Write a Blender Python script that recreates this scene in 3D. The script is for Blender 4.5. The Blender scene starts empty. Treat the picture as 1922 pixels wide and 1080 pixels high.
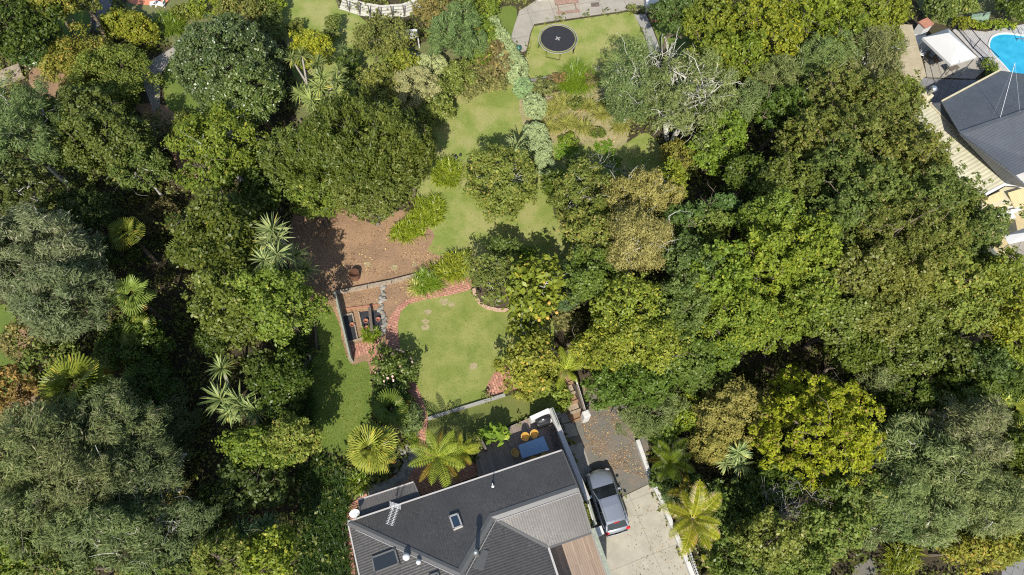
import bpy, math, random
import numpy as np
from mathutils import Vector, Matrix, Quaternion
from mathutils.geometry import tessellate_polygon
# ------------------------------------------------------------------ camera, sky, sun
sc = bpy.context.scene
F, TILT, CAMH = 1300.0, math.radians(25), 46.0
cam = bpy.data.cameras.new('camera'); cam_o = bpy.data.objects.new('camera', cam)
sc.collection.objects.link(cam_o); sc.camera = cam_o
cam_o.location = (0, 0, CAMH); cam_o.rotation_euler = (TILT, 0, 0)
cam.sensor_width = 36; cam.lens = F / 1922 * 36; cam.clip_end = 3000
SUN_EL, SUN_AZ = math.radians(45), math.radians(183)      # the sun stands low in the picture, beyond its bottom edge
world = bpy.data.worlds.new('World'); sc.world = world; world.use_nodes = True
wn = world.node_tree; bg = wn.nodes['Background']
sky = wn.nodes.new('ShaderNodeTexSky'); sky.sky_type = 'NISHITA'; sky.sun_disc = False
sky.sun_elevation = SUN_EL; sky.sun_rotation = SUN_AZ
wn.links.new(sky.outputs[0], bg.inputs[0]); bg.inputs[1].default_value = 0.12
sun = bpy.data.lights.new('sun', 'SUN'); sun.energy = 4.6; sun.angle = math.radians(0.5); sun.color = (1, .955, .87)
sun_o = bpy.data.objects.new('sun', sun); sc.collection.objects.link(sun_o)
sd = Vector((math.sin(SUN_AZ) * math.cos(SUN_EL), math.cos(SUN_AZ) * math.cos(SUN_EL), math.sin(SUN_EL)))
sun_o.rotation_euler = sd.to_track_quat('Z', 'Y').to_euler()
sc.view_settings.view_transform = 'Standard'; sc.view_settings.look = 'None'
sc.view_settings.exposure = 0.5; sc.view_settings.gamma = 1
sc.render.engine = 'CYCLES'; sc.cycles.max_bounces = 6; sc.cycles.diffuse_bounces = 3
sc.cycles.transmission_bounces = 4; sc.cycles.use_adaptive_sampling = False; sc.cycles.use_denoising = False; sc.cycles.filter_width = 1.15; sc.cycles.sample_clamp_indirect = 4

# ------------------------------------------------------------------ helpers
rng = np.random.default_rng(7)
random.seed(5)
COL = sc.collection
DZ = -2.6                                            # level of the driveway below the garden
cT, sT = math.cos(TILT), math.sin(TILT)
def P(px, py, z=0.0):                                # survey: the ground point seen at a point of the photograph
    a = (px - 961) / F; b = (540 - py) / F
    d = (a, b * cT + sT, b * sT - cT); t = (z - CAMH) / d[2]
    return Vector((d[0] * t, d[1] * t, z))
def depth(p): return -(-p[1] * sT + (p[2] - CAMH) * cT)
def sstep(x, a, b):
    t = np.clip((x - a) / (b - a), 0, 1); return t * t * (3 - 2 * t)
WA, WB = P(1031, 765, 1.4), P(1112, 985, 1.4)        # line of the deck wall
WA = Vector((WA.x, WA.y)); WB = Vector((WB.x, WB.y)); wdir = (WA - WB).normalized(); wn_ = Vector((wdir.y, -wdir.x))
def gz(x, y):
    x = np.asarray(x, float); y = np.asarray(y, float)
    d = (x - WB.x) * wn_.x + (y - WB.y) * wn_.y
    s1 = sstep(d, -.5, -.05); s2 = 1 - sstep(y, 14.6, 21)
    gul = np.exp(-((x + 21 + .25 * (y - 10)) / 3.2) ** 2) * (1 - sstep(y, 26, 34)) * 1.4
    return DZ * s1 * s2 - gul
def G(px, py):                                       # point on the terrain
    z = 0.0
    for _ in range(8):
        p = P(px, py, z); z = float(gz(p.x, p.y))
    return P(px, py, z)
def tag(o, label=None, cat=None, group=None, kind=None):
    if label: o['label'] = label
    if cat: o['category'] = cat
    if group: o['group'] = group
    if kind: o['kind'] = kind
    return o
def empty(name, loc, rz=0, label=None, cat=None, group=None):
    o = bpy.data.objects.new(name, None); COL.objects.link(o)
    o.location = loc; o.rotation_euler.z = rz; o.empty_display_size = .2
    return tag(o, label, cat, group)
def link(name, me, mat=None, parent=None, loc=None):
    o = bpy.data.objects.new(name, me); COL.objects.link(o)
    if mat is not None and len(me.materials) == 0: me.materials.append(mat)
    if parent is not None: o.parent = parent
    if loc is not None: o.location = loc
    return o
def quads(name, V, nper=4, vary=None):               # fast mesh of separate n-gons, V = (N, nper, 3)
    V = np.ascontiguousarray(V, np.float32); N = V.shape[0]
    me = bpy.data.meshes.new(name)
    me.vertices.add(N * nper); me.vertices.foreach_set('co', V.ravel())
    me.loops.add(N * nper); me.loops.foreach_set('vertex_index', np.arange(N * nper, dtype=np.int32))
    me.polygons.add(N); me.polygons.foreach_set('loop_start', np.arange(0, N * nper, nper, dtype=np.int32))
    if vary is not None:
        a = me.attributes.new('vary', 'FLOAT', 'FACE'); a.data.foreach_set('value', np.asarray(vary, np.float32))
    me.update(calc_edges=True)
    return me
class MB:                                            # mesh builder, world or local coordinates
    def __init__(s): s.v = []; s.f = []; s.m = []; s.k = 0; s.uv = {}
    def add(s, vs, fs):
        b = len(s.v); s.v += [tuple(v) for v in vs]; s.f += [tuple(i + b for i in f) for f in fs]; s.m += [s.k] * len(fs); return b
    def box(s, c, d, rz=0, tilt=None, bev=0.0):
        hx, hy, hz = d[0] / 2, d[1] / 2, d[2] / 2; M = Matrix.Rotation(rz, 3, 'Z')
        if tilt is not None: M = M @ tilt
        if bev > 0:
            b = min(bev, hx * .9, hy * .9, hz * .9); vs = []
            lv = [(-hz, b), (-hz + b, 0), (hz - b, 0), (hz, b)]
            for z, k in lv:
                X, Y = hx - k, hy - k
                for x, y in ((-X, -Y + b), (-X + b, -Y), (X - b, -Y), (X, -Y + b), (X, Y - b), (X - b, Y), (-X + b, Y), (-X, Y - b)):
                    vs.append(Vector(c) + M @ Vector((x, y, z)))
            fs = [tuple(range(7, -1, -1)), tuple(range(24, 32))]
            for r in range(3):
                for i in range(8): j = (i + 1) % 8; fs.append((r * 8 + i, r * 8 + j, r * 8 + 8 + j, r * 8 + 8 + i))
            return s.add(vs, fs)
        vs = [Vector(c) + M @ Vector((x, y, z)) for z in (-hz, hz) for x, y in ((-hx, -hy), (hx, -hy), (hx, hy), (-hx, hy))]
        return s.add(vs, [(3, 2, 1, 0), (4, 5, 6, 7), (0, 1, 5, 4), (1, 2, 6, 5), (2, 3, 7, 6), (3, 0, 4, 7)])
    def bar(s, a, b, w, h, up=(0, 0, 1)):            # a beam between two points
        a = Vector(a); b = Vector(b); t = (b - a).normalized(); r = t.cross(Vector(up))
        if r.length < 1e-4: r = t.cross(Vector((0, 1, 0)))
        r.normalize(); u = r.cross(t)
        vs = [p + r * x * w / 2 + u * y * h / 2 for p in (a, b) for x, y in ((-1, -1), (1, -1), (1, 1), (-1, 1))]
        return s.add(vs, [(0, 1, 2, 3), (7, 6, 5, 4), (0, 4, 5, 1), (1, 5, 6, 2), (2, 6, 7, 3), (3, 7, 4, 0)])
    def tube(s, pts, rad, n=7, cap=True):
        pts = [Vector(p) for p in pts]; vs = []; fs = []
        if not hasattr(rad, '__len__'): rad = [rad] * len(pts)
        pr = None
        for i, p in enumerate(pts):
            t = (pts[min(i + 1, len(pts) - 1)] - pts[max(i - 1, 0)]).normalized()
            if pr is None: r = t.orthogonal().normalized()
            else:
                r = pr - t * pr.dot(t); r = r.normalized() if r.length > 1e-4 else t.orthogonal().normalized()
            pr = r; u = t.cross(r)
            for k in range(n):
                a = 2 * math.pi * k / n; vs.append(p + (r * math.cos(a) + u * math.sin(a)) * rad[i])
        for i in range(len(pts) - 1):
            for k in range(n):
                j = (k + 1) % n; fs.append((i * n + k, i * n + j, i * n + n + j, i * n + n + k))
        if cap: fs += [tuple(range(n - 1, -1, -1)), tuple((len(pts) - 1) * n + k for k in range(n))]
        return s.add(vs, fs)
    def lathe(s, c, prof, n=24, sx=1, sy=1):         # prof = [(r, z)...]
        vs = []; fs = []
        for r, z in prof:
            for k in range(n): a = 2 * math.pi * k / n; vs.append((c[0] + r * math.cos(a) * sx, c[1] + r * math.sin(a) * sy, c[2] + z))
        for i in range(len(prof) - 1):
            for k in range(n): j = (k + 1) % n; fs.append((i * n + k, i * n + j, i * n + n + j, i * n + n + k))
        fs += [tuple(range(n - 1, -1, -1)), tuple((len(prof) - 1) * n + k for k in range(n))]
        return s.add(vs, fs)
    def prism(s, poly, z0, z1):                      # outline (x, y) list, may be concave; z values or lists
        n = len(poly); z0 = z0 if hasattr(z0, '__len__') else [z0] * n; z1 = z1 if hasattr(z1, '__len__') else [z1] * n
        ar = sum(poly[i][0] * poly[(i + 1) % n][1] - poly[(i + 1) % n][0] * poly[i][1] for i in range(n))
        o = list(range(n)) if ar > 0 else list(range(n - 1, -1, -1))
        poly = [poly[i] for i in o]; z0 = [z0[i] for i in o]; z1 = [z1[i] for i in o]
        vs = [(poly[i][0], poly[i][1], z0[i]) for i in range(n)] + [(poly[i][0], poly[i][1], z1[i]) for i in range(n)]
        tr = tessellate_polygon([[Vector((p[0], p[1], 0)) for p in poly]]); fs = []
        for t in tr:
            a, b, c = t; cr = (poly[b][0] - poly[a][0]) * (poly[c][1] - poly[a][1]) - (poly[b][1] - poly[a][1]) * (poly[c][0] - poly[a][0])
            if abs(cr) < 1e-9: continue
            if cr < 0: b, c = c, b
            fs += [(a + n, b + n, c + n), (c, b, a)]
        for i in range(n): j = (i + 1) % n; fs.append((i, j, j + n, i + n))
        return s.add(vs, fs)
    def blob(s, c, r, n=8, jit=.18, sx=1, sy=1, sz=1, rz=0):
        vs = []; fs = []; R = max(4, n // 2); M = Matrix.Rotation(rz, 3, 'Z')
        for i in range(R + 1):
            th = math.pi * i / R
            for k in range(n):
                a = 2 * math.pi * k / n; q = r * (1 + random.uniform(-jit, jit))
                vs.append(Vector(c) + M @ Vector((q * math.sin(th) * math.cos(a) * sx, q * math.sin(th) * math.sin(a) * sy, q * math.cos(th) * sz)))
        for i in range(R):
            for k in range(n): j = (k + 1) % n; fs.append((i * n + k, i * n + n + k, i * n + n + j, i * n + j))
        return s.add(vs, fs)
    def build(s, name, mat, parent=None, org=None, smooth=False):
        me = bpy.data.meshes.new(name)
        off = Vector((0, 0, 0))
        if org is not None: off = Vector(org)
        elif parent is not None:
            p = parent
            mats = Matrix.Translation(p.location) @ p.rotation_euler.to_matrix().to_4x4()
            while p.parent is not None:
                p = p.parent; mats = Matrix.Translation(p.location) @ p.rotation_euler.to_matrix().to_4x4() @ mats
            inv = mats.inverted()
            s.v = [tuple(inv @ Vector(v)) for v in s.v]
        if org is not None: s.v = [tuple(Vector(v) - off) for v in s.v]
        me.from_pydata(s.v, [], s.f)
        for m in (mat if isinstance(mat, (list, tuple)) else [mat]): me.materials.append(m)
        me.polygons.foreach_set('material_index', s.m)
        if smooth: me.polygons.foreach_set('use_smooth', [True] * len(s.f))
        me.update()
        o = bpy.data.objects.new(name, me); COL.objects.link(o)
        if parent is not None: o.parent = parent
        if org is not None: o.location = off
        return o
def catmull(pts, k=5, closed=True):
    n = len(pts); out = []
    for i in range(n if closed else n - 1):
        p = [pts[(i + j - 1) % n] if closed else pts[min(max(i + j - 1, 0), n - 1)] for j in range(4)]
        for q in range(k):
            t = q / k
            out.append(tuple(.5 * (2 * p[1][a] + (p[2][a] - p[0][a]) * t + (2 * p[0][a] - 5 * p[1][a] + 4 * p[2][a] - p[3][a]) * t * t + (3 * p[1][a] - p[0][a] - 3 * p[2][a] + p[3][a]) * t ** 3) for a in (0, 1)))
    if not closed: out.append(tuple(pts[-1]))
    return out
OPEN = []                                            # outlines of open ground, kept free of undergrowth
def inpoly(x, y, poly):
    x = np.asarray(x); y = np.asarray(y); ins = np.zeros(x.shape, bool); n = len(poly)
    for i in range(n):
        x1, y1 = poly[i][:2]; x2, y2 = poly[(i + 1) % n][:2]
        if y1 == y2: continue
        c = ((y1 > y) != (y2 > y)) & (x < (x2 - x1) * (y - y1) / (y2 - y1) + x1); ins ^= c
    return ins
def sheet(name, px, z, mat, smooth=False, jit=0.0, thick=.3, kind='structure', label=None, cat=None, open_=True, follow=False):
    pts = [tuple(P(a, b, z)[:2]) for a, b in px]
    if smooth: pts = catmull(pts, 7)
    if jit: pts = [(x + random.uniform(-jit, jit), y + random.uniform(-jit, jit)) for x, y in pts]
    if open_: OPEN.append(pts)
    m = MB(); m.prism(pts, z - thick, z); o = m.build(name, mat)
    tag(o, label, cat, None, kind); o['_'] = 0; del o['_']
    return o

# ------------------------------------------------------------------ materials
def newmat(name):
    m = bpy.data.materials.new(name); m.use_nodes = True; nt = m.node_tree
    return m, nt, nt.nodes['Principled BSDF']
def nd(nt, t, **kw):
    n = nt.nodes.new(t)
    for k, v in kw.items():
        if k[0] == 'i' and k[1:].isdigit(): n.inputs[int(k[1:])].default_value = v
        else: setattr(n, k, v)
    return n
def ramp(nt, stops, src=None):
    r = nt.nodes.new('ShaderNodeValToRGB'); e = r.color_ramp.elements
    while len(e) > 1: e.remove(e[-1])
    e[0].position = stops[0][0]; e[0].color = (*stops[0][1], 1)
    for p, c in stops[1:]: q = e.new(p); q.color = (*c, 1)
    if src is not None: nt.links.new(src, r.inputs[0])
    return r
def noise(nt, scale, detail=4, rough=.6, vec=None, dist=0):
    n = nt.nodes.new('ShaderNodeTexNoise'); n.inputs['Scale'].default_value = scale; n.inputs['Detail'].default_value = detail
    n.inputs['Roughness'].default_value = rough; n.inputs['Distortion'].default_value = dist
    if vec is None:
        g = nt.nodes.new('ShaderNodeNewGeometry'); vec = g.outputs['Position']
    nt.links.new(vec, n.inputs['Vector']); return n
def mix(nt, fac, a, b, typ='MIX'):
    m = nt.nodes.new('ShaderNodeMix'); m.data_type = 'RGBA'; m.blend_type = typ
    for s, v in ((0, fac), (6, a), (7, b)):
        if hasattr(v, 'is_linked') or hasattr(v, 'links'): nt.links.new(v, m.inputs[s])
        elif isinstance(v, (int, float)): m.inputs[s].default_value = v
        else: m.inputs[s].default_value = (*v, 1)
    return m.outputs[2]
def bump(nt, b, h, strength=.5, dist=.02):
    n = nt.nodes.new('ShaderNodeBump'); n.inputs['Strength'].default_value = strength; n.inputs['Distance'].default_value = dist
    nt.links.new(h, n.inputs['Height']); nt.links.new(n.outputs[0], b.inputs['Normal'])
def mat_plain(name, c, rough=.6, metal=0, var=.12, scale=3, bmp=0):
    m, nt, b = newmat(name)
    n = noise(nt, scale, 5); r = ramp(nt, [(.3, tuple(x * (1 - var) for x in c)), (.7, tuple(min(1, x * (1 + var)) for x in c))], n.outputs[0])
    nt.links.new(r.outputs[0], b.inputs['Base Color']); b.inputs['Roughness'].default_value = rough; b.inputs['Metallic'].default_value = metal
    if bmp: bump(nt, b, noise(nt, scale * 12, 4).outputs[0], bmp)
    return m
def mat_mottle(name, stops1, s1, stops2=None, s2=20, f2=.5, rough=.9, b=.4, bs=30, bd=.03, low=None, ls=.25):
    m, nt, bs_ = newmat(name)
    a = ramp(nt, stops1, noise(nt, s1, 6, .65).outputs[0]).outputs[0]
    if stops2: a = mix(nt, f2, a, ramp(nt, stops2, noise(nt, s2, 6, .8).outputs[0]).outputs[0])
    if low:
        f = ramp(nt, [(.4, (0, 0, 0)), (.62, (1, 1, 1))], noise(nt, ls, 4, .6).outputs[0]).outputs[0]
        a = mix(nt, f, a, mix(nt, .6, a, low))
    nt.links.new(a, bs_.inputs['Base Color']); bs_.inputs['Roughness'].default_value = rough
    bs_.inputs['Specular IOR Level'].default_value = .25
    bump(nt, bs_, noise(nt, bs, 6, .7).outputs[0], b, bd); return m
def mat_leaf(name, c1, c2, acc=None, af=.06, rough=.5, trans=.25, spec=.22):
    m, nt, b = newmat(name)
    at = nd(nt, 'ShaderNodeAttribute', attribute_name='vary'); oi = nd(nt, 'ShaderNodeObjectInfo')
    c1, c2 = [tuple(v * k for v, k in zip(c, (1.12, 1.1, 1.0))) for c in (c1, c2)]
    st = [(0, c1), (1 - af - .04, c2)]
    if acc: st += [(1 - af, acc), (1, acc)]
    col = mix(nt, 1.0, ramp(nt, st, at.outputs['Fac']).outputs[0], oi.outputs['Color'], 'MULTIPLY')
    nt.links.new(col, b.inputs['Base Color']); b.inputs['Roughness'].default_value = rough
    b.inputs['Specular IOR Level'].default_value = spec
    t = nd(nt, 'ShaderNodeBsdfTranslucent'); nt.links.new(mix(nt, 1.0, col, (1.25, 1.3, .55), 'MULTIPLY'), t.inputs[0])
    mx = nd(nt, 'ShaderNodeMixShader'); mx.inputs[0].default_value = trans
    nt.links.new(b.outputs[0], mx.inputs[1]); nt.links.new(t.outputs[0], mx.inputs[2])
    nt.links.new(mx.outputs[0], nt.nodes['Material Output'].inputs[0]); return m
def mat_brick(name, rot, w=.36, h=.18, c1=(.33, .13, .085), c2=(.6, .3, .2)):
    m, nt, b = newmat(name); g = nd(nt, 'ShaderNodeNewGeometry'); mp = nd(nt, 'ShaderNodeMapping'); mp.inputs['Rotation'].default_value[2] = rot
    nt.links.new(g.outputs['Position'], mp.inputs[0])
    br = nd(nt, 'ShaderNodeTexBrick'); nt.links.new(mp.outputs[0], br.inputs['Vector'])
    br.inputs['Color1'].default_value = (*c1, 1); br.inputs['Color2'].default_value = (*c2, 1); br.inputs['Mortar'].default_value = (.09, .07, .05, 1)
    br.inputs['Scale'].default_value = 1; br.inputs['Brick Width'].default_value = w; br.inputs['Row Height'].default_value = h; br.inputs['Mortar Size'].default_value = .025
    n = noise(nt, 1.6, 6, .7); col = mix(nt, ramp(nt, [(.48, (0, 0, 0)), (.75, (.6, .6, .6))], n.outputs[0]).outputs[0], br.outputs[0], (.17, .11, .075))
    col = mix(nt, .35, col, ramp(nt, [(.3, (.2, .08, .05)), (.7, (.62, .3, .2))], noise(nt, 9, 3).outputs[0]).outputs[0])
    nt.links.new(col, b.inputs['Base Color']); b.inputs['Roughness'].default_value = .85; bump(nt, b, br.outputs['Fac'], -.5, .01); return m
def mat_boards(name, rot, c, gap=.14, dark=(.03, .025, .02), var=.35, rough=.75):
    m, nt, b = newmat(name); g = nd(nt, 'ShaderNodeNewGeometry'); mp = nd(nt, 'ShaderNodeMapping'); mp.inputs['Rotation'].default_value[2] = rot
    nt.links.new(g.outputs['Position'], mp.inputs[0])
    br = nd(nt, 'ShaderNodeTexBrick'); nt.links.new(mp.outputs[0], br.inputs['Vector']); br.offset = .37
    br.inputs['Color1'].default_value = (*[x * (1 - var) for x in c], 1); br.inputs['Color2'].default_value = (*[x * (1 + var) for x in c], 1); br.inputs['Mortar'].default_value = (*dark, 1)
    br.inputs['Scale'].default_value = 1; br.inputs['Brick Width'].default_value = 3.1; br.inputs['Row Height'].default_value = gap; br.inputs['Mortar Size'].default_value = .008
    sc_ = nd(nt, 'ShaderNodeMapping'); sc_.inputs['Scale'].default_value = (1, 14, 1); nt.links.new(mp.outputs[0], sc_.inputs[0])
    col = mix(nt, .45, br.outputs[0], ramp(nt, [(.3, tuple(x * .6 for x in c)), (.7, tuple(x * 1.35 for x in c))], noise(nt, 1.2, 5, .7, sc_.outputs[0]).outputs[0]).outputs[0])
    nt.links.new(col, b.inputs['Base Color']); b.inputs['Roughness'].default_value = rough; bump(nt, b, br.outputs['Fac'], -.4, .01); return m
def mat_concrete(name, c, rot=0, joint=0, jw=3, jh=3, stain=(.2, .18, .14), rough=.85):
    m, nt, b = newmat(name)
    a = ramp(nt, [(.3, tuple(x * .8 for x in c)), (.7, tuple(x * 1.12 for x in c))], noise(nt, .9, 8, .7).outputs[0]).outputs[0]
    a = mix(nt, ramp(nt, [(.44, (0, 0, 0)), (.72, (.6, .6, .6))], noise(nt, 1.1, 8, .75).outputs[0]).outputs[0], a, stain)
    a = mix(nt, .25, a, ramp(nt, [(.35, tuple(x * .7 for x in c)), (.65, tuple(min(1, x * 1.2) for x in c))], noise(nt, 25, 5, .8).outputs[0]).outputs[0])
    if joint:
        g = nd(nt, 'ShaderNodeNewGeometry'); mp = nd(nt, 'ShaderNodeMapping'); mp.inputs['Rotation'].default_value[2] = rot; nt.links.new(g.outputs['Position'], mp.inputs[0])
        br = nd(nt, 'ShaderNodeTexBrick'); br.offset = 0; nt.links.new(mp.outputs[0], br.inputs['Vector']); br.inputs['Scale'].default_value = 1
        br.inputs['Brick Width'].default_value = jw; br.inputs['Row Height'].default_value = jh; br.inputs['Mortar Size'].default_value = joint
        a = mix(nt, br.outputs['Fac'], a, tuple(x * .45 for x in c))
    nt.links.new(a, b.inputs['Base Color']); b.inputs['Roughness'].default_value = rough; bump(nt, b, noise(nt, 40, 5).outputs[0], .3, .01); return m
M = {}
M['ground'] = mat_mottle('leaf_litter_ground', [(.3, (.022, .02, .01)), (.5, (.06, .048, .028)), (.68, (.035, .05, .014))], .7, [(.3, (.015, .015, .008)), (.7, (.13, .095, .055))], 9, .45, b=.8, bs=12, bd=.1)
LAWN1 = [(.25, (.10, .155, .03)), (.5, (.145, .2, .042)), (.75, (.21, .235, .075))]
M['lawn'] = mat_mottle('mown_lawn', [(.25, (.1, .16, .025)), (.5, (.15, .205, .038)), (.75, (.24, .25, .065))], .45, [(.3, (.1, .14, .022)), (.7, (.29, .3, .085))], 18, .45, b=.7, bs=40, bd=.05, low=(.31, .3, .1), ls=.55)
M['dry_lawn'] = mat_mottle('dry_mown_lawn', [(.25, (.095, .165, .025)), (.5, (.165, .23, .04)), (.75, (.28, .295, .08))], .5, [(.3, (.12, .16, .025)), (.7, (.37, .37, .11))], 18, .42, b=.7, bs=40, bd=.05, low=(.34, .31, .13), ls=.5)
M['lush_lawn'] = mat_mottle('green_side_lawn', [(.25, (.095, .145, .022)), (.5, (.145, .19, .03)), (.75, (.23, .24, .055))], .6, [(.3, (.045, .09, .014)), (.7, (.14, .2, .045))], 18, .45, b=.8, bs=40, bd=.05)
M['terrace_lawn'] = mat_mottle('worn_terrace_lawn', [(.25, (.095, .125, .025)), (.5, (.14, .165, .038)), (.75, (.22, .2, .07))], .6, [(.3, (.07, .09, .018)), (.7, (.2, .21, .06))], 14, .5, b=.8, bs=40, bd=.05)
M['soil'] = mat_mottle('bark_and_soil', [(.3, (.2, .12, .065)), (.5, (.34, .195, .1)), (.7, (.48, .29, .155))], .8, [(.28, (.06, .038, .024)), (.55, (.36, .24, .15)), (.75, (.65, .45, .3))], 11, .55, b=.9, bs=14, bd=.06, low=(.2, .13, .08), ls=.3)
M['dry_bed'] = mat_mottle('dry_planting_bed', [(.3, (.2, .2, .06)), (.48, (.32, .27, .14)), (.68, (.5, .4, .26))], .9, [(.28, (.1, .12, .035)), (.55, (.3, .28, .12)), (.75, (.6, .48, .32))], 11, .5, b=.9, bs=14, bd=.06)
M['dark_soil'] = mat_mottle('dark_garden_soil', [(.3, (.04, .03, .022)), (.7, (.1, .075, .055))], 1.2, [(.3, (.02, .015, .01)), (.7, (.2, .14, .1))], 12, .4, b=.8, bs=16, bd=.05)
M['gravel'] = mat_mottle('leafy_gravel', [(.3, (.12, .125, .1)), (.48, (.165, .15, .115)), (.64, (.26, .18, .11))], .5, [(.3, (.05, .05, .045)), (.52, (.15, .15, .14)), (.68, (.32, .24, .16))], 16, .5, b=.8, bs=28, bd=.04)
M['rank_grass'] = mat_mottle('rank_grass', [(.3, (.075, .12, .022)), (.5, (.13, .15, .045)), (.7, (.22, .17, .1))], .7, [(.3, (.05, .07, .015)), (.7, (.28, .26, .13))], 10, .5, b=.9, bs=16, bd=.08)
M['concrete'] = mat_concrete('pale_concrete', (.385, .355, .28), math.radians(-20), .012, 3.3, 3.6)
M['old_concrete'] = mat_concrete('weathered_concrete', (.33, .3, .25), math.radians(-14), .02, 2.2, 2.6)
M['grey_concrete'] = mat_concrete('grey_concrete', (.3, .29, .26), 0, 0)
M['dark_paving'] = mat_concrete('dark_paving', (.2, .2, .2), math.radians(30), .015, .6, .6)
M['slab_paving'] = mat_concrete('slab_paving', (.3, .28, .24), math.radians(35), .025, 1.0, 1.0)
M['brick'] = mat_brick('red_paving_brick', math.radians(18))
M['brick2'] = mat_brick('red_paving_brick_turned', math.radians(72))
M['deck'] = mat_boards('weathered_deck_boards', math.radians(-18 - 90 + 180), (.24, .185, .15))
M['brown_deck'] = mat_boards('brown_deck_boards', math.radians(-108 + 180), (.27, .2, .15), var=.25)
M['grey_deck'] = mat_boards('silvered_deck_boards', math.radians(-55), (.4, .385, .37), var=.12)
M['gold_deck'] = mat_boards('new_pine_boards', math.radians(52), (.5, .4, .21), var=.08)
M['timber'] = mat_plain('weathered_timber', (.3, .24, .17), .8, 0, .35, 6, .4)
M['dark_timber'] = mat_plain('dark_timber', (.12, .095, .075), .8, 0, .35, 6, .4)
M['green_timber'] = mat_plain('green_weathered_timber', (.26, .28, .22), .8, 0, .2, 5, .3)
M['white'] = mat_plain('white_paint', (.6, .59, .57), .5, 0, .05, 2)
M['white_wall'] = mat_plain('white_rendered_wall', (.52, .51, .48), .8, 0, .08, 1.5, .2)
M['cream'] = mat_plain('cream_paint', (.5, .45, .3), .7, 0, .07, 2)
M['canvas'] = mat_plain('white_canvas', (.5, .5, .49), .8, 0, .04, 1.2)
M['bark'] = mat_plain('brown_bark', (.16, .125, .09), .9, 0, .3, 6, .5)
M['lichen'] = mat_plain('pale_lichen_bark', (.45, .43, .37), .9, 0, .25, 5, .4)
M['grey_bark'] = mat_plain('grey_bark', (.3, .27, .23), .9, 0, .3, 6, .5)
M['stone'] = mat_plain('garden_stone', (.24, .225, .19), .9, 0, .45, 3, .5)
M['black'] = mat_plain('black_plastic', (.02, .02, .022), .45, 0, .2, 5)
M['mat_black'] = mat_plain('black_mesh_fabric', (.018, .019, .022), .8, 0, .15, 4)
M['weed'] = mat_plain('black_weed_mat', (.03, .03, .032), .6, 0, .5, 7, .6)
M['steel'] = mat_plain('galvanised_steel', (.62, .63, .64), .35, .9, .05, 4)
M['alu'] = mat_plain('pale_aluminium', (.7, .7, .68), .45, .3, .05, 4)
M['rust'] = mat_plain('rusty_steel', (.17, .085, .05), .85, .3, .4, 10, .4)
M['flash'] = mat_plain('charcoal_flashing', (.12, .118, .112), .5, .2, .06, 3)
M['gutter'] = mat_plain('pale_gutter', (.4, .38, .36), .5, 0, .05, 3)
M['red_wood'] = mat_plain('faded_red_timber', (.27, .17, .13), .85, 0, .4, 7, .3)
M['blue_cloth'] = mat_plain('blue_table_top', (.2, .3, .42), .5, 0, .05, 1)
M['yellow'] = mat_plain('yellow_plastic', (.52, .31, .06), .5, 0, .05, 3)
M['terra'] = mat_plain('terracotta', (.36, .16, .1), .8, 0, .15, 4)
M['orange'] = mat_plain('orange_brick_paving', (.62, .22, .12), .85, 0, .15, 6, .2)
def mat_roof(name, c, pitch=.152, rough=.42, h=.03, met=.35, alt=.25):
    m, nt, b = newmat(name); uv = nd(nt, 'ShaderNodeUVMap', uv_map='UVMap'); w = nd(nt, 'ShaderNodeTexWave', wave_type='BANDS', bands_direction='X', wave_profile='SIN')
    nt.links.new(uv.outputs[0], w.inputs[0]); w.inputs['Scale'].default_value = 1 / pitch * math.pi / 10; w.inputs['Distortion'].default_value = 0
    a = ramp(nt, [(.3, tuple(x * .85 for x in c)), (.7, tuple(x * 1.15 for x in c))], noise(nt, .6, 6, .7).outputs[0]).outputs[0]
    a = mix(nt, ramp(nt, [(.45, (.06, .06, .06)), (.75, (.3, .3, .3))], noise(nt, .35, 5, .7).outputs[0]).outputs[0], a, ramp(nt, [(.4, (0, 0, 0)), (.75, (.5, .48, .42))], noise(nt, 7, 6, .8).outputs[0]).outputs[0])
    nt.links.new(a, b.inputs['Base Color']); b.inputs['Roughness'].default_value = rough; b.inputs['Metallic'].default_value = met
    bump(nt, b, w.outputs['Fac'], 1.0, h); return m
M['smooth_roof'] = mat_roof('pale_charcoal_corrugated_steel', (.088, .082, .076), h=.0012)
M['roof'] = mat_roof('charcoal_corrugated_steel', (.088, .082, .076), h=.011)
M['blue_roof'] = mat_roof('blue_grey_corrugated_steel', (.105, .115, .13), pitch=.2, h=.008)
M['cream_roof'] = mat_roof('cream_corrugated_steel', (.5, .47, .33), pitch=.3, met=0, rough=.6, h=.018)
M['glass'] = None
def mat_glass(name, c=(.02, .025, .03), rough=.05):
    m, nt, b = newmat(name); b.inputs['Base Color'].default_value = (*c, 1); b.inputs['Roughness'].default_value = rough
    b.inputs['Specular IOR Level'].default_value = .5; b.inputs['Coat Weight'].default_value = 0; return m
M['glass'] = mat_glass('dark_window_glass'); M['sky_glass'] = mat_glass('skylight_glass', (.03, .05, .08))
m_, nt_, b_ = newmat('silver_car_paint'); b_.inputs['Base Color'].default_value = (.42, .44, .47, 1); b_.inputs['Metallic'].default_value = .7; b_.inputs['Roughness'].default_value = .33; b_.inputs['Coat Weight'].default_value = .6; M['paint'] = m_
m_, nt_, b_ = newmat('red_lamp_lens'); b_.inputs['Base Color'].default_value = (.5, .02, .02, 1); b_.inputs['Roughness'].default_value = .15; M['red_lens'] = m_
m_, nt_, b_ = newmat('pool_water'); wv = noise(nt_, 1.2, 3)
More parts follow.
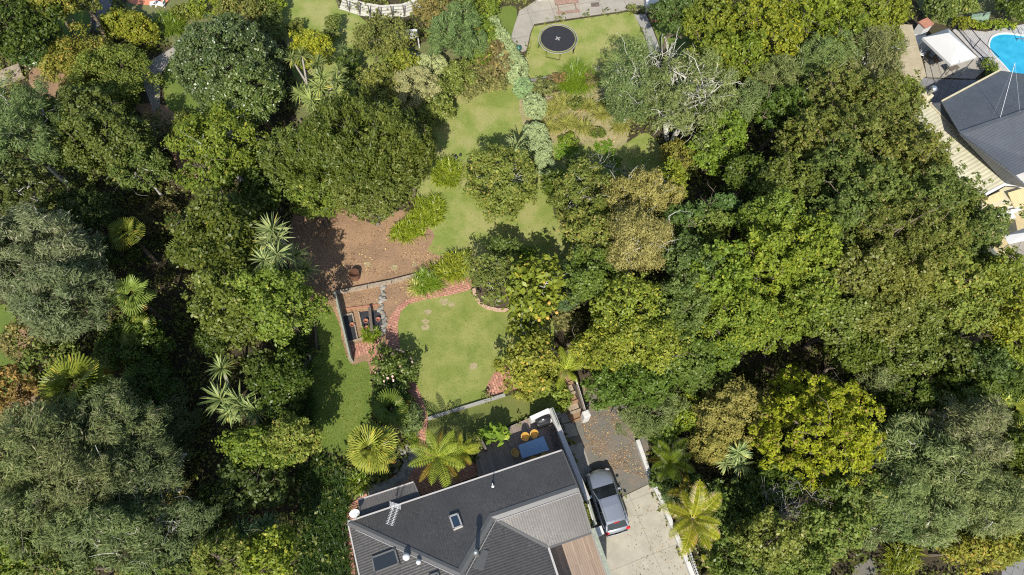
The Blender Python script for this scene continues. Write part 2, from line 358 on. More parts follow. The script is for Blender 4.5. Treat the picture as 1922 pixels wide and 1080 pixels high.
nt_.links.new(ramp(nt_, [(.3, (.02, .27, .44)), (.7, (.04, .37, .54))], wv.outputs[0]).outputs[0], b_.inputs['Base Color']); b_.inputs['Roughness'].default_value = .08; bump(nt_, b_, noise(nt_, 5, 3).outputs[0], .15, .03); M['water'] = m_
LF = {}                                              # leaf materials
def L(k, *a, **kw): LF[k] = mat_leaf(k + '_leaves', *a, **kw)
L('glossy', (.03, .055, .014), (.105, .145, .04), (.2, .22, .12), .03, rough=.38, trans=.12, spec=.5)  # pale grey accent colour paints glints onto a few leaves
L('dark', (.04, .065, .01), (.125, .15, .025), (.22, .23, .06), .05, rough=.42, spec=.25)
L('mid', (.06, .085, .016), (.19, .21, .05), (.3, .29, .1), .06, rough=.42, spec=.25)
L('bright', (.08, .115, .014), (.25, .285, .045), (.42, .38, .06), .09, rough=.45, spec=.25)
L('lime', (.11, .145, .014), (.3, .33, .04), (.5, .42, .04), .12, rough=.5)
L('oak', (.06, .08, .018), (.185, .21, .052), (.27, .21, .08), .07, rough=.5)
L('olive', (.075, .095, .022), (.215, .24, .062), (.36, .28, .09), .1, rough=.5)
L('rust', (.1, .09, .035), (.25, .22, .09), (.38, .3, .1), .2, rough=.6)
L('kanuka', (.075, .095, .035), (.21, .235, .1), (.33, .29, .17), .1, rough=.65, trans=.2)
L('silver', (.085, .105, .05), (.225, .25, .125), (.38, .35, .24), .06, rough=.65, trans=.2)
L('pale', (.2, .26, .13), (.42, .48, .28), (.5, .52, .34), .1, rough=.65, trans=.15)
L('gold', (.09, .11, .008), (.3, .34, .015), (.3, .2, .06), .06, rough=.6, trans=.2)
L('moss', (.13, .13, .03), (.3, .27, .075), (.34, .27, .08), .1, rough=.65, trans=.2)
L('birch', (.15, .13, .04), (.36, .31, .13), (.42, .34, .16), .2, rough=.6)
L('strap', (.1, .14, .01), (.3, .34, .035), (.45, .42, .08), .07, rough=.35, spec=.5, trans=.25)
L('darkstrap', (.02, .042, .01), (.05, .09, .016), None, rough=.4)
L('flax', (.2, .19, .04), (.42, .36, .1), (.4, .3, .12), .2, rough=.5)
L('sword', (.1, .14, .05), (.36, .38, .17), (.5, .42, .12), .08, rough=.45, trans=.15)
L('fan', (.1, .13, .02), (.34, .34, .08), (.6, .42, .08), .09, rough=.4, trans=.2)
L('nikau', (.1, .14, .01), (.34, .33, .03), (.55, .42, .26), .12, rough=.4, trans=.25)
L('fern', (.15, .2, .02), (.42, .43, .06), None, rough=.5, trans=.3)
L('flower', (.6, .3, .3), (.8, .6, .55), None, rough=.6)
L('litter', (.12, .07, .04), (.4, .26, .15), (.5, .38, .16), .08, rough=.8, trans=0)
TG = math.radians
def unit(n, r=None):
    v = (r or rng).normal(size=(n, 3)); return v / np.linalg.norm(v, axis=1, keepdims=True)
def nrm(v): return v / (np.linalg.norm(v, axis=1, keepdims=True) + 1e-9)
def leaf_quads(c, nor, l, w, r, tdir=None):
    n = len(c); t = unit(n, r) if tdir is None else nrm(tdir + .35 * unit(n, r))
    t = nrm(t - nor * np.sum(t * nor, 1, keepdims=True)); b = np.cross(nor, t)
    q0 = .55 + 1.0 * r.random(n) ** 1.4; sl = (l * q0 * (.85 + .3 * r.random(n)))[:, None] / 2; sw = (w * q0)[:, None] / 2
    off = (r.random((n, 1)) * .3 - .1)
    return np.stack([c - t * sl, c + b * sw + t * sl * off, c + t * sl, c - b * sw + t * sl * off], 1)
# species: leaf length, width, clump radius, layers of leaf, clump flatness, lobe amplitude, inner share, leaf direction
SP = {
 'glossy': dict(m='glossy', rough=.35, l=.17, w=.11, rc=.38, lai=3.4, lobes=0, fl=.9, amp=.05, spread=.5),
 'dark':   dict(m='dark', rough=.8, l=.2, w=.12, rc=.5, lai=3.0, fl=1.0, amp=.1, spread=.6),
 'shoot':  dict(m='dark', rough=.8, vj=1.6, l=.26, w=.1, rc=.36, lai=3.2, fl=1.6, ls=1.1, lobes=1.3, amp=.12, spread=.6, dir='up'),
 'mid':    dict(m='mid', rough=1.3, l=.18, w=.11, rc=.42, lai=2.6, fl=.8, amp=.16, spread=.9),
 'bright': dict(m='bright', rough=1.3, l=.19, w=.11, rc=.42, lobes=1.3, lai=2.6, fl=.8, amp=.16, spread=.9),
 'lime':   dict(m='lime', rough=1.3, l=.18, w=.11, rc=.4, lobes=1.4, lai=2.6, fl=.8, amp=.16, spread=.9),
 'oak':    dict(m='oak', rough=1.5, vj=1.7, l=.17, w=.1, rc=.33, lobes=1.7, lai=2.6, fl=.75, amp=.16, spread=.95),
 'olive':  dict(m='olive', rough=1.3, l=.18, w=.1, rc=.5, lai=2.7, fl=.9, amp=.14, spread=.8),
 'rust':   dict(m='rust', l=.2, w=.11, rc=.45, lai=2.0, fl=.8, amp=.2, spread=.9),
 'kanuka': dict(m='kanuka', rough=1.3, l=.24, w=.045, rc=.55, lai=2.1, fl=1.0, amp=.16, spread=.95, dir='out'),
 'lichenk':dict(m='kanuka', rough=1.3, l=.22, w=.05, rc=.6, lai=1.7, fl=.9, amp=.2, spread=1.0, dir='out'),
 'silver': dict(m='silver', l=.26, w=.05, rc=.5, lai=2.2, fl=.8, amp=.16, spread=.95, dir='out'),
 'pale':   dict(m='pale', rough=.3, l=.13, w=.07, rc=.3, lai=3.2, lobes=0, fl=1.0, amp=.05, spread=.5),
 'gold':   dict(m='gold', rough=1.0, fill=.1, l=.16, w=.08, rc=.3, lai=4.6, fl=1.1, amp=.3, spread=1, kd=.5, lobes=3.0, ls=.62),
 'moss':   dict(m='moss', rough=.6, l=.14, w=.07, rc=.36, lai=3.2, fl=.9, amp=.1, spread=.7, lobes=1.4, ls=1.15),
 'birch':  dict(m='birch', l=.13, w=.06, rc=.5, lai=1.9, fl=1.1, amp=.25, spread=1.1, dir='down'),
 'big':    dict(m='bright', rough=1.3, l=.36, w=.2, rc=.5, lai=2.0, fl=.8, amp=.2, spread=1.0),
 'rose':   dict(m='mid', rough=1.3, l=.14, w=.09, rc=.4, lai=1.8, fl=.9, amp=.25, spread=1.0),
}
def crown_arrays(R, sp, r, dens=1.0):
    s = dict(SP[sp]); rx, ry, rz = R; q_ = r.uniform(.82, 1.22); s['l'] *= q_; s['w'] *= q_; s['rc'] *= r.uniform(.85, 1.25)
    if min(R[:2]) > 1.1: rx, ry = rx * (1 - .07 * s.get('rough', 1)), ry * (1 - .07 * s.get('rough', 1))
    rc = s['rc'] * min(1, .35 + min(rx, ry) / 3.2)
    p_ = 1.6; area = 4 * math.pi * (((rx * ry) ** p_ + (rx * rz) ** p_ + (ry * rz) ** p_) / 3) ** (1 / p_)
    K = int(max(10, area * .72 / (rc * rc * 1.5) * s.get('kd', 1.0)))
    Rv = np.array([rx, ry, rz]); nl = int(s.get('lobes', 1) * (5 + 1.3 * min(rx, ry) ** 2)) if min(rx, ry) > 1.1 and s.get('lobes', 1) > 0 else 0
    if nl > 3:
        ld = []                                      # limbs end in lobes, spaced over the crown, with gaps between them
        for _ in range(nl):
            cnd = unit(14, r); cnd[:, 2] = np.abs(cnd[:, 2]) * 1.1 - .18; cnd = nrm(cnd)
            ld.append(cnd[0] if not ld else cnd[int(np.argmax(np.min(np.linalg.norm(cnd[:, None] - np.array(ld)[None], axis=2), axis=1)))])
        ld = np.array(ld); rl = s.get('ls', 1) * (.27 + 1.05 / math.sqrt(nl + 4)) * (.72 + .5 * r.random(nl)); ext = 1 - rl * .95 + (r.random(nl) - .42) * s['amp'] * 1.5
        lc = ld * ext[:, None]; K = int(K * 1.15); li = r.choice(nl, K * 3, p=rl ** 2 / np.sum(rl ** 2)); q = nrm(unit(K * 3, r) + ld[li] * .55)
        pp = lc[li] + q * rl[li][:, None] * (.86 + .2 * r.random((K * 3, 1)))
        D = np.linalg.norm(pp[:, None] - lc[None], axis=2) / rl[None]; D[np.arange(K * 3), li] = 9
        ok = (D.min(1) > .8) & (pp[:, 2] > -.45); pp = pp[ok][:K]; q = q[ok][:K]; K = len(pp)
        C = pp * Rv; on = nrm(q / Rv); d = nrm(pp)
        ltint = r.random(nl)[li][ok][:K]
    else:
        d = unit(K * 3, r); d = d[d[:, 2] > -.42][:K]; K = len(d)
        lob = unit(9, r); am = r.random(9) * 2 - .9
        f = 1 + s['amp'] * (np.maximum(0, d @ lob.T) ** 3 @ am) + s['amp'] * .5 * r.normal(size=K)
        f *= 1 - s['spread'] * .33 * r.random(K) ** 2.2
        C = d * f[:, None] * Rv * (1 - rc * .5 / max(rx, ry)); on = nrm(d / Rv); ltint = r.random(K)
    if nl > 3 or min(rx, ry) > 1.1:                  # push the outline out of round and roughen the top
        ja = s.get('rough', 1.0); ph = r.random((6, 3)) * 6.28; fr_ = r.normal(size=(6, 3)) * 1.25
        w3 = np.stack([np.sin(C @ fr_[i] + ph[i, 0]) + np.sin(1.9 * (C @ fr_[i + 3]) + ph[i, 1]) * .6 for i in range(3)], 1)
        C = C + w3 * np.array([.2, .2, .26]) * ja * min(1.2, min(rx, ry) / 2.2)
        C = C * (1 + .075 * ja * r.normal(size=(K, 1)))
        C[:, 2] += np.abs(r.normal(size=K)) * .26 * ja * s.get('vj', 1) - .1 * ja
        ns = int(9 * ja + area * .05)                # sprays that reach beyond the outline
        sd_ = unit(ns * 2, r); sd_ = sd_[sd_[:, 2] > -.2][:ns]; ns = len(sd_); kk = 5
        tt = np.linspace(.85, 1.0, kk)[None, :, None] + .13 * r.random((ns, 1, 1)) * np.linspace(.2, 1, kk)[None, :, None]
        Cs = (sd_[:, None, :] * Rv * tt + .1 * r.normal(size=(ns, kk, 3))).reshape(-1, 3)
        C = np.concatenate([C, Cs]); on = np.concatenate([on, np.repeat(sd_, kk, 0)]); ltint = np.concatenate([ltint, np.repeat(r.random(ns), kk)]); d = np.concatenate([d, np.repeat(sd_, kk, 0)]); K = len(C)
    crd = rc * (.5 + .75 * r.random(K))
    if nl > 3 or min(rx, ry) > 1.1: crd[-ns * kk:] *= .55
    la = s['l'] * s['w'] * .5
    n = np.maximum(4, (s['lai'] * dens * 1.5 * rc * rc * (crd / rc) ** 2 / la)).astype(int)
    idx = np.repeat(np.arange(K), n); N = len(idx)
    dd = nrm(unit(N, r) + .55 * on[idx] + np.array([0, 0, .25]))
    rad = crd[idx] * (.3 + .75 * np.sqrt(r.random(N))) * np.where(r.random(N) < .16, 1 + .7 * r.random(N), 1)
    ps = C[idx] + dd * rad[:, None] * np.array([1, 1, s['fl']])
    nor = nrm(dd * .7 + np.array([0, 0, .45]) + .75 * unit(N, r))
    td = None
    if s.get('dir') == 'up': td = nrm(on[idx] * .6 + np.array([0, 0, 1.0])); nor = nrm(dd + .6 * unit(N, r))
    if s.get('dir') == 'down': td = np.tile(np.array([[0.1, -.2, -1.0]]), (N, 1)); nor = nrm(dd + .6 * unit(N, r))
    if s.get('dir') == 'out': td = nrm(dd * .5 + on[idx] * .5 + unit(K, r)[idx] * .8 + .3 * unit(N, r))
    V = leaf_quads(ps, nor, s['l'], s['w'], r, td)
    vary = np.clip(.25 * ltint[idx] + .3 * r.random(K)[idx] + .45 * r.random(N), 0, 1) * .98
    acc = r.random(N) < .04 + .1 * (r.random(K)[idx] < .2); vary = np.where(acc, .93 + .07 * r.random(N), np.minimum(vary, .9))
    # a sparse inner layer stops one from looking straight through
    Ni = int(area * .35 / la * .35 * s.get('fill', 1)); di = unit(Ni, r); pi_ = di * (r.random((Ni, 1)) ** .4 * .72) * np.array([rx, ry, rz])
    Vi = leaf_quads(pi_, nrm(unit(Ni, r) + np.array([0, 0, .8])), s['l'] * 1.3, s['w'] * 1.3, r)
    return np.concatenate([V, Vi]), np.concatenate([vary, .5 * r.random(Ni)]), C, d
def limbs(m, base, top, tips, r0, r_, sub=2, wob=.12):
    # trunk with limbs to points given in `tips`
    base = Vector(base); top = Vector(top); H_ = (top - base).length
    ax = [base.lerp(top, t) + Vector((r_.normal(), r_.normal(), 0)) * wob * H_ * .25 * math.sin(math.pi * t) for t in np.linspace(0, 1, 6)]
    m.tube(ax, [r0 * (1.25 if i == 0 else 1) * (1 - .13 * i) for i in range(6)], 8)
    for k, tp in enumerate(tips):
        a = ax[min(5, 2 + k % 4)]; tp = Vector(tp); q = []
        for t in np.linspace(0, 1, 6):
            w = math.sin(math.pi * t) * (tp - a).length * .16
            q.append(a.lerp(tp, t) + Vector((r_.normal(), r_.normal(), abs(r_.normal()))) * w * .75)
        rb = r0 * (.45 if k < 5 else .34); m.tube(q, [rb * (1 - .15 * i) for i in range(6)], 5, cap=False)
        for j in range(sub + (k > 4)):
            p0 = q[2 + j % 3]; dv = ((q[-1] - a).normalized() + Vector((r_.normal(), r_.normal(), r_.normal() * .6)) * .7).normalized(); ln = (tp - a).length * .42; w = [p0]
            for s_ in range(4): dv = (dv + Vector((r_.normal(), r_.normal(), r_.normal() * .6)) * .42).normalized(); w.append(w[-1] + dv * ln / 4)
            m.tube(w, [rb * .45 * (1 - .2 * i) for i in range(5)], 4, cap=False)
TREES = []
def tree(px, py, rx, ry, h, sp, label, tint=(1, 1, 1), name='broadleaf_tree', cat='tree', group=None, bark='bark', rz=None, lean=0, twigs=2, dens=1.0, trunkr=None, seed=None):
    r = np.random.default_rng(seed if seed is not None else int(px * 7 + py * 13))
    # stand on the terrain under the crown
    zb = 0.0
    for _ in range(4):
        zc = zb + h * .62 if rz is None else zb + h - rz
        c = P(px, py, zc); zb = float(gz(c.x, c.y))
    dpt = depth(c); Rx = rx * dpt / F; apy = ry * dpt / F
    Rz = rz if rz is not None else max(.28 * h, min(.34 * h, .8 * Rx))
    c.z = zb + h - Rz; c = P(px, py, c.z); th = math.atan2(c.y, CAMH - c.z)
    s2 = apy ** 2 - (Rz * math.sin(th)) ** 2; Ry = math.sqrt(max(s2, (.55 * apy) ** 2)) / math.cos(th)
    base = Vector((c.x, c.y, zb)); root = empty(name, base, 0, label, cat, group)
    V, vary, C, d = crown_arrays((Rx, Ry, Rz), sp, r, dens)
    me = quads('crown', V + np.array([0, 0, c.z - zb]), 4, vary); me.materials.append(LF[SP[sp]['m']])
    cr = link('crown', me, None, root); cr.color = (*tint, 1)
    mb = MB(); tr = trunkr or max(.04, h * .022); k = min(len(C), 5 + twigs); sel = r.choice(len(C), k, replace=False)
    lift = 1.0 if not twigs else 1.08
    tips = [Vector(C[i]) * (.96 if t_ < 5 else lift) + Vector((0, 0, c.z - zb)) for t_, i in enumerate(sel) ]
    limbs(mb, (0, 0, -.1), (0, 0, (c.z - zb) + Rz * .2), tips, tr, r, 1 if not twigs else 3)
    me = bpy.data.meshes.new('trunk'); me.from_pydata(mb.v, [], mb.f); me.materials.append(M[bark]); me.update(); link('trunk', me, None, root)
    TREES.append((c.x, c.y, max(Rx, Ry))); return root
def shrub(*a, **k):
    k.setdefault('name', 'shrub'); k.setdefault('cat', 'shrub'); return tree(*a, **k)
# ---- strap leaves, rosettes, fans, fronds
def blade_quads(p0, dir0, ln, w, droop, r, segs=4):
    n = len(p0); up = np.array([0, 0, 1.0]); side = nrm(np.cross(dir0, up) + 1e-3); out = []
    pts = [p0]; dcur = dir0.copy(); step = (ln / segs)[:, None]
    for i in range(segs):
        pts.append(pts[-1] + dcur * step); dcur = nrm(dcur + np.array([0, 0, -1.0]) * (droop / segs)[:, None])
    ws = [w * k for k in ([.5, 1, .85, .5, .04] if segs == 4 else [.6, 1, .6, .05])]
    for i in range(segs):
        a, b = pts[i], pts[i + 1]
        out.append(np.stack([a - side * ws[i][:, None] / 2, a + side * ws[i][:, None] / 2, b + side * ws[i + 1][:, None] / 2, b - side * ws[i + 1][:, None] / 2], 1))
    return np.concatenate(out), side
def rosette_mesh(name, n, ln, w, matk, r, lo=-.35, droop=.6, base=(0, 0, 0), accent=.08):
    d = unit(n * 4, r); d = d[d[:, 2] > lo][:n]; n = len(d)
    V, _ = blade_quads(np.tile(np.array(base, float), (n, 1)) + d * .05, d, ln * (.75 + .4 * r.random(n)), w * (.8 + .4 * r.random(n)), droop * (.5 + r.random(n)), r)
    v = r.random(n) * .9; v = np.where((d[:, 2] < .05) & (r.random(n) < accent * 5), .96, v)
    me = quads(name, V, 4, np.tile(v, 4)); me.materials.append(LF[matk]); return me
def clump_mesh(name, pts, nl, ln, w, matk, r, droop=1.6):
    P_ = np.asarray(pts, float); n = len(P_) * nl; idx = np.repeat(np.arange(len(P_)), nl)
    d = unit(n, r); d[:, 2] = np.abs(d[:, 2]) * .8 + .55; d = nrm(d)
    V, _ = blade_quads(P_[idx], d, ln * (.7 + .5 * r.random(n)), w * (.8 + .4 * r.random(n)), droop * (.6 + .8 * r.random(n)), r)
    me = quads(name, V, 4, np.tile(np.clip(r.random(n) * .75 + .2 * r.random(len(P_))[idx], 0, 1), 4)); me.materials.append(LF[matk]); return me
def strap_bed(px, h, label, matk='strap', ln=.75, w=.06, dens=7, nl=16, name='strap_leaf_clump', cat='plant', group=None, tint=(1, 1, 1), kind=None, mound=.3, fx=None):
    poly = [tuple(G(a, b)[:2]) for a, b in px]; xs = [p[0] for p in poly]; ys = [p[1] for p in poly]
    cx, cy = sum(xs) / len(xs), sum(ys) / len(ys); A = abs(sum(poly[i][0] * poly[(i + 1) % len(poly)][1] - poly[(i + 1) % len(poly)][0] * poly[i][1] for i in range(len(poly)))) / 2
    r = np.random.default_rng(int(cx * 91 + cy * 17) % 9999 + 5); n = int(A * dens * 2.2) + 8
    x = r.uniform(min(xs), max(xs), n * 3); y = r.uniform(min(ys), max(ys), n * 3); k = inpoly(x, y, poly); x = x[k][:n]; y = y[k][:n]
    R = max(max(xs) - min(xs), max(ys) - min(ys)) / 2
    z = gz(x, y) + mound * h * np.clip(1 - ((x - cx) ** 2 + (y - cy) ** 2) / R ** 2, 0, 1) + r.random(len(x)) * .15 * h
    z0 = float(gz(cx, cy)); pts = np.stack([x - cx, y - cy, z - z0], 1)
    me = clump_mesh(name, pts, nl, ln * h / .75, w, matk, r)
    o = link(name, me, None, None, (cx, cy, z0)); o.color = (*tint, 1); tag(o, label, cat, group, kind); return o
def fan_mesh(name, R, matk, r, seg=26, ang=250, pleat=.045, tipdrop=.25):
    V = []; va = []
    a0 = -math.radians(ang) / 2; da = math.radians(ang) / seg
    for i in range(seg):
        a, am, b = a0 + i * da, a0 + (i + .5) * da, a0 + (i + 1) * da
        rr = R * (.82 + .18 * math.cos(am * .8)) * r.uniform(.95, 1.03)
        def pt(t, q, z): return (math.cos(t) * q, math.sin(t) * q, z - tipdrop * (q / R) ** 2 * R)
        c0 = (0, 0, 0); m1 = rr * .55
        V += [[c0, pt(a, m1, -pleat), pt(am, m1, pleat), c0], [c0, pt(am, m1, pleat), pt(b, m1, -pleat), c0]]
        tp = pt(am, rr, -.06 * R)
        V += [[pt(a, m1, -pleat), pt(am - da * .18, rr * .97, -.06 * R), tp, pt(am, m1, pleat)], [pt(am, m1, pleat), tp, pt(am + da * .18, rr * .97, -.06 * R), pt(b, m1, -pleat)]]
        q = r.uniform(.3, .75); va += [q, q * .9, .96 if r.random() < .22 else q, q]
    me = quads(name, np.array(V), 4, va); me.materials.append(LF[matk]); return me
def pinnate_mesh(name, Ln, W, matk, r, n=24, arch=.5, lw=.07, tipacc=.0, fuzzy=False, vee=.25):
    V = []; va = []
    def ax(t): return np.array([Ln * t * (1 - .12 * t * t * arch), 0, Ln * arch * (.55 * t - .85 * t * t)])
    for i in range(n):
        t = .1 + .9 * i / (n - 1); p = ax(t); tn = ax(min(1, t + .02)) - ax(t - .02); tn /= np.linalg.norm(tn)
        wl = W * (math.sin(math.pi * min(1, t * .93 + .1)) ** .6 * .9 + .08) * r.uniform(.92, 1.05)
        for s in (-1, 1):
            d = np.array([tn[0] * .45, s, tn[2] * .45 + vee]); d /= np.linalg.norm(d); q = r.uniform(.2, .8)
            b = np.array([tn[0], 0, tn[2]]) * lw / 2; m1 = p + d * wl * .5; e = p + d * wl + np.array([0, 0, -wl * .28])
            V += [[p - b * .6, m1 - b, m1 + b, p + b * .6], [m1 - b, e - b * .15, e + b * .15, m1 + b]]; va += [q, .97 if r.random() < tipacc else q]
            if fuzzy:
                for k in range(1, 9):
                    f = k / 9; c_ = p + d * wl * f; l2 = wl * .13 * (1 - f * .6)
                    for s2 in (-1, 1):
                        dd = tn * s2 * l2 * 1.1 + d * l2 * .5; V.append([c_, c_ + dd * .6 + d * .02, c_ + dd, c_ + dd * .6 - d * .02]); va.append(q * .9)
    for i in range(8):
        a, b = ax(i / 8), ax((i + 1) / 8); w = np.array([0, .022 * (1 - i / 9), 0]); V.append([a - w, b - w, b + w, a + w]); va.append(.85)
    me = quads(name, np.array(V), 4, va); me.materials.append(LF[matk]); return me
RP = np.random.default_rng(3)
FANS = [fan_mesh('frond', 1, 'fan', RP, ang=285, tipdrop=.35) for _ in range(3)]
NIK = [pinnate_mesh('frond', 1, .27, 'nikau', RP, 34, .6, .022, .3) for _ in range(3)]
FERN = [pinnate_mesh('frond', 1, .23, 'fern', RP, 17, .5, .04, 0, False, .05) for _ in range(3)]
FERN2 = FERN
HEADS = [rosette_mesh('leaf_head', 60, 1, .095, 'sword', RP, -.45, .6) for _ in range(3)]
def fronds(root, protos, n, size, z, r, el0=.15, el1=1.1, pet=.0, tint=(1, 1, 1), az0=0, roll=.25):
    for i in range(n):
        f = i / max(1, n - 1); az = az0 + i * 2.39996 + r.normal() * .12; el = el0 + (el1 - el0) * f + r.normal() * .06
        o = bpy.data.objects.new('frond', protos[i % len(protos)]); COL.objects.link(o); o.parent = root
        q = Quaternion((0, 0, 1), az) @ Quaternion((0, 1, 0), -el) @ Quaternion((1, 0, 0), r.normal() * roll)
        o.rotation_mode = 'QUATERNION'; o.rotation_quaternion = q
        dr = q @ Vector((1, 0, 0)); o.location = Vector((0, 0, z)) + dr * pet; s = size * r.uniform(.7, 1.12); o.scale = (s, s, s)
        tv = r.uniform(.85, 1.12); o.color = (tint[0] * tv, tint[1] * tv, tint[2] * tv, 1) if i > 2 or n < 12 else (.85 * tint[0], .5 * tint[1], .5 * tint[2], 1)
        if i <= 2 and n >= 12: o.scale = (s * .9, s * .6, s)
def trunk_child(root, pts, rad, bark='bark'):
    mb = MB(); mb.tube(pts, rad, 8); me = bpy.data.meshes.new('trunk'); me.from_pydata(mb.v, [], mb.f); me.materials.append(M[bark]); me.update(); return link('trunk', me, None, root)
def palm(px, py, h, kind, n, size, label, tint=(1, 1, 1), el0=-.1, el1=1.1, name='fan_palm', cat='palm', group=None, pet=.5, roll=.25):
    zb = 0
    for _ in range(5): c = P(px, py, zb + h); zb = float(gz(c.x, c.y))
    r = np.random.default_rng(int(px + 3 * py)); root = empty(name, (c.x, c.y, zb), 0, label, cat, group)
    trunk_child(root, [(0, 0, -.1), (.06, .03, h * .5), (0, 0, h)], [.16, .12, .11])
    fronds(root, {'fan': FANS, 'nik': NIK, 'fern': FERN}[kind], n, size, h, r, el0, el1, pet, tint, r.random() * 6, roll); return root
def cabbage(base, heads, label, size=.95, tint=(1, 1, 1), group=None, bark='grey_bark'):
    # heads: list of (px, py, z) of each leaf head; base = (px, py) on the ground
    b = G(*base); root = empty('cabbage_tree', b, 0, label, 'cabbage tree', group); mb = MB(); r = np.random.default_rng(int(base[0]))
    H0 = [P(x, y, z + b.z) - b for x, y, z in heads]; mz = min(h.z for h in H0) * .55; avg = sum(H0, Vector()) / len(H0); fork = Vector((avg.x * .45, avg.y * .45, mz))
    mb.tube([(0, 0, -.1), fork * .5 + Vector((.08, 0, 0)), fork], [.2, .16, .14], 8)
    for h in H0: mb.tube([fork, fork.lerp(h, .5) + Vector((r.normal() * .15, r.normal() * .15, .1)), h], [.11, .085, .07], 6)
    me = bpy.data.meshes.new('trunk'); me.from_pydata(mb.v, [], mb.f); me.materials.append(M[bark]); me.update(); link('trunk', me, None, root)
    for i, h in enumerate(H0):
        o = bpy.data.objects.new('leaf_head', HEADS[i % 3]); COL.objects.link(o); o.parent = root; o.location = h; s = size * r.uniform(.85, 1.15)
        o.scale = (s, s, s); o.rotation_euler = (r.normal() * .25, r.normal() * .25, r.random() * 6); tv = r.uniform(.8, 1.2); o.color = (tint[0] * tv, tint[1] * tv, tint[2] * tv, 1)
    return root
def bare_tree(px, py, rpx, h, label, bark='lichen', group=None, seed=1, n=7, lv=4, r0=.13, base=None, name='bare_tree', gnarl=.35):
    r = np.random.default_rng(seed); zb = 0
    for _ in range(4): c = P(px, py, zb + h * .75); zb = float(gz(c.x, c.y))
    R = rpx * depth(c) / F
    g = G(*base) if base else Vector((c.x, c.y, zb)); root = empty(name, g, 0, label, 'tree', group); mb = MB()
    def grow(p, d, ln, rad, k):
        q = [p]; dd = d
        for i in range(4):
            dd = (dd + Vector((r.normal(), r.normal(), r.normal() * .7)) * gnarl * .6).normalized(); q.append(q[-1] + dd * ln / 4)
        mb.tube(q, [rad * (1 - .11 * i) for i in range(5)], 5 if k > 1 else 3, cap=False)
        if k <= 0: return
        for j in range(3 if k > 1 else 4):
            s_ = q[int(r.integers(2, 5))]; nd_ = (dd + Vector((r.normal(), r.normal(), r.normal() * .5)) * .75).normalized()
            grow(s_, nd_, ln * r.uniform(.5, .78), rad * .52, k - 1)
    ctr = Vector((c.x, c.y, zb + h * .45)) - g; st = Vector((ctr.x * .6, ctr.y * .6, h * .3))
    mb.tube([(0, 0, -.1), st * .5 + Vector((.1, 0, 0)), st], [r0 * 1.2, r0, r0 * .9], 8)
    for i in range(n):
        a = 2 * math.pi * i / n + r.normal() * .3; e = ctr + Vector((math.cos(a) * R * .6, math.sin(a) * R * .6, h * .25)); d = e - st
        grow(st, d.normalized(), d.length * .85, r0 * .55, lv - 1)
    me = bpy.data.meshes.new('branches'); me.from_pydata(mb.v, [], mb.f); me.materials.append(M[bark]); me.update(); link('branches', me, None, root); return root
# ------------------------------------------------------------------ the ground
def axis(lo, hi, st, far):
    a = list(np.arange(lo, hi + st, st)); o = [hi + 10, hi + 30, hi + 90, hi + 300, far]; n = [lo - 10, lo - 30, lo - 90, lo - 300, -far]
    return np.array(sorted(n + a + o))
gx, gy = axis(-60, 60, .6, 900), axis(-12, 66, .6, 900)
X, Y = np.meshgrid(gx, gy); Z = gz(X, Y); nx, ny = len(gx), len(gy)
me = bpy.data.meshes.new('ground'); V = np.stack([X, Y, Z], -1).reshape(-1, 3)
I = np.arange(nx * ny).reshape(ny, nx); Fq = np.stack([I[:-1, :-1], I[:-1, 1:], I[1:, 1:], I[1:, :-1]], -1).reshape(-1, 4)
me.from_pydata(V.tolist(), [], Fq.tolist()); tag(link('ground', me, M['ground']), kind='structure'); me.polygons.foreach_set('use_smooth', [True] * len(Fq))

# sheets of lawn, soil and paving (z rises 4 mm and more from one to the next)
sheet('garden_soil', [(560, 380), (600, 368), (700, 420), (760, 395), (860, 470), (893, 500), (893, 530), (800, 560), (745, 590), (735, 640), (700, 700), (640, 690), (620, 600), (560, 560), (540, 470)], .012, M['soil'], True, .02)
sheet('bed_soil', [(1005, 180), (1160, 165), (1180, 250), (1150, 280), (1060, 265), (1020, 275), (985, 240), (975, 190)], .03, M['dry_bed'], True, .03)
sheet('upper_lawn', [(760, 160), (850, 150), (960, 160), (990, 190), (1000, 235), (1045, 262), (1100, 268), (1160, 275), (1215, 250), (1250, 300), (1230, 330), (1160, 330), (1050, 350), (1040, 400), (1070, 440), (1085, 500), (1040, 520), (960, 500), (902, 497), (868, 486), (805, 473), (815, 440), (780, 400), (790, 330), (815, 280), (800, 220)], .02, M['dry_lawn'], True, .03)
sheet('circular_lawn', [(803, 785), (797, 760), (785, 730), (765, 690), (751, 650), (746, 612), (752, 585), (768, 571), (800, 562), (850, 553), (885, 543), (893, 562), (910, 577), (940, 584), (970, 580), (1040, 600), (1040, 680), (960, 684), (938, 690), (920, 712), (912, 748)], .03, M['lawn'], False, .015)
sheet('terrace_lawn', [(803, 789), (860, 771), (947, 745), (1040, 716), (1046, 748), (1034, 768), (1000, 782), (957, 797), (902, 835), (880, 850), (800, 852), (796, 835), (803, 812)], .026, M['terrace_lawn'], False, .02)
sheet('side_lawn', [(592, 600), (625, 585), (636, 610), (648, 660), (662, 684), (690, 680), (697, 720), (700, 760), (690, 800), (655, 850), (620, 850), (590, 830), (575, 740), (575, 680), (600, 660)], .022, M['lush_lawn'], True, .05)
sheet('trampoline_lawn', [(985, 158), (983, 130), (990, 95), (998, 60), (1003, 49), (1040, 43), (1180, 22), (1192, 28), (1205, 60), (1216, 95), (1222, 140), (1200, 200), (1140, 190), (1060, 165), (1000, 160)], .02, M['dry_lawn'], False, .03)
sheet('small_lawn', [(935, 18), (968, 14), (968, 50), (960, 70), (945, 80), (930, 60)], .02, M['lush_lawn'], True, .03)
sheet('corner_lawn', [(1222, 40), (1290, 38), (1300, 110), (1250, 120)], .02, M['lush_lawn'], False, .03)
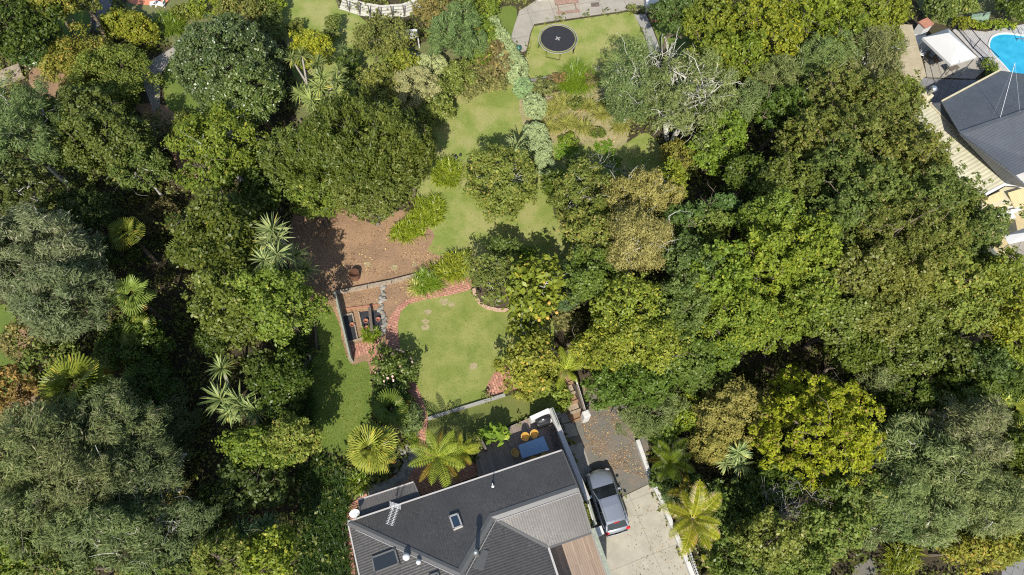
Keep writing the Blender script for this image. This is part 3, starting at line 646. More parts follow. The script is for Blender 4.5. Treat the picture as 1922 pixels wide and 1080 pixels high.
sheet('back_lawn', [(525, 0), (600, -10), (660, 20), (700, 60), (700, 120), (640, 170), (560, 160), (540, 90), (520, 50)], .02, M['dry_lawn'], True, .04)
sheet('round_lawn', [(640, -40), (700, -10), (760, -4), (800, -12), (820, -60), (640, -60)], .024, M['dry_lawn'], False, .03)
sheet('crescent_lawn', [(325, 95), (352, 75), (420, 110), (420, 220), (350, 215), (318, 205), (306, 165), (310, 125)], .02, M['lush_lawn'], True, .02)
sheet('leafy_path', [(255, 200), (300, 195), (330, 215), (355, 290), (375, 330), (350, 340), (320, 290), (290, 240)], .014, M['soil'], True, .05)
sheet('bark_clearing', [(60, 130), (110, 110), (130, 150), (150, 175), (110, 190), (60, 165)], .014, M['soil'], True, .05)
sheet('shaded_lawn', [(85, 25), (170, 5), (175, 60), (150, 80), (100, 80)], .02, M['lush_lawn'], True, .05)
sheet('western_lawn', [(-40, 580), (14, 575), (32, 610), (30, 680), (24, 740), (-40, 760)], .02, M['lush_lawn'], True, .05)
sheet('sloping_grass', [(1700, -30), (1960, -30), (1960, 30), (1850, 50), (1790, 50), (1740, 40)], .02, M['rank_grass'], False, .05)
sheet('rough_grass', [(250, -20), (420, -20), (420, 60), (350, 90), (260, 60)], .016, M['rank_grass'], True, .05)
sheet('rough_garden_grass', [(560, 150), (640, 130), (900, 60), (980, 160), (820, 230), (620, 260), (560, 230)], .008, M['rank_grass'], True, .05)
sheet('leafy_bank', [(-40, 620), (60, 610), (90, 700), (50, 830), (-40, 850)], .012, M['soil'], True, .05)
inner = [(797, 834), (801, 812), (803, 785), (797, 760), (785, 730), (765, 690), (751, 650), (746, 612), (752, 585), (768, 571), (800, 562), (850, 553), (880, 545), (891, 534)]
outer = [(880, 520), (862, 531), (835, 541), (800, 549), (770, 559), (748, 573), (733, 592), (725, 622), (724, 652), (738, 682), (752, 708), (768, 738), (780, 768), (782, 800), (780, 836)]
sheet('brick_path', inner + outer, .04, M['brick'], jit=.012)
sheet('brick_paving', [(656, 650), (700, 636), (722, 650), (738, 682), (700, 690), (690, 664), (663, 672)], .034, M['brick2'])
sheet('brick_path', [(938, 690), (925, 703), (915, 722), (911, 748), (947, 738), (990, 722), (1000, 700), (960, 684)], .04, M['brick2'], jit=.01)
sheet('shaded_brick_path', [(782, 834), (800, 834), (805, 850), (890, 866), (905, 890), (780, 935), (672, 960), (660, 1010), (672, 1130), (655, 1130), (640, 1000), (650, 950), (730, 900), (775, 870)], .036, M['brick'])
sheet('path_edging', [(775, 842), (800, 842), (760, 905), (690, 930), (690, 915), (740, 895)], .05, M['stone'], jit=.05)
sheet('terrace_paving', [(965, 50), (975, 20), (1000, 5), (1050, -30), (1230, -60), (1232, -10), (1226, 12), (1195, 22), (1188, 18), (1040, 39), (1003, 45), (996, 60), (988, 95), (980, 98), (958, 75)], .03, M['old_concrete'])
sheet('concrete_path', [(1190, 27), (1212, 26), (1225, 55), (1240, 95), (1222, 110), (1208, 60)], .034, M['grey_concrete'])
sheet('garden_path', [(342, 78), (352, 88), (322, 112), (300, 140), (300, 200), (288, 210), (262, 140), (285, 112), (315, 95)], .028, M['old_concrete'])
sheet('dark_driveway', [(175, -20), (215, -20), (205, 30), (195, 62), (172, 58)], .03, M['dark_paving'])
sheet('orange_paving', [(222, -40), (330, -40), (318, 0), (300, 8), (270, 9), (240, 2)], .034, M['orange'], True)
sheet('gravel_drive', [(1040, 690), (1085, 690), (1120, 715), (1170, 740), (1215, 800), (1222, 906), (1166, 932), (1140, 985), (1118, 1000), (1109, 930), (1090, 880), (1070, 830), (1050, 790)], DZ + .02, M['gravel'])
sheet('concrete_drive', [(1222, 907), (1240, 950), (1262, 1000), (1300, 1075), (1320, 1130), (1140, 1130), (1118, 1002), (1140, 990), (1166, 934)], DZ + .03, M['concrete'])
for q in ([(1052, 799), (1076, 792), (1085, 816), (1061, 823)], [(1066, 838), (1091, 830), (1101, 854), (1111, 886), (1118, 900), (1096, 908)], [(1050, 778), (1070, 772), (1075, 789), (1056, 795)]):
    sheet('concrete_slab', q, DZ + .04, M['grey_concrete'], kind=None, label=['square grey concrete slab in the shade of the deck wall', 'long grey concrete slab ahead of the silver car', 'small grey concrete slab by the foot of the steps'][[1052, 1066, 1050].index(q[0][0])], cat='slab')
sheet('dark_terrace', [(1728, 140), (1738, 147), (1800, 150), (1850, 150), (1900, 170), (1860, 260), (1760, 260), (1700, 215)], .03, M['dark_paving'])
sheet('patio', [(1730, 90), (1740, 145), (1830, 148), (1850, 130), (1838, 110), (1780, 60)], .034, M['old_concrete'])
pool_deck = sheet('pool_deck', [(1786, 55), (1815, 56), (1850, 60), (1960, 38), (2060, 60), (2060, 200), (1900, 170), (1868, 140), (1848, 118), (1830, 100)], .05, M['grey_deck'])
poolo = [(1857, 88), (1861, 74), (1872, 67), (1890, 65), (1915, 68), (1950, 76), (2000, 100), (2015, 140), (1975, 165), (1925, 156), (1902, 142), (1880, 118), (1864, 102)]
pw = [tuple(P(a, b, .06)[:2]) for a, b in poolo]; pw = catmull(pw, 6); cxp = sum(p[0] for p in pw) / len(pw); cyp = sum(p[1] for p in pw) / len(pw)
pool = empty('swimming_pool', (cxp, cyp, 0), 0, 'kidney shaped blue swimming pool with a white rim set in grey boards', 'pool')
m = MB(); m.prism(pw, .04, .07); m.build('water', M['water'], pool)
m = MB(); n = len(pw); ow = [(x + (x - cxp) * .045, y + (y - cyp) * .07) for x, y in pw]
m.add([(x, y, .04) for x, y in pw] + [(x, y, .13) for x, y in pw] + [(x, y, .13) for x, y in ow] + [(x, y, .04) for x, y in ow], [f for i in range(n) for f in ((i, (i + 1) % n, (i + 1) % n + n, i + n), (i + n, (i + 1) % n + n, (i + 1) % n + 2 * n, i + 2 * n), (i + 2 * n, (i + 1) % n + 2 * n, (i + 1) % n + 3 * n, i + 3 * n))])
m.build('rim', M['white'], pool)
lad = P(1912, 72, .1); t = empty('pool_ladder', lad, .5, 'steel pool ladder at the far edge of the pool', 'ladder')
m = MB()
for s in (-.25, .25): m.tube([lad + Vector((s, .45, 0)), lad + Vector((s, .4, .8)), lad + Vector((s, 0, .95)), lad + Vector((s, -.25, .6)), lad + Vector((s, -.3, -.02))], .03, 6)
m.build('rail', M['steel'], t); m = MB(); m.box(lad + Vector((0, -.3, .25)), (.5, .12, .04)); m.build('tread', M['steel'], t)
# worn patches on the lawn
for (x, y, rr) in ((803, 586, .4), (799, 604, .38), (799, 615, .42), (889, 688, .42), (835, 566, .5), (848, 572, .35), (668, 480, 0), (690, 497, .4), (740, 502, .4), (778, 497, .3)):
    if rr:
        c = P(x, y, .034); m = MB(); m.prism([(c.x + rr * random.uniform(.5, .9) * math.cos(a), c.y + rr * random.uniform(.4, .75) * math.sin(a)) for a in np.linspace(0, 6.2, 14)[:-1]], .0, .034 + rr * .002)
        tag(m.build('bare_patch', mat_plain('dry_bare_earth', (.3, .25, .13), .9, 0, .3, 8, .4)), kind='structure')

# ------------------------------------------------------------------ the house at the bottom
ZE = 3.0
E1, E2 = P(655, 981, ZE), P(1053, 848, ZE); uu = (E2 - E1).normalized(); vv = Vector((uu.y, -uu.x, 0)); HR = math.atan2(uu.y, uu.x)
def HP(u, v, z): return E1 + uu * u + vv * v + Vector((0, 0, z - ZE))
def roof_panel(name, pts, mat, parent, eave, thick=.09):
    # pts world; eave = (a, b) direction of the gutter: corrugations run square to it
    pts = [Vector(p) for p in pts]; n = len(pts); nn = Vector((0, 0, 0))
    for i in range(1, n - 1): nn += (pts[i] - pts[0]).cross(pts[i + 1] - pts[0])
    if nn.z < 0: pts = pts[::-1]; nn = -nn
    nn.normalize(); e = Vector(eave).normalized(); me = bpy.data.meshes.new(name)
    vs = [tuple(p) for p in pts] + [tuple(p - nn * thick) for p in pts]
    tr = tessellate_polygon([[Vector((p.x, p.y, 0)) for p in pts]]); fs = []
    for a, b, c in tr:
        if (pts[b] - pts[a]).cross(pts[c] - pts[a]).z < 0: b, c = c, b
        fs += [(a, b, c), (c + n, b + n, a + n)]
    for i in range(n): j = (i + 1) % n; fs.append((i + n, j + n, j, i))
    M4 = Matrix.Translation(parent.location) @ parent.rotation_euler.to_matrix().to_4x4(); inv = M4.inverted()
    me.from_pydata([tuple(inv @ Vector(v)) for v in vs], [], fs); uvl = me.uv_layers.new(name='UVMap')
    for lp in me.loops:
        w = Vector(vs[lp.vertex_index]); uvl.data[lp.index].uv = (w.dot(e), w.z)
    me.update(); return link(name, me, mat, parent)
house = empty('house', HP(5, 8, 0), 0, 'low house with a charcoal corrugated hip roof, skylights and a flue', 'house')
tn = (4.76 - 3) / 4.83
def cz(v): return ZE + tn * v
roof_panel('roof', [HP(0, 0, 3), HP(13.4, 0, 3), HP(13.4, 2.45, cz(2.45)), HP(8.1, 2.45, cz(2.45)), HP(5.55, 4.83, 4.76)], M['roof'], house, uu)
roof_panel('roof', [HP(8.1, 2.45, cz(2.45)), HP(13.4, 2.45, cz(2.45)), HP(13.4, 4.95, 3), HP(10.7, 4.95, 3)], M['smooth_roof'], house, uu)
roof_panel('roof', [HP(8.1, 2.45, 3.89), HP(5.55, 4.83, 4.76), HP(5.55, 11, 4.76), HP(10.7, 11, 3), HP(10.7, 4.95, 3)], M['roof'], house, vv)
roof_panel('roof', [HP(0, 0, 3), HP(5.55, 4.83, 4.76), HP(5.55, 11, 4.76), HP(0, 11, 3)], M['roof'], house, vv)
def flashing(a, b, w=.32, parent=house, mat='flash', lift=.045, name='ridge_cap', h=.05):
    m = MB(); a, b = Vector(a), Vector(b); up = Vector((0, 0, lift)); m.bar(a + up, b + up, w, h); return m.build(name, M[mat], parent)
def ridge_v(a, b, n1, n2, w, parent=house, mat='flash', name='ridge_cap'):
    # folded cap: two wings lying on the two slopes
    a, b = Vector(a), Vector(b); m = MB(); up = Vector((0, 0, .05)); n1, n2 = Vector(n1), Vector(n2)
    vs = [a + up, b + up, b + up * .7 + n1 * w, a + up * .7 + n1 * w, b + up * .7 + n2 * w, a + up * .7 + n2 * w]
    vs += [v - Vector((0, 0, .03)) for v in vs]
    m.add(vs, [(0, 1, 2, 3), (1, 0, 5, 4), (6, 9, 8, 7), (7, 10, 11, 6), (3, 2, 8, 9), (4, 5, 11, 10), (0, 3, 9, 6), (0, 6, 11, 5), (1, 7, 8, 2), (1, 4, 10, 7)]); return m.build(name, M[mat], parent)
dn = Vector((0, 0, -tn))
ridge_v(HP(8.0, 2.45, cz(2.45)), HP(13.4, 2.45, cz(2.45)), -vv + dn, vv + dn, .24)
ridge_v(HP(8.1, 2.45, 3.89), HP(5.55, 4.83, 4.76), -vv + dn, uu + Vector((0, 0, -.342)), .3)
ridge_v(HP(.05, .05, 3.02), HP(5.55, 4.83, 4.76), -vv * .87 + dn * .87, -uu + Vector((0, 0, -.317)), .27)
ridge_v(HP(5.55, 4.83, 4.76), HP(5.55, 11, 4.76), uu + Vector((0, 0, -.342)), -uu + Vector((0, 0, -.317)), .24)
flashing(HP(8.2, 2.6, 3.85), HP(10.7, 4.95, 3.0), .16, name='valley_gutter', lift=.03, h=.03)
# pale edges of the roof sheets along hip and ridge
flashing(HP(8.15, 2.74, cz(2.16)), HP(13.4, 2.74, cz(2.16)), .035, mat='gutter', lift=.04, name='sheet_edge', h=.03)
flashing(HP(.3, .55, 3.1), HP(5.4, 4.98, 4.71), .035, mat='gutter', lift=.03, name='sheet_edge', h=.03)
flashing(HP(8.38, 2.62, 3.8), HP(5.85, 5.0, 4.66), .03, mat='gutter', lift=.03, name='sheet_edge', h=.03)
m = MB(); m.bar(HP(-.06, -.07, 2.96), HP(13.45, -.07, 2.96), .09, .1); m.build('gutter', M['gutter'], house)
m = MB(); m.bar(HP(-.07, 0, 2.95), HP(-.07, 11, 2.95), .08, .1); m.build('gutter', M['gutter'], house)
m = MB(); m.bar(HP(10.75, 5.0, 2.95), HP(10.75, 11, 2.95), .12, .11); m.build('gutter', M['gutter'], house)
m = MB(); m.bar(HP(13.43, -.05, 3.0), HP(13.43, 2.45, 3.9), .08, .16); m.bar(HP(13.43, 2.45, 3.9), HP(13.43, 5.0, 3.0), .08, .16); m.build('barge_board', M['flash'], house)
m = MB(); m.bar(HP(10.7, 5.02, 2.95), HP(13.45, 5.02, 2.95), .12, .1); m.build('gutter', M['flash'], house)
def wall(pts, z0, z1, name='wall', mat='white_wall', par=house):
    m = MB(); m.prism([tuple(p[:2]) for p in pts], z0, z1); return m.build(name, M[mat], par)
wall([HP(.5, .5, 0), HP(12.8, .5, 0), HP(12.8, 4.5, 0), HP(10.2, 4.5, 0), HP(10.2, 11, 0), HP(.5, 11, 0)], DZ, 2.93)
def roofpt(px, py, plane, h=0.0):
    z = 3.5
    for _ in range(12):
        q = P(px, py, z) - E1; z = (ZE + tn * q.dot(vv) if plane == 'C' else ZE + .317 * q.dot(uu)) + h
    return P(px, py, z)
# skylights
def skylight(px4, z, name, lab, off=.12, glass='sky_glass'):
    c = [roofpt(a, b, z, off) for a, b in px4]; m = MB(); n4 = (c[1] - c[0]).cross(c[2] - c[0]).normalized(); n4 = n4 if n4.z > 0 else -n4
    ctr = sum(c, Vector()) / 4
    for i in range(4):
        a, b = c[i], c[(i + 1) % 4]; q = (b - a).normalized() * .04; m.bar(a - q - n4 * .1, b + q - n4 * .1, .09, .3, n4)
    o = m.build('skylight', M['flash'] if 'large' in lab else M['gutter'], house)
    m = MB(); m.add([v + (ctr - v) * .04 + n4 * .02 for v in c] + [v + (ctr - v) * .04 - n4 * .02 for v in c], [(0, 1, 2, 3), (7, 6, 5, 4), (0, 4, 5, 1), (1, 5, 6, 2), (2, 6, 7, 3), (3, 7, 4, 0)])
    g = m.build('pane', M[glass], house); g.parent = o; return o
skylight([(844, 970), (859, 965), (867, 987), (852, 993)], 'C', 'skylight', 'small')
skylight([(699, 1047), (741, 1031), (749, 1058), (704, 1075)], 'D', 'skylight', 'large', glass='glass')
skylight([(806, 1081), (822, 1075), (830, 1100), (814, 1106)], 'D', 'skylight', 'large', glass='glass')
# lower lean-to roof
lt = [(672, 939), (776, 905), (790, 937), (676, 977)]; m = MB()
lp = [P(*lt[0], 2.6), P(*lt[1], 2.6), P(*lt[2], 2.5), P(*lt[3], 2.5)]
roof_panel('roof', lp, M['roof'], house, uu, .06)
m = MB(); m.bar(lp[0] + Vector((0, 0, .02)), lp[1] + Vector((0, 0, .02)), .07, .08); m.build('gutter', M['gutter'], house)
m = MB(); m.bar(lp[1], lp[2], .07, .08); m.build('barge_board', M['flash'], house)
mm = [lp[0].lerp(lp[2], .03), lp[1].lerp(lp[3], .03), lp[2].lerp(lp[0], .03), lp[3].lerp(lp[1], .03)]
wall([lp[0].lerp(lp[2], .06), lp[1].lerp(lp[3], .06), lp[2].lerp(lp[0], .02), lp[3].lerp(lp[1], .02)], 0, 2.4)
# roof vents, flue, pipe, aerial, dish
def vent(px, py, z, r, h, label):
    c = roofpt(px, py, 'D', h); z = c.z - h; c.z = z; t = empty('roof_vent', c, 0, label, 'vent', 'roof vents'); m = MB(); m.lathe((c.x, c.y, z - .3), [(r * .55, 0), (r * .5, h * .7 + .3)], 14); m.build('pipe', M['alu'], t)
    m = MB(); m.lathe((c.x, c.y, z + h * .6), [(r * .6, 0), (r, r * .15), (r * 1.02, r * .5), (r * .85, r * .95), (r * .5, r * 1.3), (r * .1, r * 1.42)], 20); m.build('dome', M['white'], t, smooth=True)
vent(762, 1045, 4.45, .21, .45, 'larger white domed vent beside the big skylight')
vent(785, 1055, 4.6, .14, .4, 'smaller white domed vent nearer the ridge')
c = P(893, 1037, 5.65); c = Vector((c.x, c.y, 4.2)); t = empty('flue', c, 0, 'tall dark flue with a steel cowl standing on the roof ridge', 'flue')
m = MB(); m.lathe((c.x, c.y, 4.0), [(.2, .0), (.2, .35), (.12, .5), (.115, 1.6)], 18); m.build('pipe', M['flash'], t, smooth=True)
m = MB(); m.lathe((c.x, c.y, 5.6), [(.17, 0), (.17, .2), (.1, .3), (.05, .36)], 18); m.build('cowl', M['steel'], t, smooth=True)
m = MB(); m.bar(HP(7.1, 4.0, 4.2), HP(6.5, 4.9, 4.5), .7, .04); m.build('base_flashing', M['flash'], t)
c = P(925, 913, 3.45); t = MB(); t.tube([c - Vector((0, 0, .1)), c + Vector((0, 0, .9))], .03, 8); t.lathe((c.x, c.y, c.z), [(.1, 0), (.05, .08)], 10); tag(t.build('vent_pipe', M['white'], None, c), 'thin white vent pipe standing near the upper gutter', 'pipe')
c = P(671, 973, 2.9); t = empty('satellite_dish', c, 0, 'white satellite dish on the corner of the charcoal roof', 'satellite dish')
m = MB(); dc = P(665, 963, 3.45); m.tube([c, c + Vector((0, 0, .35)), dc], .025, 6); m.build('arm', M['steel'], t)
m = MB(); q = Vector((.5, -.9, 1)).normalized().to_track_quat('Z', 'Y').to_matrix(); n = 24; vs = [dc]; 
for rr, dz in ((.12, .01), (.22, .03), (.3, .06)):
    vs += [dc + q @ Vector((rr * math.cos(2 * math.pi * k / n), rr * .9 * math.sin(2 * math.pi * k / n), dz)) for k in range(n)]
fs = [(0, 1 + k, 1 + (k + 1) % n) for k in range(n)]
for rg in range(2): fs += [(1 + rg * n + k, 1 + (rg + 1) * n + k, 1 + (rg + 1) * n + (k + 1) % n, 1 + rg * n + (k + 1) % n) for k in range(n)]
m.add(vs, fs); o = m.build('reflector', M['white'], t, smooth=True); sm = o.modifiers.new('thickness', 'SOLIDIFY'); sm.thickness = .02
m = MB(); m.tube([dc + q @ Vector((0, -.36, .05)), dc + q @ Vector((0, -.1, .42))], .012, 5); m.box(dc + q @ Vector((0, -.1, .44)), (.08, .08, .1)); m.build('receiver', M['gutter'], t)
c = P(739, 958, 3.15); t = empty('aerial', c, 0, 'pale television aerial lying over the gutter of the charcoal roof', 'aerial'); m = MB(); m.tube([c, c + Vector((0, 0, 1.5))], .025, 6); m.build('mast', M['alu'], t)
a, b = P(742, 953, 4.55), P(731, 985, 4.4); m = MB(); sd_ = (b - a).normalized().cross(Vector((0, 0, 1)))
for s in (-.13, .13):
    m.tube([a + sd_ * s, b + sd_ * s], .014, 5)
    for k in range(12): p = a.lerp(b, k / 11) + sd_ * s; m.tube([p - sd_ * .11, p + sd_ * .11], .011, 4)
m.build('boom', M['alu'], t); m = MB(); q1 = sd_ * .32
for k in range(5): m.tube([a - q1 + Vector((0, .05 * k, .1 + .03 * k)), a + q1 + Vector((0, .05 * k, .1 + .03 * k))], .014, 4)
for s in (-1, -.4, .4, 1): m.tube([a + q1 * s, a + q1 * s + Vector((0, .24, .24))], .012, 4)
m.build('reflector', M['alu'], t)

# ------------------------------------------------------------------ decks, walls and steps by the house
DK = .35
dp = [tuple(P(a, b, DK)[:2]) for a, b in ((893, 866), (900, 838), (958, 801), (1034, 768), (1062, 850), (1072, 890), (905, 950))]
deck = empty('timber_deck', (dp[0][0], dp[0][1], 0), 0, 'dark weathered timber deck between the charcoal roof and the terrace lawn', 'deck'); m = MB(); m.prism(dp, -.3, DK); m.build('boards', M['deck'], deck)
m = MB()
for a, b in zip(dp[:3], dp[1:4]): m.bar((*a, DK - .09), (*b, DK - .09), .05, .2)
m.build('edge_board', M['timber'], deck)
OPEN.append(dp)
WT = DK + 1.1
def strip(p, q, z0, z1, w, mat, name, parent=None, both=None):
    m = MB(); a, b = Vector(p), Vector(q); m.bar((a.x, a.y, (z0 + z1) / 2), (b.x, b.y, (z0 + z1) / 2), w, z1 - z0); return m
w1, w2 = P(1034, 768, WT), P(1104, 938, WT)
t = empty('deck_wall', (w1.x, w1.y, DZ), 0, 'long white wall with a pale cap between the deck and the driveway', 'wall')
strip(w1, w2, DZ, WT - .05, .2, None, None).build('wall', M['white_wall'], t); m = MB(); m.bar(w1 + Vector((0, .05, 0)), w2, .3, .06); m.build('cap', M['gutter'], t)
m = MB(); sdw = (w2 - w1).normalized().cross(Vector((0, 0, 1)))
for k in range(6): a = w1.lerp(w2, .02 + .035 * k) ; m.box((a.x, a.y, WT + .12), (.05, .05, .2), .3)
m.bar(w1 + Vector((0, 0, .24)), w1.lerp(w2, .22) + Vector((0, 0, .24)), .07, .05); m.build('handrail', M['green_timber'], t)
w0 = P(996, 786, WT - .1); t = empty('low_white_wall', (w0.x, w0.y, 0), 0, 'thick white wall behind the covered barbecue', 'wall'); strip(w0, w1 - (w1 - w0).normalized() * .12, -.2, WT - .1, .3, 0, 0).build('wall', M['white'], t)
# lower brown deck with its wall
bd = [tuple(P(a, b, DK)[:2]) for a, b in ((1030, 1020), (1112, 992), (1150, 1100), (1060, 1130))]; t = empty('brown_deck', (*bd[0], 0), 0, 'reddish brown timber deck beside the concrete drive', 'deck'); OPEN.append(bd)
m = MB(); m.prism(bd, -.2, DK); m.build('boards', M['brown_deck'], t)
w3, w4 = P(1113, 992, WT), P(1152, 1102, WT); t = empty('deck_balustrade', (w3.x, w3.y, DZ), 0, 'grey green balustrade wall beside the brown deck', 'wall'); strip(w3, w4, DZ, WT - .05, .18, 0, 0).build('wall', M['white_wall'], t)
m = MB(); m.bar(w3, w4, .26, .06); m.build('cap', M['green_timber'], t)
w5, w6 = P(1105, 936, WT), P(1119, 983, WT); t = empty('planter', (w5.x, w5.y, DZ), 0, 'narrow planter of small plants between the roof end and the car', 'planter')
strip(w5, w6, DZ, WT - .5, .2, 0, 0).build('wall', M['white_wall'], t); m = MB(); q = (w6 - w5).normalized().cross(Vector((0, 0, 1))) 
for s, a_ in ((-.0, w5), (-.42, w5)): m.bar(w5 - q * s * 1.0 + Vector((0, 0, -.4)), w6 - q * s + Vector((0, 0, -.4)), .09, .12)
m.build('rail', M['green_timber'], t); me = clump_mesh('foliage', [tuple((w5.lerp(w6, f) - q * -.2 + Vector((0, 0, -.7))) - t.location) for f in np.linspace(.05, .95, 10)], 14, .28, .06, 'mid', RP); link('foliage', me, None, t)
# a low step block
c = P(1117, 1000, .0); m = MB(); m.box((c.x, c.y, -.4), (1.0, .5, 1.2), HR); tag(m.build('white_block', M['white'], None, (c.x, c.y, -1)), 'white rounded block at the end of the planter behind the car', 'block')
# walls of the drive
t = empty('retaining_wall', P(1197, 830, DZ), 0, 'low white concrete wall along the right edge of the gravel drive', 'wall'); m = MB()
pl = [P(1197, 826, DZ + .45), P(1222, 898, DZ + .45), P(1247, 950, DZ + .45), P(1285, 1040, DZ + .45), P(1312, 1110, DZ + .45)]
for a, b in zip(pl, pl[1:]): m.bar((a.x, a.y, DZ + .2), (b.x, b.y, DZ + .2), .28, .55)
m.build('wall', M['white_wall'], t)
t = empty('picket_fence', P(1290, 1025, DZ), 0, 'white picket fence at the bottom edge beside the drive', 'fence'); a, b = P(1294, 1030, DZ + .9), P(1318, 1100, DZ + .9); a.z = b.z = 0; L_ = (b - a).length
m = MB()
for z in (.3, .8): m.bar(a + Vector((0, 0, DZ + z)), b + Vector((0, 0, DZ + z)), .05, .08)
for k in range(int(L_ / .16)): p = a.lerp(b, k * .16 / L_); m.box((p.x, p.y, DZ + .5), (.03, .09, 1.0), math.atan2(b.y - a.y, b.x - a.x) + math.pi / 2)
m.build('pickets', M['white'], t)
# steps and timber wall up from the drive
t = empty('garden_steps', P(1080, 765, DZ), 0, 'brown leaf covered steps climbing beside the timber rail', 'steps')
for k, (a, b) in enumerate((((1073, 792), (1095, 783)), ((1070, 775), (1090, 768)), ((1067, 758), (1085, 751)), ((1063, 741), (1080, 735)), ((1058, 722), (1076, 716)))):
    z = DZ + .35 + .45 * k; p, q = P(*a, z), P(*b, z); m = MB(); m.bar(p - Vector((0, 0, .25)), q - Vector((0, 0, .25)), .12, .5); up_ = Vector((-.22, .5, -.06)); m.bar(p + up_ + Vector((0, 0, -.25)), q + up_ + Vector((0, 0, -.25)), .95, .44)
    m.build('step', M['timber'] if k % 2 else M['soil'], t)
t = empty('timber_rail', P(1090, 745, DZ), 0, 'grey timber side wall of the steps ending in a white post', 'wall'); a, b = P(1079, 712, .1), P(1097, 772, -1.3)
m = MB(); m.bar(a - Vector((0, 0, .7)), b - Vector((0, 0, .7)), .12, 1.4); m.build('side_wall', M['dark_timber'], t); m = MB(); m.bar(a + Vector((.06, 0, .03)), b + Vector((.06, 0, .03)), .1, .08); m.build('cap', M['gutter'], t)
c = P(1101, 776, -1.0); m = MB(); m.box((c.x, c.y, DZ + .75), (.5, .5, 1.6), .4, bev=.05); m.build('end_post', M['white_wall'], t)
a, b = P(1032, 650, .6), P(1060, 682, .3); m = MB(); m.bar(a, b, .14, .14); tag(m.build('fallen_pole', M['timber'], None, a), 'grey timber pole leaning in the shrubs above the tree fern', 'pole')
a, b = P(1062, 662, .15), P(1084, 655, .15); m = MB(); m.bar(a, b, .22, .2); m.bar(a + Vector((.1, .45, .1)), b + Vector((.1, .45, .1)), .22, .2); tag(m.build('path_step', M['timber'], None, a), 'two timber treads on the leafy path above the steps', 'steps')
# lawn retaining wall
pl = [P(803, 786, .2), P(870, 765, .2), P(948, 741, .2)]; m = MB()
for a, b in zip(pl, pl[1:]): m.bar((a.x, a.y, .06), (b.x, b.y, .06), .2, .34)
tag(m.build('lawn_wall', M['grey_concrete'], None, pl[0]), 'thin grey concrete wall dividing the round lawn from the terrace lawn', 'wall')
# raised beds corner
t = empty('side_fence', P(642, 610, 0), 0, 'grey green timber fence down the left of the black covered beds', 'fence'); a, b = P(628, 548, 1.0), P(657, 672, 1.0); m = MB(); m.bar(a - Vector((0, 0, .5)), b - Vector((0, 0, .5)), .12, 1.0); m.build('boards', M['green_timber'], t)
m = MB()
for f in (.0, .25, .5, .75, 1.0): p = a.lerp(b, f); m = MB(); m.box((p.x - .1, p.y, .5), (.1, .1, 1.02), .2); m.build('post', M['timber'], t)
pl = [(630, 549), (690, 537), (735, 528), (785, 515), (845, 503), (868, 497)]; t = empty('sleeper_edging', P(630, 549, 0), 0, 'long pale timber sleeper edging between the bark ground and the beds', 'edging')
for a, b in zip(pl, pl[1:]): p, q = P(*a, .25), P(*b, .25); m = MB(); m.bar(p - Vector((0, 0, .12)), q.lerp(p, .02) - Vector((0, 0, .12)), .24, .28); m.build('sleeper', M['timber'], t)
def beam(p, q, z, w, h, mat, name, label, cat): a, b = P(*p, z), P(*q, z); m = MB(); m.bar(a - Vector((0, 0, h / 2)), b - Vector((0, 0, h / 2)), w, h); return tag(m.build(name, M[mat], None, a), label, cat)
sheet('weed_mat', [(643, 592), (661, 588), (671, 636), (653, 642)], .06, M['weed'], kind=None, label='left bed covered in black weed mat', cat='garden bed')
sheet('weed_mat', [(675, 586), (708, 583), (716, 593), (722, 608), (718, 620), (704, 626), (683, 630)], .06, M['weed'], kind=None, label='right bed covered in black weed mat, edged by stones', cat='garden bed')
beam((661, 588), (671, 636), .16, .08, .22, 'timber', 'bed_board', 'pale board on the right edge of the left black bed', 'board')
beam((673, 586), (683, 632), .16, .08, .22, 'timber', 'bed_board', 'pale board on the left edge of the right black bed', 'board')
beam((693, 576), (698, 622), .5, .2, .14, 'dark_timber', 'bed_beam', 'thick brown beam lying across the right black bed', 'beam')
beam((652, 643), (684, 633), .16, .09, .2, 'timber', 'bed_board', 'pale board closing the bottom of both black beds', 'board')
beam((641, 593), (661, 588), .18, .08, .16, 'timber', 'bed_board', 'short pale board at the top of the left black bed', 'board')
beam((645, 580), (708, 572), .1, .1, .1, 'terra', 'brick_edging', 'line of red bricks along the top of the beds', 'edging')
beam((590, 597), (594, 650), .2, .12, .2, 'dark_timber', 'lawn_edging', 'thin dark board on the left edge of the side lawn', 'edging')
st = [(709 + 13 * math.cos(a), 605 - 24 * math.sin(a)) for a in np.linspace(-1.2, 1.3, 14)] + [(704, 627), (712, 622), (718, 612)] + [(716, 535 + 6 * k) for k in range(8)] + [(721, 540 + 11 * k) for k in range(3)] + [(793 + random.uniform(-7, 5), 800 + 5.5 * k) for k in range(10)] + [(772 + random.uniform(-14, 16), 840 + 4 * k) for k in range(12)]
for i, (x, y) in enumerate(st):
    x += random.uniform(-1.5, 1.5); w = 0 if i < 17 else 1 if i < 28 else 2
    if w == 2: x -= 22
    c = P(x, y, .08); m = MB(); m.blob((c.x, c.y, .05), random.uniform(.09, .23), 8, .25, 1.25, .8, .55, random.random() * 3)
    tag(m.build('garden_stone', M['stone'], None, c), ['grey stone in the curved edge of the right black bed', 'grey stone in the row running up from the black beds', 'grey stone in the rock edging beside the fan palm'][w], 'stone', ['stones round the right bed', 'stones in the row', 'stones beside the fan palm'][w])
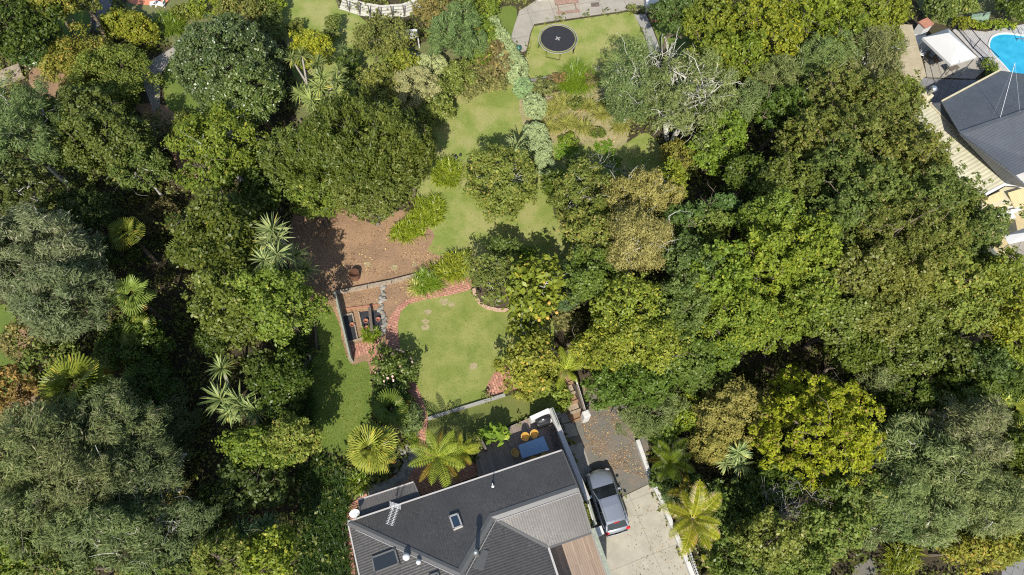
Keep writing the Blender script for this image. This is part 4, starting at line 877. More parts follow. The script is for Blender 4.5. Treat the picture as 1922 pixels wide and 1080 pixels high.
for i, (x, y, lab) in enumerate(((661, 610, 'orange pot on the left black bed'), (687, 603, 'terracotta pot at the middle of the right black bed'), (689, 616, 'terracotta pot low on the right black bed'), (710, 600, 'terracotta pot near the stones of the right black bed'))):
    c = P(x, y, .2); m = MB(); m.lathe((c.x, c.y, .05), [(.1, 0), (.15, .2), (.17, .22), (.13, .22), (.1, .05)], 14); tag(m.build('flower_pot', M['terra'], None, (c.x, c.y, .05)), lab, 'pot', 'terracotta pots on the beds')
# incinerator drum, round bed and pot
c = P(664, 513, .65); t = empty('incinerator_drum', (c.x, c.y, 0), 0, 'rusty round drum standing on the bare bark ground', 'drum'); m = MB(); m.lathe((c.x, c.y, .02), [(.36, 0), (.38, .62), (.35, .62), (.33, .15), (.0, .15)], 24); m.build('drum', M['rust'], t)
m = MB()
for k in range(5): m.tube([(c.x - .34, c.y - .28 + .14 * k, .63), (c.x + .34, c.y - .28 + .14 * k, .63)], .012, 4)
m.build('grate', M['rust'], t)
sheet('round_bed', [(890, 541), (894, 562), (910, 576), (940, 583), (975, 577), (1010, 560), (1010, 520), (940, 500), (895, 510)], .05, M['dark_soil'])
m = MB(); arc = [(889, 541), (892, 556), (900, 568), (914, 577), (935, 582), (956, 581), (975, 577)]
pa = [P(a, b, .14) for a, b in arc]
for a, b in zip(pa, pa[1:]): m.bar((a.x, a.y, .06), (b.x, b.y, .06), .24, .18)
tag(m.build('bed_edging', mat_plain('pink_brick_edging', (.45, .3, .22), .85, 0, .2, 6), None, pa[0]), 'curved pink brick edging round the bed of the pale tree', 'edging')
c = P(935, 568, .25); m = MB(); m.lathe((c.x, c.y, .05), [(.16, 0), (.24, .22), (.22, .34), (.17, .34), (.15, .1), (0, .1)], 18); tag(m.build('stone_urn', M['stone'], None, (c.x, c.y, .05)), 'round cream urn on dark soil inside the curved bed', 'urn')
t = empty('timber_steps', P(888, 500, 0), 0, 'short flight of grey timber steps at the end of the brick path', 'steps')
for k in range(5): p, q = P(879 + k * 1.2, 521 - 9 * k, .08 + .03 * k), P(901 - k * 1, 517 - 9 * k, .08 + .03 * k); m = MB(); m.bar(p - Vector((0, 0, .04)), q - Vector((0, 0, .04)), .3, .12); m.build('tread', M['timber'], t)
# ------------------------------------------------------------------ furniture on the deck
tc = [P(973, 836, DK + .75), P(1020, 819, DK + .75), P(1031, 845, DK + .75), P(980, 861, DK + .75)]
t = empty('outdoor_table', sum(tc, Vector()) / 4 * 1.0, 0, 'blue topped rectangular outdoor table on the dark deck', 'table'); t.location.z = DK
m = MB(); m.add([v + Vector((0, 0, -.05)) for v in tc] + tc, [(0, 1, 2, 3), (7, 6, 5, 4), (0, 4, 5, 1), (1, 5, 6, 2), (2, 6, 7, 3), (3, 7, 4, 0)]); m.build('tabletop', M['blue_cloth'], t)
ct = sum(tc, Vector()) / 4
for v in tc: p = v.lerp(ct, .14); m = MB(); m.bar((p.x, p.y, DK), (p.x, p.y, DK + .7), .07, .07); m.build('leg', M['steel'], t)
def chair(px, py, ang, lab):
    c = P(px, py, DK + .45); c.z = DK; t = empty('tub_chair', c, ang, lab, 'chair', 'yellow chairs round the blue table')
    m = MB(); n = 12; m.lathe((0, 0, .42), [(.0, 0), (.22, .0), (.24, .05), (.0, .05)], 16); me_ = m
    def lb(mb, name, mat):
        me = bpy.data.meshes.new(name); me.from_pydata(mb.v, [], mb.f); me.materials.append(M[mat]); me.update(); return link(name, me, None, t)
    lb(m, 'seat', 'yellow'); m = MB(); vs = []; fs = []
    for i in range(n + 1):
        a = math.radians(-25 + 230 * i / n); hgt = .62 + .22 * max(0, math.sin(a)) ** .7
        for (rr, z) in ((.23, .44), (.29, hgt), (.26, hgt), (.2, .46)): vs.append((rr * math.cos(a), rr * math.sin(a), z))
    for i in range(n):
        for k in range(4): a = i * 4 + k; b = i * 4 + (k + 1) % 4; fs.append((a, b, b + 4, a + 4))
    m.add(vs, fs); lb(m, 'backrest', 'yellow')
    for sx in (-1, 1):
        for sy in (-1, 1): m = MB(); m.tube([(sx * .16, sy * .16, .42), (sx * .23, sy * .23, 0)], .018, 6); lb(m, 'leg', 'timber')
TA = math.atan2(tc[1].y - tc[0].y, tc[1].x - tc[0].x)
chair(986, 822, TA, 'yellow chair at the far long side of the blue table, left of its pair'); chair(1003, 817, TA, 'yellow chair at the far long side of the blue table, nearer the barbecue')
chair(968, 851, TA + 1.57, 'yellow chair at the short left end of the blue table')
chair(1002, 863, TA + 3.14, 'yellow chair half hidden between table and roof gutter'); chair(1022, 856, TA + 3.14, 'yellow chair nearest the deck wall, partly under the roof edge')
c = P(1019, 788, DK + .9); c.z = DK; t = empty('covered_barbecue', c, HR, 'black covered barbecue in the corner of the deck', 'barbecue'); m = MB(); m.box((c.x, c.y, DK + .45), (.95, .6, .9), HR, bev=.07); m.blob((c.x, c.y, DK + .92), .3, 16, .03, 1.4, .8, .55, HR); m.build('cover', M['black'], t)
m = MB(); q = c + Vector((0, -.05, 1.1)); m.box(q, (.14, .07, .01), HR); m.build('badge', M['white'], t)
c = P(1031, 790, DK + .35); m = MB(); m.lathe((c.x, c.y, DK), [(.13, 0), (.16, .34), (.17, .36), (.0, .37)], 16); tag(m.build('white_bucket', M['white'], None, (c.x, c.y, DK)), 'white lidded bucket beside the covered barbecue', 'bucket')
for i, (x, y) in enumerate(((1034, 803), (1037, 812), (1040, 822), (1044, 832), (1047, 841), (1051, 850))):
    c = P(x, y, DK + .4); m = MB(); m.lathe((c.x, c.y, DK), [(.13, 0), (.18, .36), (.19, .4), (.15, .4), (.14, .3), (.0, .3)], 14); tag(m.build('plant_pot', M['dark_timber'], None, (c.x, c.y, DK)), 'dark pot in the row along the deck wall', 'pot', 'dark pots along the deck wall')
m = MB(); a, b = P(903, 826, 1.2), P(912, 843, 1.2); m.bar((a.x, a.y, .7), (b.x, b.y, .7), .14, 1.1); tag(m.build('deck_screen', M['dark_timber'], None, a), 'dark timber screen at the left end of the deck', 'screen')
# path things: mailbox like urn by the slab
c = P(1048, 777, -1.8); m = MB(); m.lathe((c.x, c.y, DZ), [(.14, 0), (.2, .5), (.22, .6), (.18, .6), (0, .5)], 16); tag(m.build('pale_pot', M['gutter'], None, (c.x, c.y, DZ)), 'pale round pot just outside the deck wall corner', 'pot')
# ------------------------------------------------------------------ the car
fr, rr_ = P(1119.5, 882, DZ + .6), P(1160, 1000, DZ + .8); fr.z = rr_.z = 0; cl = (rr_ - fr).length; cdir = math.atan2(rr_.y - fr.y, rr_.x - fr.x)
print('car length', cl)
car = empty('estate_car', (fr.x, fr.y, DZ + .03), cdir, 'silver estate car parked half on gravel and half on concrete beside the deck wall', 'car')
LC = cl; 
def cmesh(name, vs, fs, mat, parent=None, smooth=False):
    me = bpy.data.meshes.new(name); me.from_pydata([tuple(v) for v in vs], [], fs)
    for q in (mat if isinstance(mat, list) else [mat]): me.materials.append(M[q])
    if smooth: me.polygons.foreach_set('use_smooth', [True] * len(fs))
    me.update(); return link(name, me, None, parent or car)
st_ = [(0, .55, .42, .58, .25), (.08, .72, .38, .68, .22), (.3, .84, .3, .78, .2), (.7, .9, .24, .87, .2), (1.15, .915, .22, .95, .2), (1.9, .925, .22, .98, .2), (2.8, .925, .22, 1.0, .2), (3.8, .92, .22, 1.02, .2), (LC - .45, .9, .24, 1.03, .2), (LC - .12, .85, .3, 1.0, .25), (LC - .02, .8, .38, .75, .3), (LC, .74, .42, .6, .35)]
vs = []; fs = []; K = 12
for s, hw, zb, zt, r_ in st_:
    cr = .07 if s < LC - .3 else .03; top = [(-hw, zb), (-hw * 1.0, zb + (zt - zb) * .45), (-hw * .985, zt - .09), (-hw * .93, zt - .02), (-hw * .7, zt + cr * .45), (-hw * .3, zt + cr), (hw * .3, zt + cr), (hw * .7, zt + cr * .45), (hw * .93, zt - .02), (hw * .985, zt - .09), (hw, zb + (zt - zb) * .45), (hw, zb)]
    vs += [(s + (.0 if s > .2 else abs(y) ** 2 * .28) - (abs(y) ** 2 * .12 if s > LC - .2 else 0), y, z) for y, z in top]
for i in range(len(st_) - 1):
    for k in range(K): j = (k + 1) % K; fs.append((i * K + k, i * K + j, i * K + K + j, i * K + K + k))
fs += [tuple(range(K - 1, -1, -1)), tuple((len(st_) - 1) * K + k for k in range(K))]
cmesh('body', vs, fs, 'paint', smooth=True)
gh = [(1.2, .78, .99, .78, 1.0), (1.55, .77, 1.0, .7, 1.22), (1.98, .77, 1.0, .63, 1.44), (2.6, .78, 1.0, .64, 1.5), (3.5, .78, 1.02, .63, 1.49), (LC - .62, .77, 1.02, .61, 1.44), (LC - .22, .75, 1.0, .7, 1.05)]
def gsec(g, k=0): s, wb, zb, wt, zt = g; return [(s, -wb, zb), (s, -wt, zt - .03), (s, -wt * .6, zt + .015), (s, 0, zt + .03), (s, wt * .6, zt + .015), (s, wt, zt - .03), (s, wb, zb)]
vs = []; fs = []
for g in gh: vs += gsec(g)
for i in range(len(gh) - 1):
    for k in range(6): fs.append((i * 7 + k, i * 7 + k + 1, i * 7 + 8 + k, i * 7 + 7 + k))
cmesh('windows', vs, fs, 'glass', smooth=False)
# roof skin and pillars stand 1 cm proud of the glass
up = .014; vs = []; fs = []; rs = [(2.0, .66, 1.455), (2.12, .672, 1.475), (2.6, .675, 1.515), (3.5, .665, 1.505), (LC - .75, .65, 1.47), (LC - .6, .64, 1.45)]
for s, w, z in rs: vs += [(s, y * w, z + .035 * (1 - y * y) + up - .02 * abs(y) ** 4) for y in (-1, -.96, -.6, -.2, .2, .6, .96, 1)] + [(s, w, z - .05), (s, -w, z - .05)]
for i in range(len(rs) - 1):
    for k in range(10): j = (k + 1) % 10; fs.append((i * 10 + k, i * 10 + 10 + k, i * 10 + 10 + j, i * 10 + j))
fs += [tuple(range(10)), tuple((len(rs) - 1) * 10 + k for k in range(9, -1, -1))]
cmesh('roof', vs, fs, 'paint', smooth=False)
for s in (-1, 1):
    m = MB(); m.bar((1.16, s * .8, .98), (2.02, s * .665, 1.46), .07, .05); m.bar((LC - .62, s * .645, 1.44), (LC - .2, s * .76, 1.04), .1, .05); m.bar((2.75, s * .79, 1.0), (2.8, s * .665, 1.47), .08, .03); m.bar((3.7, s * .79, 1.0), (3.72, s * .655, 1.47), .08, .03)
    m.tube([(2.1, s * .58, 1.56), (2.4, s * .6, 1.6), (LC - 1.0, s * .57, 1.58), (LC - .75, s * .56, 1.53)], .018, 6)
    cmesh('pillars', m.v, m.f, 'paint')
    m = MB(); m.box((1.62, s * 1.0, 1.0), (.14, .2, .13), bev=.03); cmesh('wing_mirror', m.v, m.f, 'paint')
    m = MB(); m.box((LC - .13, s * .72, .86), (.22, .26, .3), s * -.25, bev=.05); cmesh('tail_light', m.v, m.f, 'red_lens')
    m = MB(); m.box((.27, s * .66, .66), (.34, .28, .14), s * -.5, bev=.04); cmesh('headlight', m.v, m.f, 'gutter')
    for x in (.85, LC - .95):
        m = MB(); vv_ = []; n = 22
        pr = [(.2, -.1), (.32, -.11), (.335, -.06), (.335, .06), (.32, .11), (.2, .1)]
        for r_, y in pr: vv_ += [(x + r_ * math.cos(2 * math.pi * k / n), s * .82 + y, .335 + r_ * math.sin(2 * math.pi * k / n)) for k in range(n)]
        ff = [(i * n + k, i * n + (k + 1) % n, ((i + 1) % 6) * n + (k + 1) % n, ((i + 1) % 6) * n + k) for i in range(6) for k in range(n)]
        w_ = cmesh('wheel', vv_, ff, 'black'); m = MB(); m.lathe((0, 0, 0), [(.2, -.08), (.2, .06), (.05, .09)], 16)
        cmesh('rim', [(x + a, s * .82 + c_ * s, .335 + b) for a, b, c_ in m.v], m.f, 'steel', w_)
m = MB(); m.box((LC + .01, 0, .52), (.14, 1.5, .22), bev=.05); cmesh('bumper', m.v, m.f, 'paint'); m = MB(); m.box((LC + .085, 0, .62), (.02, .5, .1)); cmesh('number_plate', m.v, m.f, 'white')
m = MB(); m.box((LC - .58, 0, 1.49), (.07, .36, .025)); cmesh('brake_light', m.v, m.f, 'red_lens'); m = MB(); m.box((.03, 0, .5), (.1, 1.0, .2), bev=.04); cmesh('grille', m.v, m.f, 'black')
# ------------------------------------------------------------------ trampoline
c = P(1047, 73, .85); TR = 37 * depth(c) / F; t = empty('trampoline', (c.x, c.y, 0), 0, 'round trampoline with a black mat on the far lawn', 'trampoline'); cx, cy = c.x, c.y
m = MB(); m.lathe((cx, cy, .86), [(TR * .87, 0), (TR * .87, .012), (0, .012)], 48); m.build('mat', M['mat_black'], t)
m = MB(); n = 48; m.tube([(cx + TR * .985 * math.cos(2 * math.pi * k / n), cy + TR * .985 * math.sin(2 * math.pi * k / n), .85) for k in range(n + 1)], .035, 7, False); m.build('frame', M['grey_concrete'], t)
m = MB()
for k in range(72): a = 2 * math.pi * k / 72; m.tube([(cx + TR * .86 * math.cos(a), cy + TR * .86 * math.sin(a), .87), (cx + TR * .98 * math.cos(a), cy + TR * .98 * math.sin(a), .86)], .012, 4)
m.build('springs', M['steel'], t); m = MB()
m.tube([(cx + TR * .885 * math.cos(2 * math.pi * k / n), cy + TR * .885 * math.sin(2 * math.pi * k / n), .875) for k in range(n + 1)], .025, 5, False); m.build('mat_border', mat_plain('yellow_webbing', (.3, .27, .12), .7), t)
for a0 in (-106, -14, 76, 166):
    m = MB(); ps = []
    for a in (a0 - 22, a0 + 22): ps.append(Vector((cx + TR * .97 * math.cos(math.radians(a)), cy + TR * .97 * math.sin(math.radians(a)), .84)))
    m.tube([ps[0], Vector((ps[0].x, ps[0].y, .05)), Vector((ps[1].x, ps[1].y, .05)), ps[1]], .03, 6); m.build('leg', M['black'], t)
m = MB()
for a in range(4): an = a * math.pi / 2 + .5; m.bar((cx + .03 * math.cos(an), cy + .03 * math.sin(an), .882), (cx + .24 * math.cos(an), cy + .24 * math.sin(an), .882), .09, .006)
m.build('centre_mark', M['gutter'], t)
# ------------------------------------------------------------------ far terrace: picnic table, hatch, white house corners
a, b = P(1043, 8, .74), P(1086, 3, .74); dv = (b - a).normalized(); pv = Vector((-dv.y, dv.x, 0)); t = empty('picnic_table', a, 0, 'weathered red timber picnic table on the concrete terrace', 'table')
m = MB()
for k in range(4): m.bar(a + pv * (k * .2), b + pv * (k * .2), .18, .04)
m.build('tabletop', M['red_wood'], t); m = MB(); a2, b2 = a - pv * .75, b - pv * .75; a2.z = b2.z = .42; m.bar(a2, b2, .24, .05); m.build('seat', M['red_wood'], t)
for q in (a.lerp(b, .12), a.lerp(b, .88)):
    m = MB(); g = q + pv * .3; m.bar((g - pv * .3) + Vector((0, 0, -.05)), Vector((g.x, g.y, 0)) - pv * .95, .08, .08); m.bar((g + pv * .3) + Vector((0, 0, -.05)), Vector((g.x, g.y, 0)) + pv * .8, .08, .08); m.bar(Vector((g.x, g.y, .38)) - pv * .85, Vector((g.x, g.y, .38)) + pv * .7, .06, .08); m.build('leg', M['red_wood'], t)
c = P(1117, 9, .04); m = MB(); m.box((c.x, c.y, .04), (.75, .5, .03), .1); tag(m.build('drain_cover', M['dark_timber'], None, c), 'small dark rectangular drain cover in the terrace', 'drain cover')
def block(name, px, zs, z0, mat, lab, cat, roof=None, rm='white'):
    pts = [tuple(P(a, b, zs)[:2]) for a, b in px]; t = empty(name, (*pts[0], 0), 0, lab, cat); m = MB(); m.prism(pts, z0, zs); m.build('wall', M[mat], t)
    if roof: cxx = sum(p[0] for p in pts) / len(pts); cyy = sum(p[1] for p in pts) / len(pts); m = MB(); m.prism([(cxx + (x - cxx) * roof, cyy + (y - cyy) * roof) for x, y in pts], zs, zs + .12); m.build('roof', M[rm], t)
    return t
block('white_house', [(1012, -42), (1100, -56), (1100, -120), (1005, -120)], 2.6, 0, 'white_wall', 'white house wall just inside the top edge beyond the picnic table', 'house', 1.03)
block('white_garage', [(1214, 11), (1256, 3), (1262, -60), (1205, -60)], .9, 0, 'white_wall', 'low white topped building corner at the top edge beside the concrete path', 'building', 1.02)
m = MB(); pts = [tuple(P(a, b, .12)[:2]) for a, b in ((1216, 27), (1250, 22), (1256, 36), (1222, 42))]; m.prism(pts, 0, .12); tag(m.build('brick_border', M['terra'], None, (*pts[0], 0)), 'low red brick garden edge beside the white garage', 'edging')
# curved timber walk with posts near the top
t = empty('curved_boardwalk', P(710, 12, 0), 0, 'pale curved timber retaining wall with dark posts near the top edge', 'retaining wall'); arc = [(645, -6), (680, 6), (715, 12), (755, 9), (785, -2), (800, -16)]; m = MB()
pa = [P(a, b, .5) for a, b in arc]; pb = [P(a + (a - 715) * .12, b + 22, .0) for a, b in arc]
for k in range(7):
    f = k / 6; q = [x.lerp(y, f) for x, y in zip(pa, pb)]
    for a, b in zip(q, q[1:]): m.bar(a, b, .17, .06)
m.build('boards', mat_plain('pale_silver_boards', (.5, .49, .42), .8, 0, .18, 4), t)
for k, (a, b) in enumerate(zip(pb, pb[1:])):
    for f in (0, .5): p = a.lerp(b, f); m = MB(); m.tube([(p.x, p.y, 0), (p.x, p.y, 1.25)], .06, 6); m.build('post', M['dark_timber'], t)
m = MB()
for z in (.5, .85, 1.2):
    for a, b in zip(pb, pb[1:]): m.tube([(a.x, a.y, z), (b.x, b.y, z)], .012, 4)
m.build('wires', M['dark_timber'], t)
# white lattice panels
t = empty('lattice_arbour', P(765, 95, 0), 0, 'white lattice arbour half hidden behind the spreading shrub', 'arbour'); m = MB()
for (A, B, z0, z1) in (((744, 58), (782, 56), 2.1, 2.1), ((742, 98), (783, 102), 1.2, .2)):
    a, b = P(*A, z0), P(*B, z0); dv = b - a; hh = Vector((0, -.9, -.0)) if z0 > 2 else Vector((0, 0, -1.1))
    for k in range(13):
        f = k / 12; m.bar(a + dv * f, a + dv * min(1, f + .25) + hh * min(1, (1 - f) / .25 if f > .75 else 1), .05, .02, (0, -1, .3)); m.bar(a + dv * f, a + dv * max(0, f - .25) + hh * min(1, f / .25), .05, .02, (0, -1, .3))
    m.bar(a, b, .08, .06); m.bar(a + hh, b + hh, .08, .06); m.bar(a, a + hh, .08, .06); m.bar(b, b + hh, .08, .06); m.build('lattice', M['white'], t); m = MB()
for p_ in ((744, 58), (782, 56)): m = MB(); c = P(*p_, 2.1); m.bar((c.x, c.y, 0), c, .1, .1); m.build('post', M['white'], t)
# ------------------------------------------------------------------ the neighbour's house, top right
nb = empty('neighbour_house', P(1880, 260, 0), 0, 'blue grey roofed house with a cream verandah roof at the right edge', 'house')
def RPn(name, pts, mat, ev): return roof_panel(name, [P(a, b, z) for a, b, z in pts], M[mat], nb, ev, .1)
d1 = (P(1890, 341, 3) - P(1746, 195, 3)); d2 = Vector((-d1.y, d1.x, 0)).normalized(); d1 = d1.normalized()
RPn('verandah_roof', [(1722, 180, 2.8), (1746, 195, 3.0), (1890, 341, 3.0), (1833, 374, 2.6), (1795, 330, 2.6), (1690, 205, 2.6)], 'cream_roof', d1)
RPn('roof', [(1746, 194, 3.02), (1768, 192, 3.5), (1802, 250, 4.3), (1907, 329, 4.3), (1930, 352, 3.4), (1890, 343, 3.02)], 'blue_roof', d1)
RPn('roof', [(1768, 192, 3.5), (1879, 133, 3.3), (1960, 196, 4.9), (1802, 250, 4.3)], 'blue_roof', d2)
RPn('roof', [(1802, 250, 4.32), (1960, 196, 4.92), (1960, 310, 3.6), (1907, 329, 3.6)], 'blue_roof', d1)
RPn('roof', [(1879, 133, 3.3), (1960, 196, 4.9), (1990, 190, 3.3), (1930, 140, 3.3)], 'blue_roof', d2)
m = MB(); m.bar(P(1802, 250, 4.35), P(1960, 196, 4.95), .25, .08); m.bar(P(1802, 250, 4.35), P(1768, 192, 3.55), .1, .06); m.bar(P(1802, 250, 4.35), P(1907, 329, 4.3), .1, .06); m.build('ridge_cap', M['blue_roof'], nb)
m = MB(); m.bar(P(1768, 190, 3.5), P(1879, 131, 3.3), .12, .12); m.bar(P(1746, 193, 3.05), P(1892, 342, 3.05), .22, .05); m.build('gutter', M['cream'], nb)
wl = [P(a, b, 3.0) for a, b in ((1775, 200), (1885, 148), (1960, 200), (1960, 330), (1893, 338))]; wall(wl, 0, 3.1, par=nb)
m = MB(); a, b = P(1833, 374, 2.62), P(1888, 345, 2.95); m.bar(a, b, .2, .08); m.bar(b, P(1935, 348, 3.1), .3, .08); m.build('fascia', M['white'], nb)
wall([P(1838, 377, 2.4), P(1888, 350, 2.4), P(1930, 354, 2.4), P(1930, 375, 2.4), P(1845, 390, 2.4)], 0, 2.35, mat='cream', par=nb)
m = MB()
for (A, B, z) in (((1845, 374), (1880, 358), 2.6), ((1892, 362), (1925, 352), 2.7)):
    a, b = P(*A, z), P(*B, z); o_ = Vector((.5, -1.0, -.5)); m.add([a, b, b + o_, a + o_] + [v - Vector((0, 0, .05)) for v in (a, b, b + o_, a + o_)], [(0, 1, 2, 3), (7, 6, 5, 4), (0, 4, 5, 1), (1, 5, 6, 2), (2, 6, 7, 3), (3, 7, 4, 0)])
m.build('awning', M['gold_deck'], nb)
# lattice-like mast on the roof
mt = P(1877, 222, 4.6); t = empty('roof_mast', mt, 0, 'thin leaning aerial mast with stays on the blue grey roof', 'aerial'); m = MB(); tp = P(1905, 118, 7.5); m.tube([mt, tp], .018, 6); m.build('mast', M['steel'], t)
m = MB(); m.tube([P(1865, 215, 4.5), tp], .007, 4); m.tube([P(1915, 215, 4.7), tp], .007, 4); m.build('stay', M['steel'], t)
pts = [tuple(P(a, b, 1.0)[:2]) for a, b in ((1833, 428), (1858, 408), (1880, 425), (1912, 492), (1890, 497))]; t = empty('pine_deck', (*pts[0], 0), 0, 'new pale pine deck wedge at the right edge below the verandah roof', 'deck'); m = MB(); m.prism(pts, 0, 1.0); m.build('boards', M['gold_deck'], t)
pts = [tuple(P(a, b, .95)[:2]) for a, b in ((1858, 408), (1925, 370), (1960, 370), (1960, 430), (1884, 442))]; m = MB(); m.prism(pts, 0, .95); m.build('lower_boards', M['gold_deck'], t)
m = MB(); a, b = P(1832, 429, 1.15), P(1891, 498, 1.15); m.bar(a - Vector((0, 0, .6)), b - Vector((0, 0, .6)), .1, 1.2); m.build('side_wall', M['green_timber'], t)
sheet('slab_terrace', [(1884, 450), (1960, 430), (1960, 540), (1912, 520), (1895, 490)], .05, M['slab_paving'])
def canopy(px4, z, pk, name, lab, cat, ridge=None, group=None):
    c4 = [P(a, b, z) for a, b in px4]; r2 = [P(a, b, zz) for a, b, zz in ridge]; t = empty(name, (*(sum(c4, Vector()) / 4)[:2], 0), 0, lab, cat, group); m = MB()
    vs = c4 + r2; m.add(vs, [(0, 1, 4), (1, 2, 5, 4), (2, 3, 5), (3, 0, 4, 5)]); m.k = 0
    o = m.build('canopy', M['canvas'], t); s = o.modifiers.new('t', 'SOLIDIFY'); s.thickness = .015
    m = MB()
    for i in range(4): m.bar(c4[i] - Vector((0, 0, .1)), c4[(i + 1) % 4] - Vector((0, 0, .1)), .02, .2)
    m.build('valance', M['canvas'], t)
    for p in c4: q = p.lerp(sum(c4, Vector()) / 4, .03); m = MB(); m.bar((q.x, q.y, 0), (q.x, q.y, z - .05), .06, .06); m.build('leg', M['steel'], t)
canopy([(1732, 71), (1780, 54), (1833, 107), (1785, 122)], 2.4, 3, 'gazebo', 'white gazebo canopy on steel legs between pool and shed', 'gazebo', [(1781, 62, 3.5), (1799, 78, 3.5)])
c4 = [P(a, b, 2.2) for a, b in ((1884, 443), (1935, 424), (1940, 448), (1893, 459))]; t = empty('shade_sail', (c4[0].x, c4[0].y, 0), 0, 'white sun shade corner over paving at the right edge', 'shade'); m = MB(); ap = P(1930, 436, 2.7); m.add(c4 + [ap], [(0, 1, 4), (1, 2, 4), (2, 3, 4), (3, 0, 4)]); o = m.build('canopy', M['canvas'], t); o.modifiers.new('t', 'SOLIDIFY').thickness = .015
m = MB(); q = c4[3].lerp(ap, .1); m.bar((q.x, q.y, 0), q, .06, .06); m.build('leg', M['steel'], t)
# furniture under the gazebo and on the pine deck
def oseat(px, py, z0, ang, lab, mat='white', grp=None, cush=None):
    c = P(px, py, z0 + .4); c.z = z0; t = empty('patio_chair', c, ang, lab, 'chair', grp)
    def lb(mb, name, mt_): me = bpy.data.meshes.new(name); me.from_pydata(mb.v, [], mb.f); me.materials.append(M[mt_]); me.update(); link(name, me, None, t)
    m = MB(); m.box((0, 0, .42), (.52, .5, .05), bev=.02); lb(m, 'seat', mat); m = MB(); m.box((0, .26, .7), (.5, .05, .5), bev=.02); lb(m, 'backrest', mat)
    for sx in (-1, 1):
        m = MB(); m.box((sx * .26, 0, .62), (.05, .5, .04)); lb(m, 'armrest', mat)
        for sy in (-1, 1): m = MB(); m.box((sx * .23, sy * .22, .21), (.04, .04, .42)); lb(m, 'leg', mat)
    if cush: m = MB(); m.box((0, 0, .49), (.42, .4, .1), bev=.04); lb(m, 'cushion', cush)
m_, nt_, b_ = newmat('red_cushion'); b_.inputs['Base Color'].default_value = (.55, .12, .13, 1); b_.inputs['Roughness'].default_value = .9; M['red'] = m_
oseat(1731, 101, .04, 1.2, 'white patio chair nearest the brown shed roof', 'white', 'chairs by the gazebo'); oseat(1742, 108, .04, .4, 'dark patio chair beside the gazebo edge', 'dark_timber', 'chairs by the gazebo'); oseat(1756, 113, .04, 2.0, 'patio chair with a red cushion under the gazebo edge', 'dark_timber', 'chairs by the gazebo', 'red')
c = P(1789, 126, .72); t = empty('patio_table', (c.x, c.y, .04), 0, 'small dark patio table at the lower corner of the gazebo', 'table'); m = MB(); m.box((c.x, c.y, .72), (.9, .6, .04), .4); m.build('tabletop', M['dark_timber'], t)
for sx, sy in ((-1, -1), (1, -1), (1, 1), (-1, 1)): m = MB(); m.bar((c.x + sx * .32, c.y + sy * .25, .04), (c.x + sx * .32, c.y + sy * .25, .7), .05, .05); m.build('leg', M['dark_timber'], t)
for i, (x, y, a, l_) in enumerate(((1868, 388, .6, 'white patio chair on the pine deck nearest the verandah corner'), (1885, 380, 2.5, 'white patio chair on the pine deck behind the table'), (1912, 378, 3.2, 'white patio chair on the pine deck at the picture edge'), (1898, 405, .2, 'white patio chair on the pine deck nearest the sun shade'), (1874, 402, 1.4, 'white patio chair on the pine deck left of the table'))): oseat(x, y, .96, a, l_, 'white', 'white chairs on the pine deck')
c = P(1895, 392, 1.7); t = empty('patio_table', (c.x, c.y, .96), 0, 'white table among white chairs on the pine deck', 'table'); m = MB(); m.box((c.x, c.y, 1.68), (1.7, .9, .04), .45); m.build('tabletop', M['white'], t)
for sx, sy in ((-1, -1), (1, -1), (1, 1), (-1, 1)): p = Vector((sx * .7, sy * .3, 0)); p.rotate(Quaternion((0, 0, 1), .45)); m = MB(); m.bar((c.x + p.x, c.y + p.y, .96), (c.x + p.x, c.y + p.y, 1.66), .05, .05); m.build('leg', M['white'], t)
# brown shed roof, brick barbecue, chimney, pool fence
t = empty('shed', P(1712, 110, 0), 0, 'long shed with a flat tan roof beside the gazebo', 'shed'); pts = [tuple(P(a, b, 2.5)[:2]) for a, b in ((1690, 45), (1712, 47), (1739, 143), (1728, 146), (1700, 140), (1675, 130))]; m = MB(); m.prism(pts, 2.4, 2.5); m.build('roof', mat_mottle('tan_shed_roof', [(.3, (.3, .25, .15)), (.7, (.42, .36, .24))], 1.5, [(.3, (.2, .16, .1)), (.7, (.5, .43, .3))], 7, .4, b=.3), t)
cx_ = sum(p[0] for p in pts) / 6; cy_ = sum(p[1] for p in pts) / 6; m = MB(); m.prism([(cx_ + (x - cx_) * .94, cy_ + (y - cy_) * .94) for x, y in pts], 0, 2.398); m.build('wall', M['cream'], t)
c = P(1739, 43, 1.9); t = empty('outdoor_fireplace', (c.x, c.y, 0), .5, 'white outdoor fireplace with a terracotta topped chimney', 'fireplace'); m = MB(); m.box((c.x, c.y, .9), (.9, .75, 1.8), .5, bev=.03); m.build('chimney', M['white_wall'], t); m = MB(); m.box((c.x, c.y, 1.86), (1.0, .85, .1), .5); m.build('cap', M['terra'], t)
m = MB(); q = Vector((c.x - .2, c.y - 1.0, 0)); m.prism([(q.x - 1.1, q.y - .6), (q.x + .9, q.y - .1), (q.x + .6, q.y + .6), (q.x - .5, q.y + .7)], 0, .9); m.build('hearth', M['white_wall'], t)
c = P(1741, 178, 3.4); t = empty('masonry_chimney', (c.x, c.y, 0), 0, 'cream chimney with a shiny steel cowl beside the dark terrace', 'chimney'); m = MB(); m.box((c.x, c.y, 1.7), (.8, .7, 3.4), .6, bev=.04); m.build('stack', M['cream'], t); m = MB(); m.lathe((c.x + .1, c.y, 3.4), [(.13, 0), (.13, .5), (.26, .55), (.26, .75), (.1, .9)], 18); m.build('cowl', M['steel'], t, smooth=True)
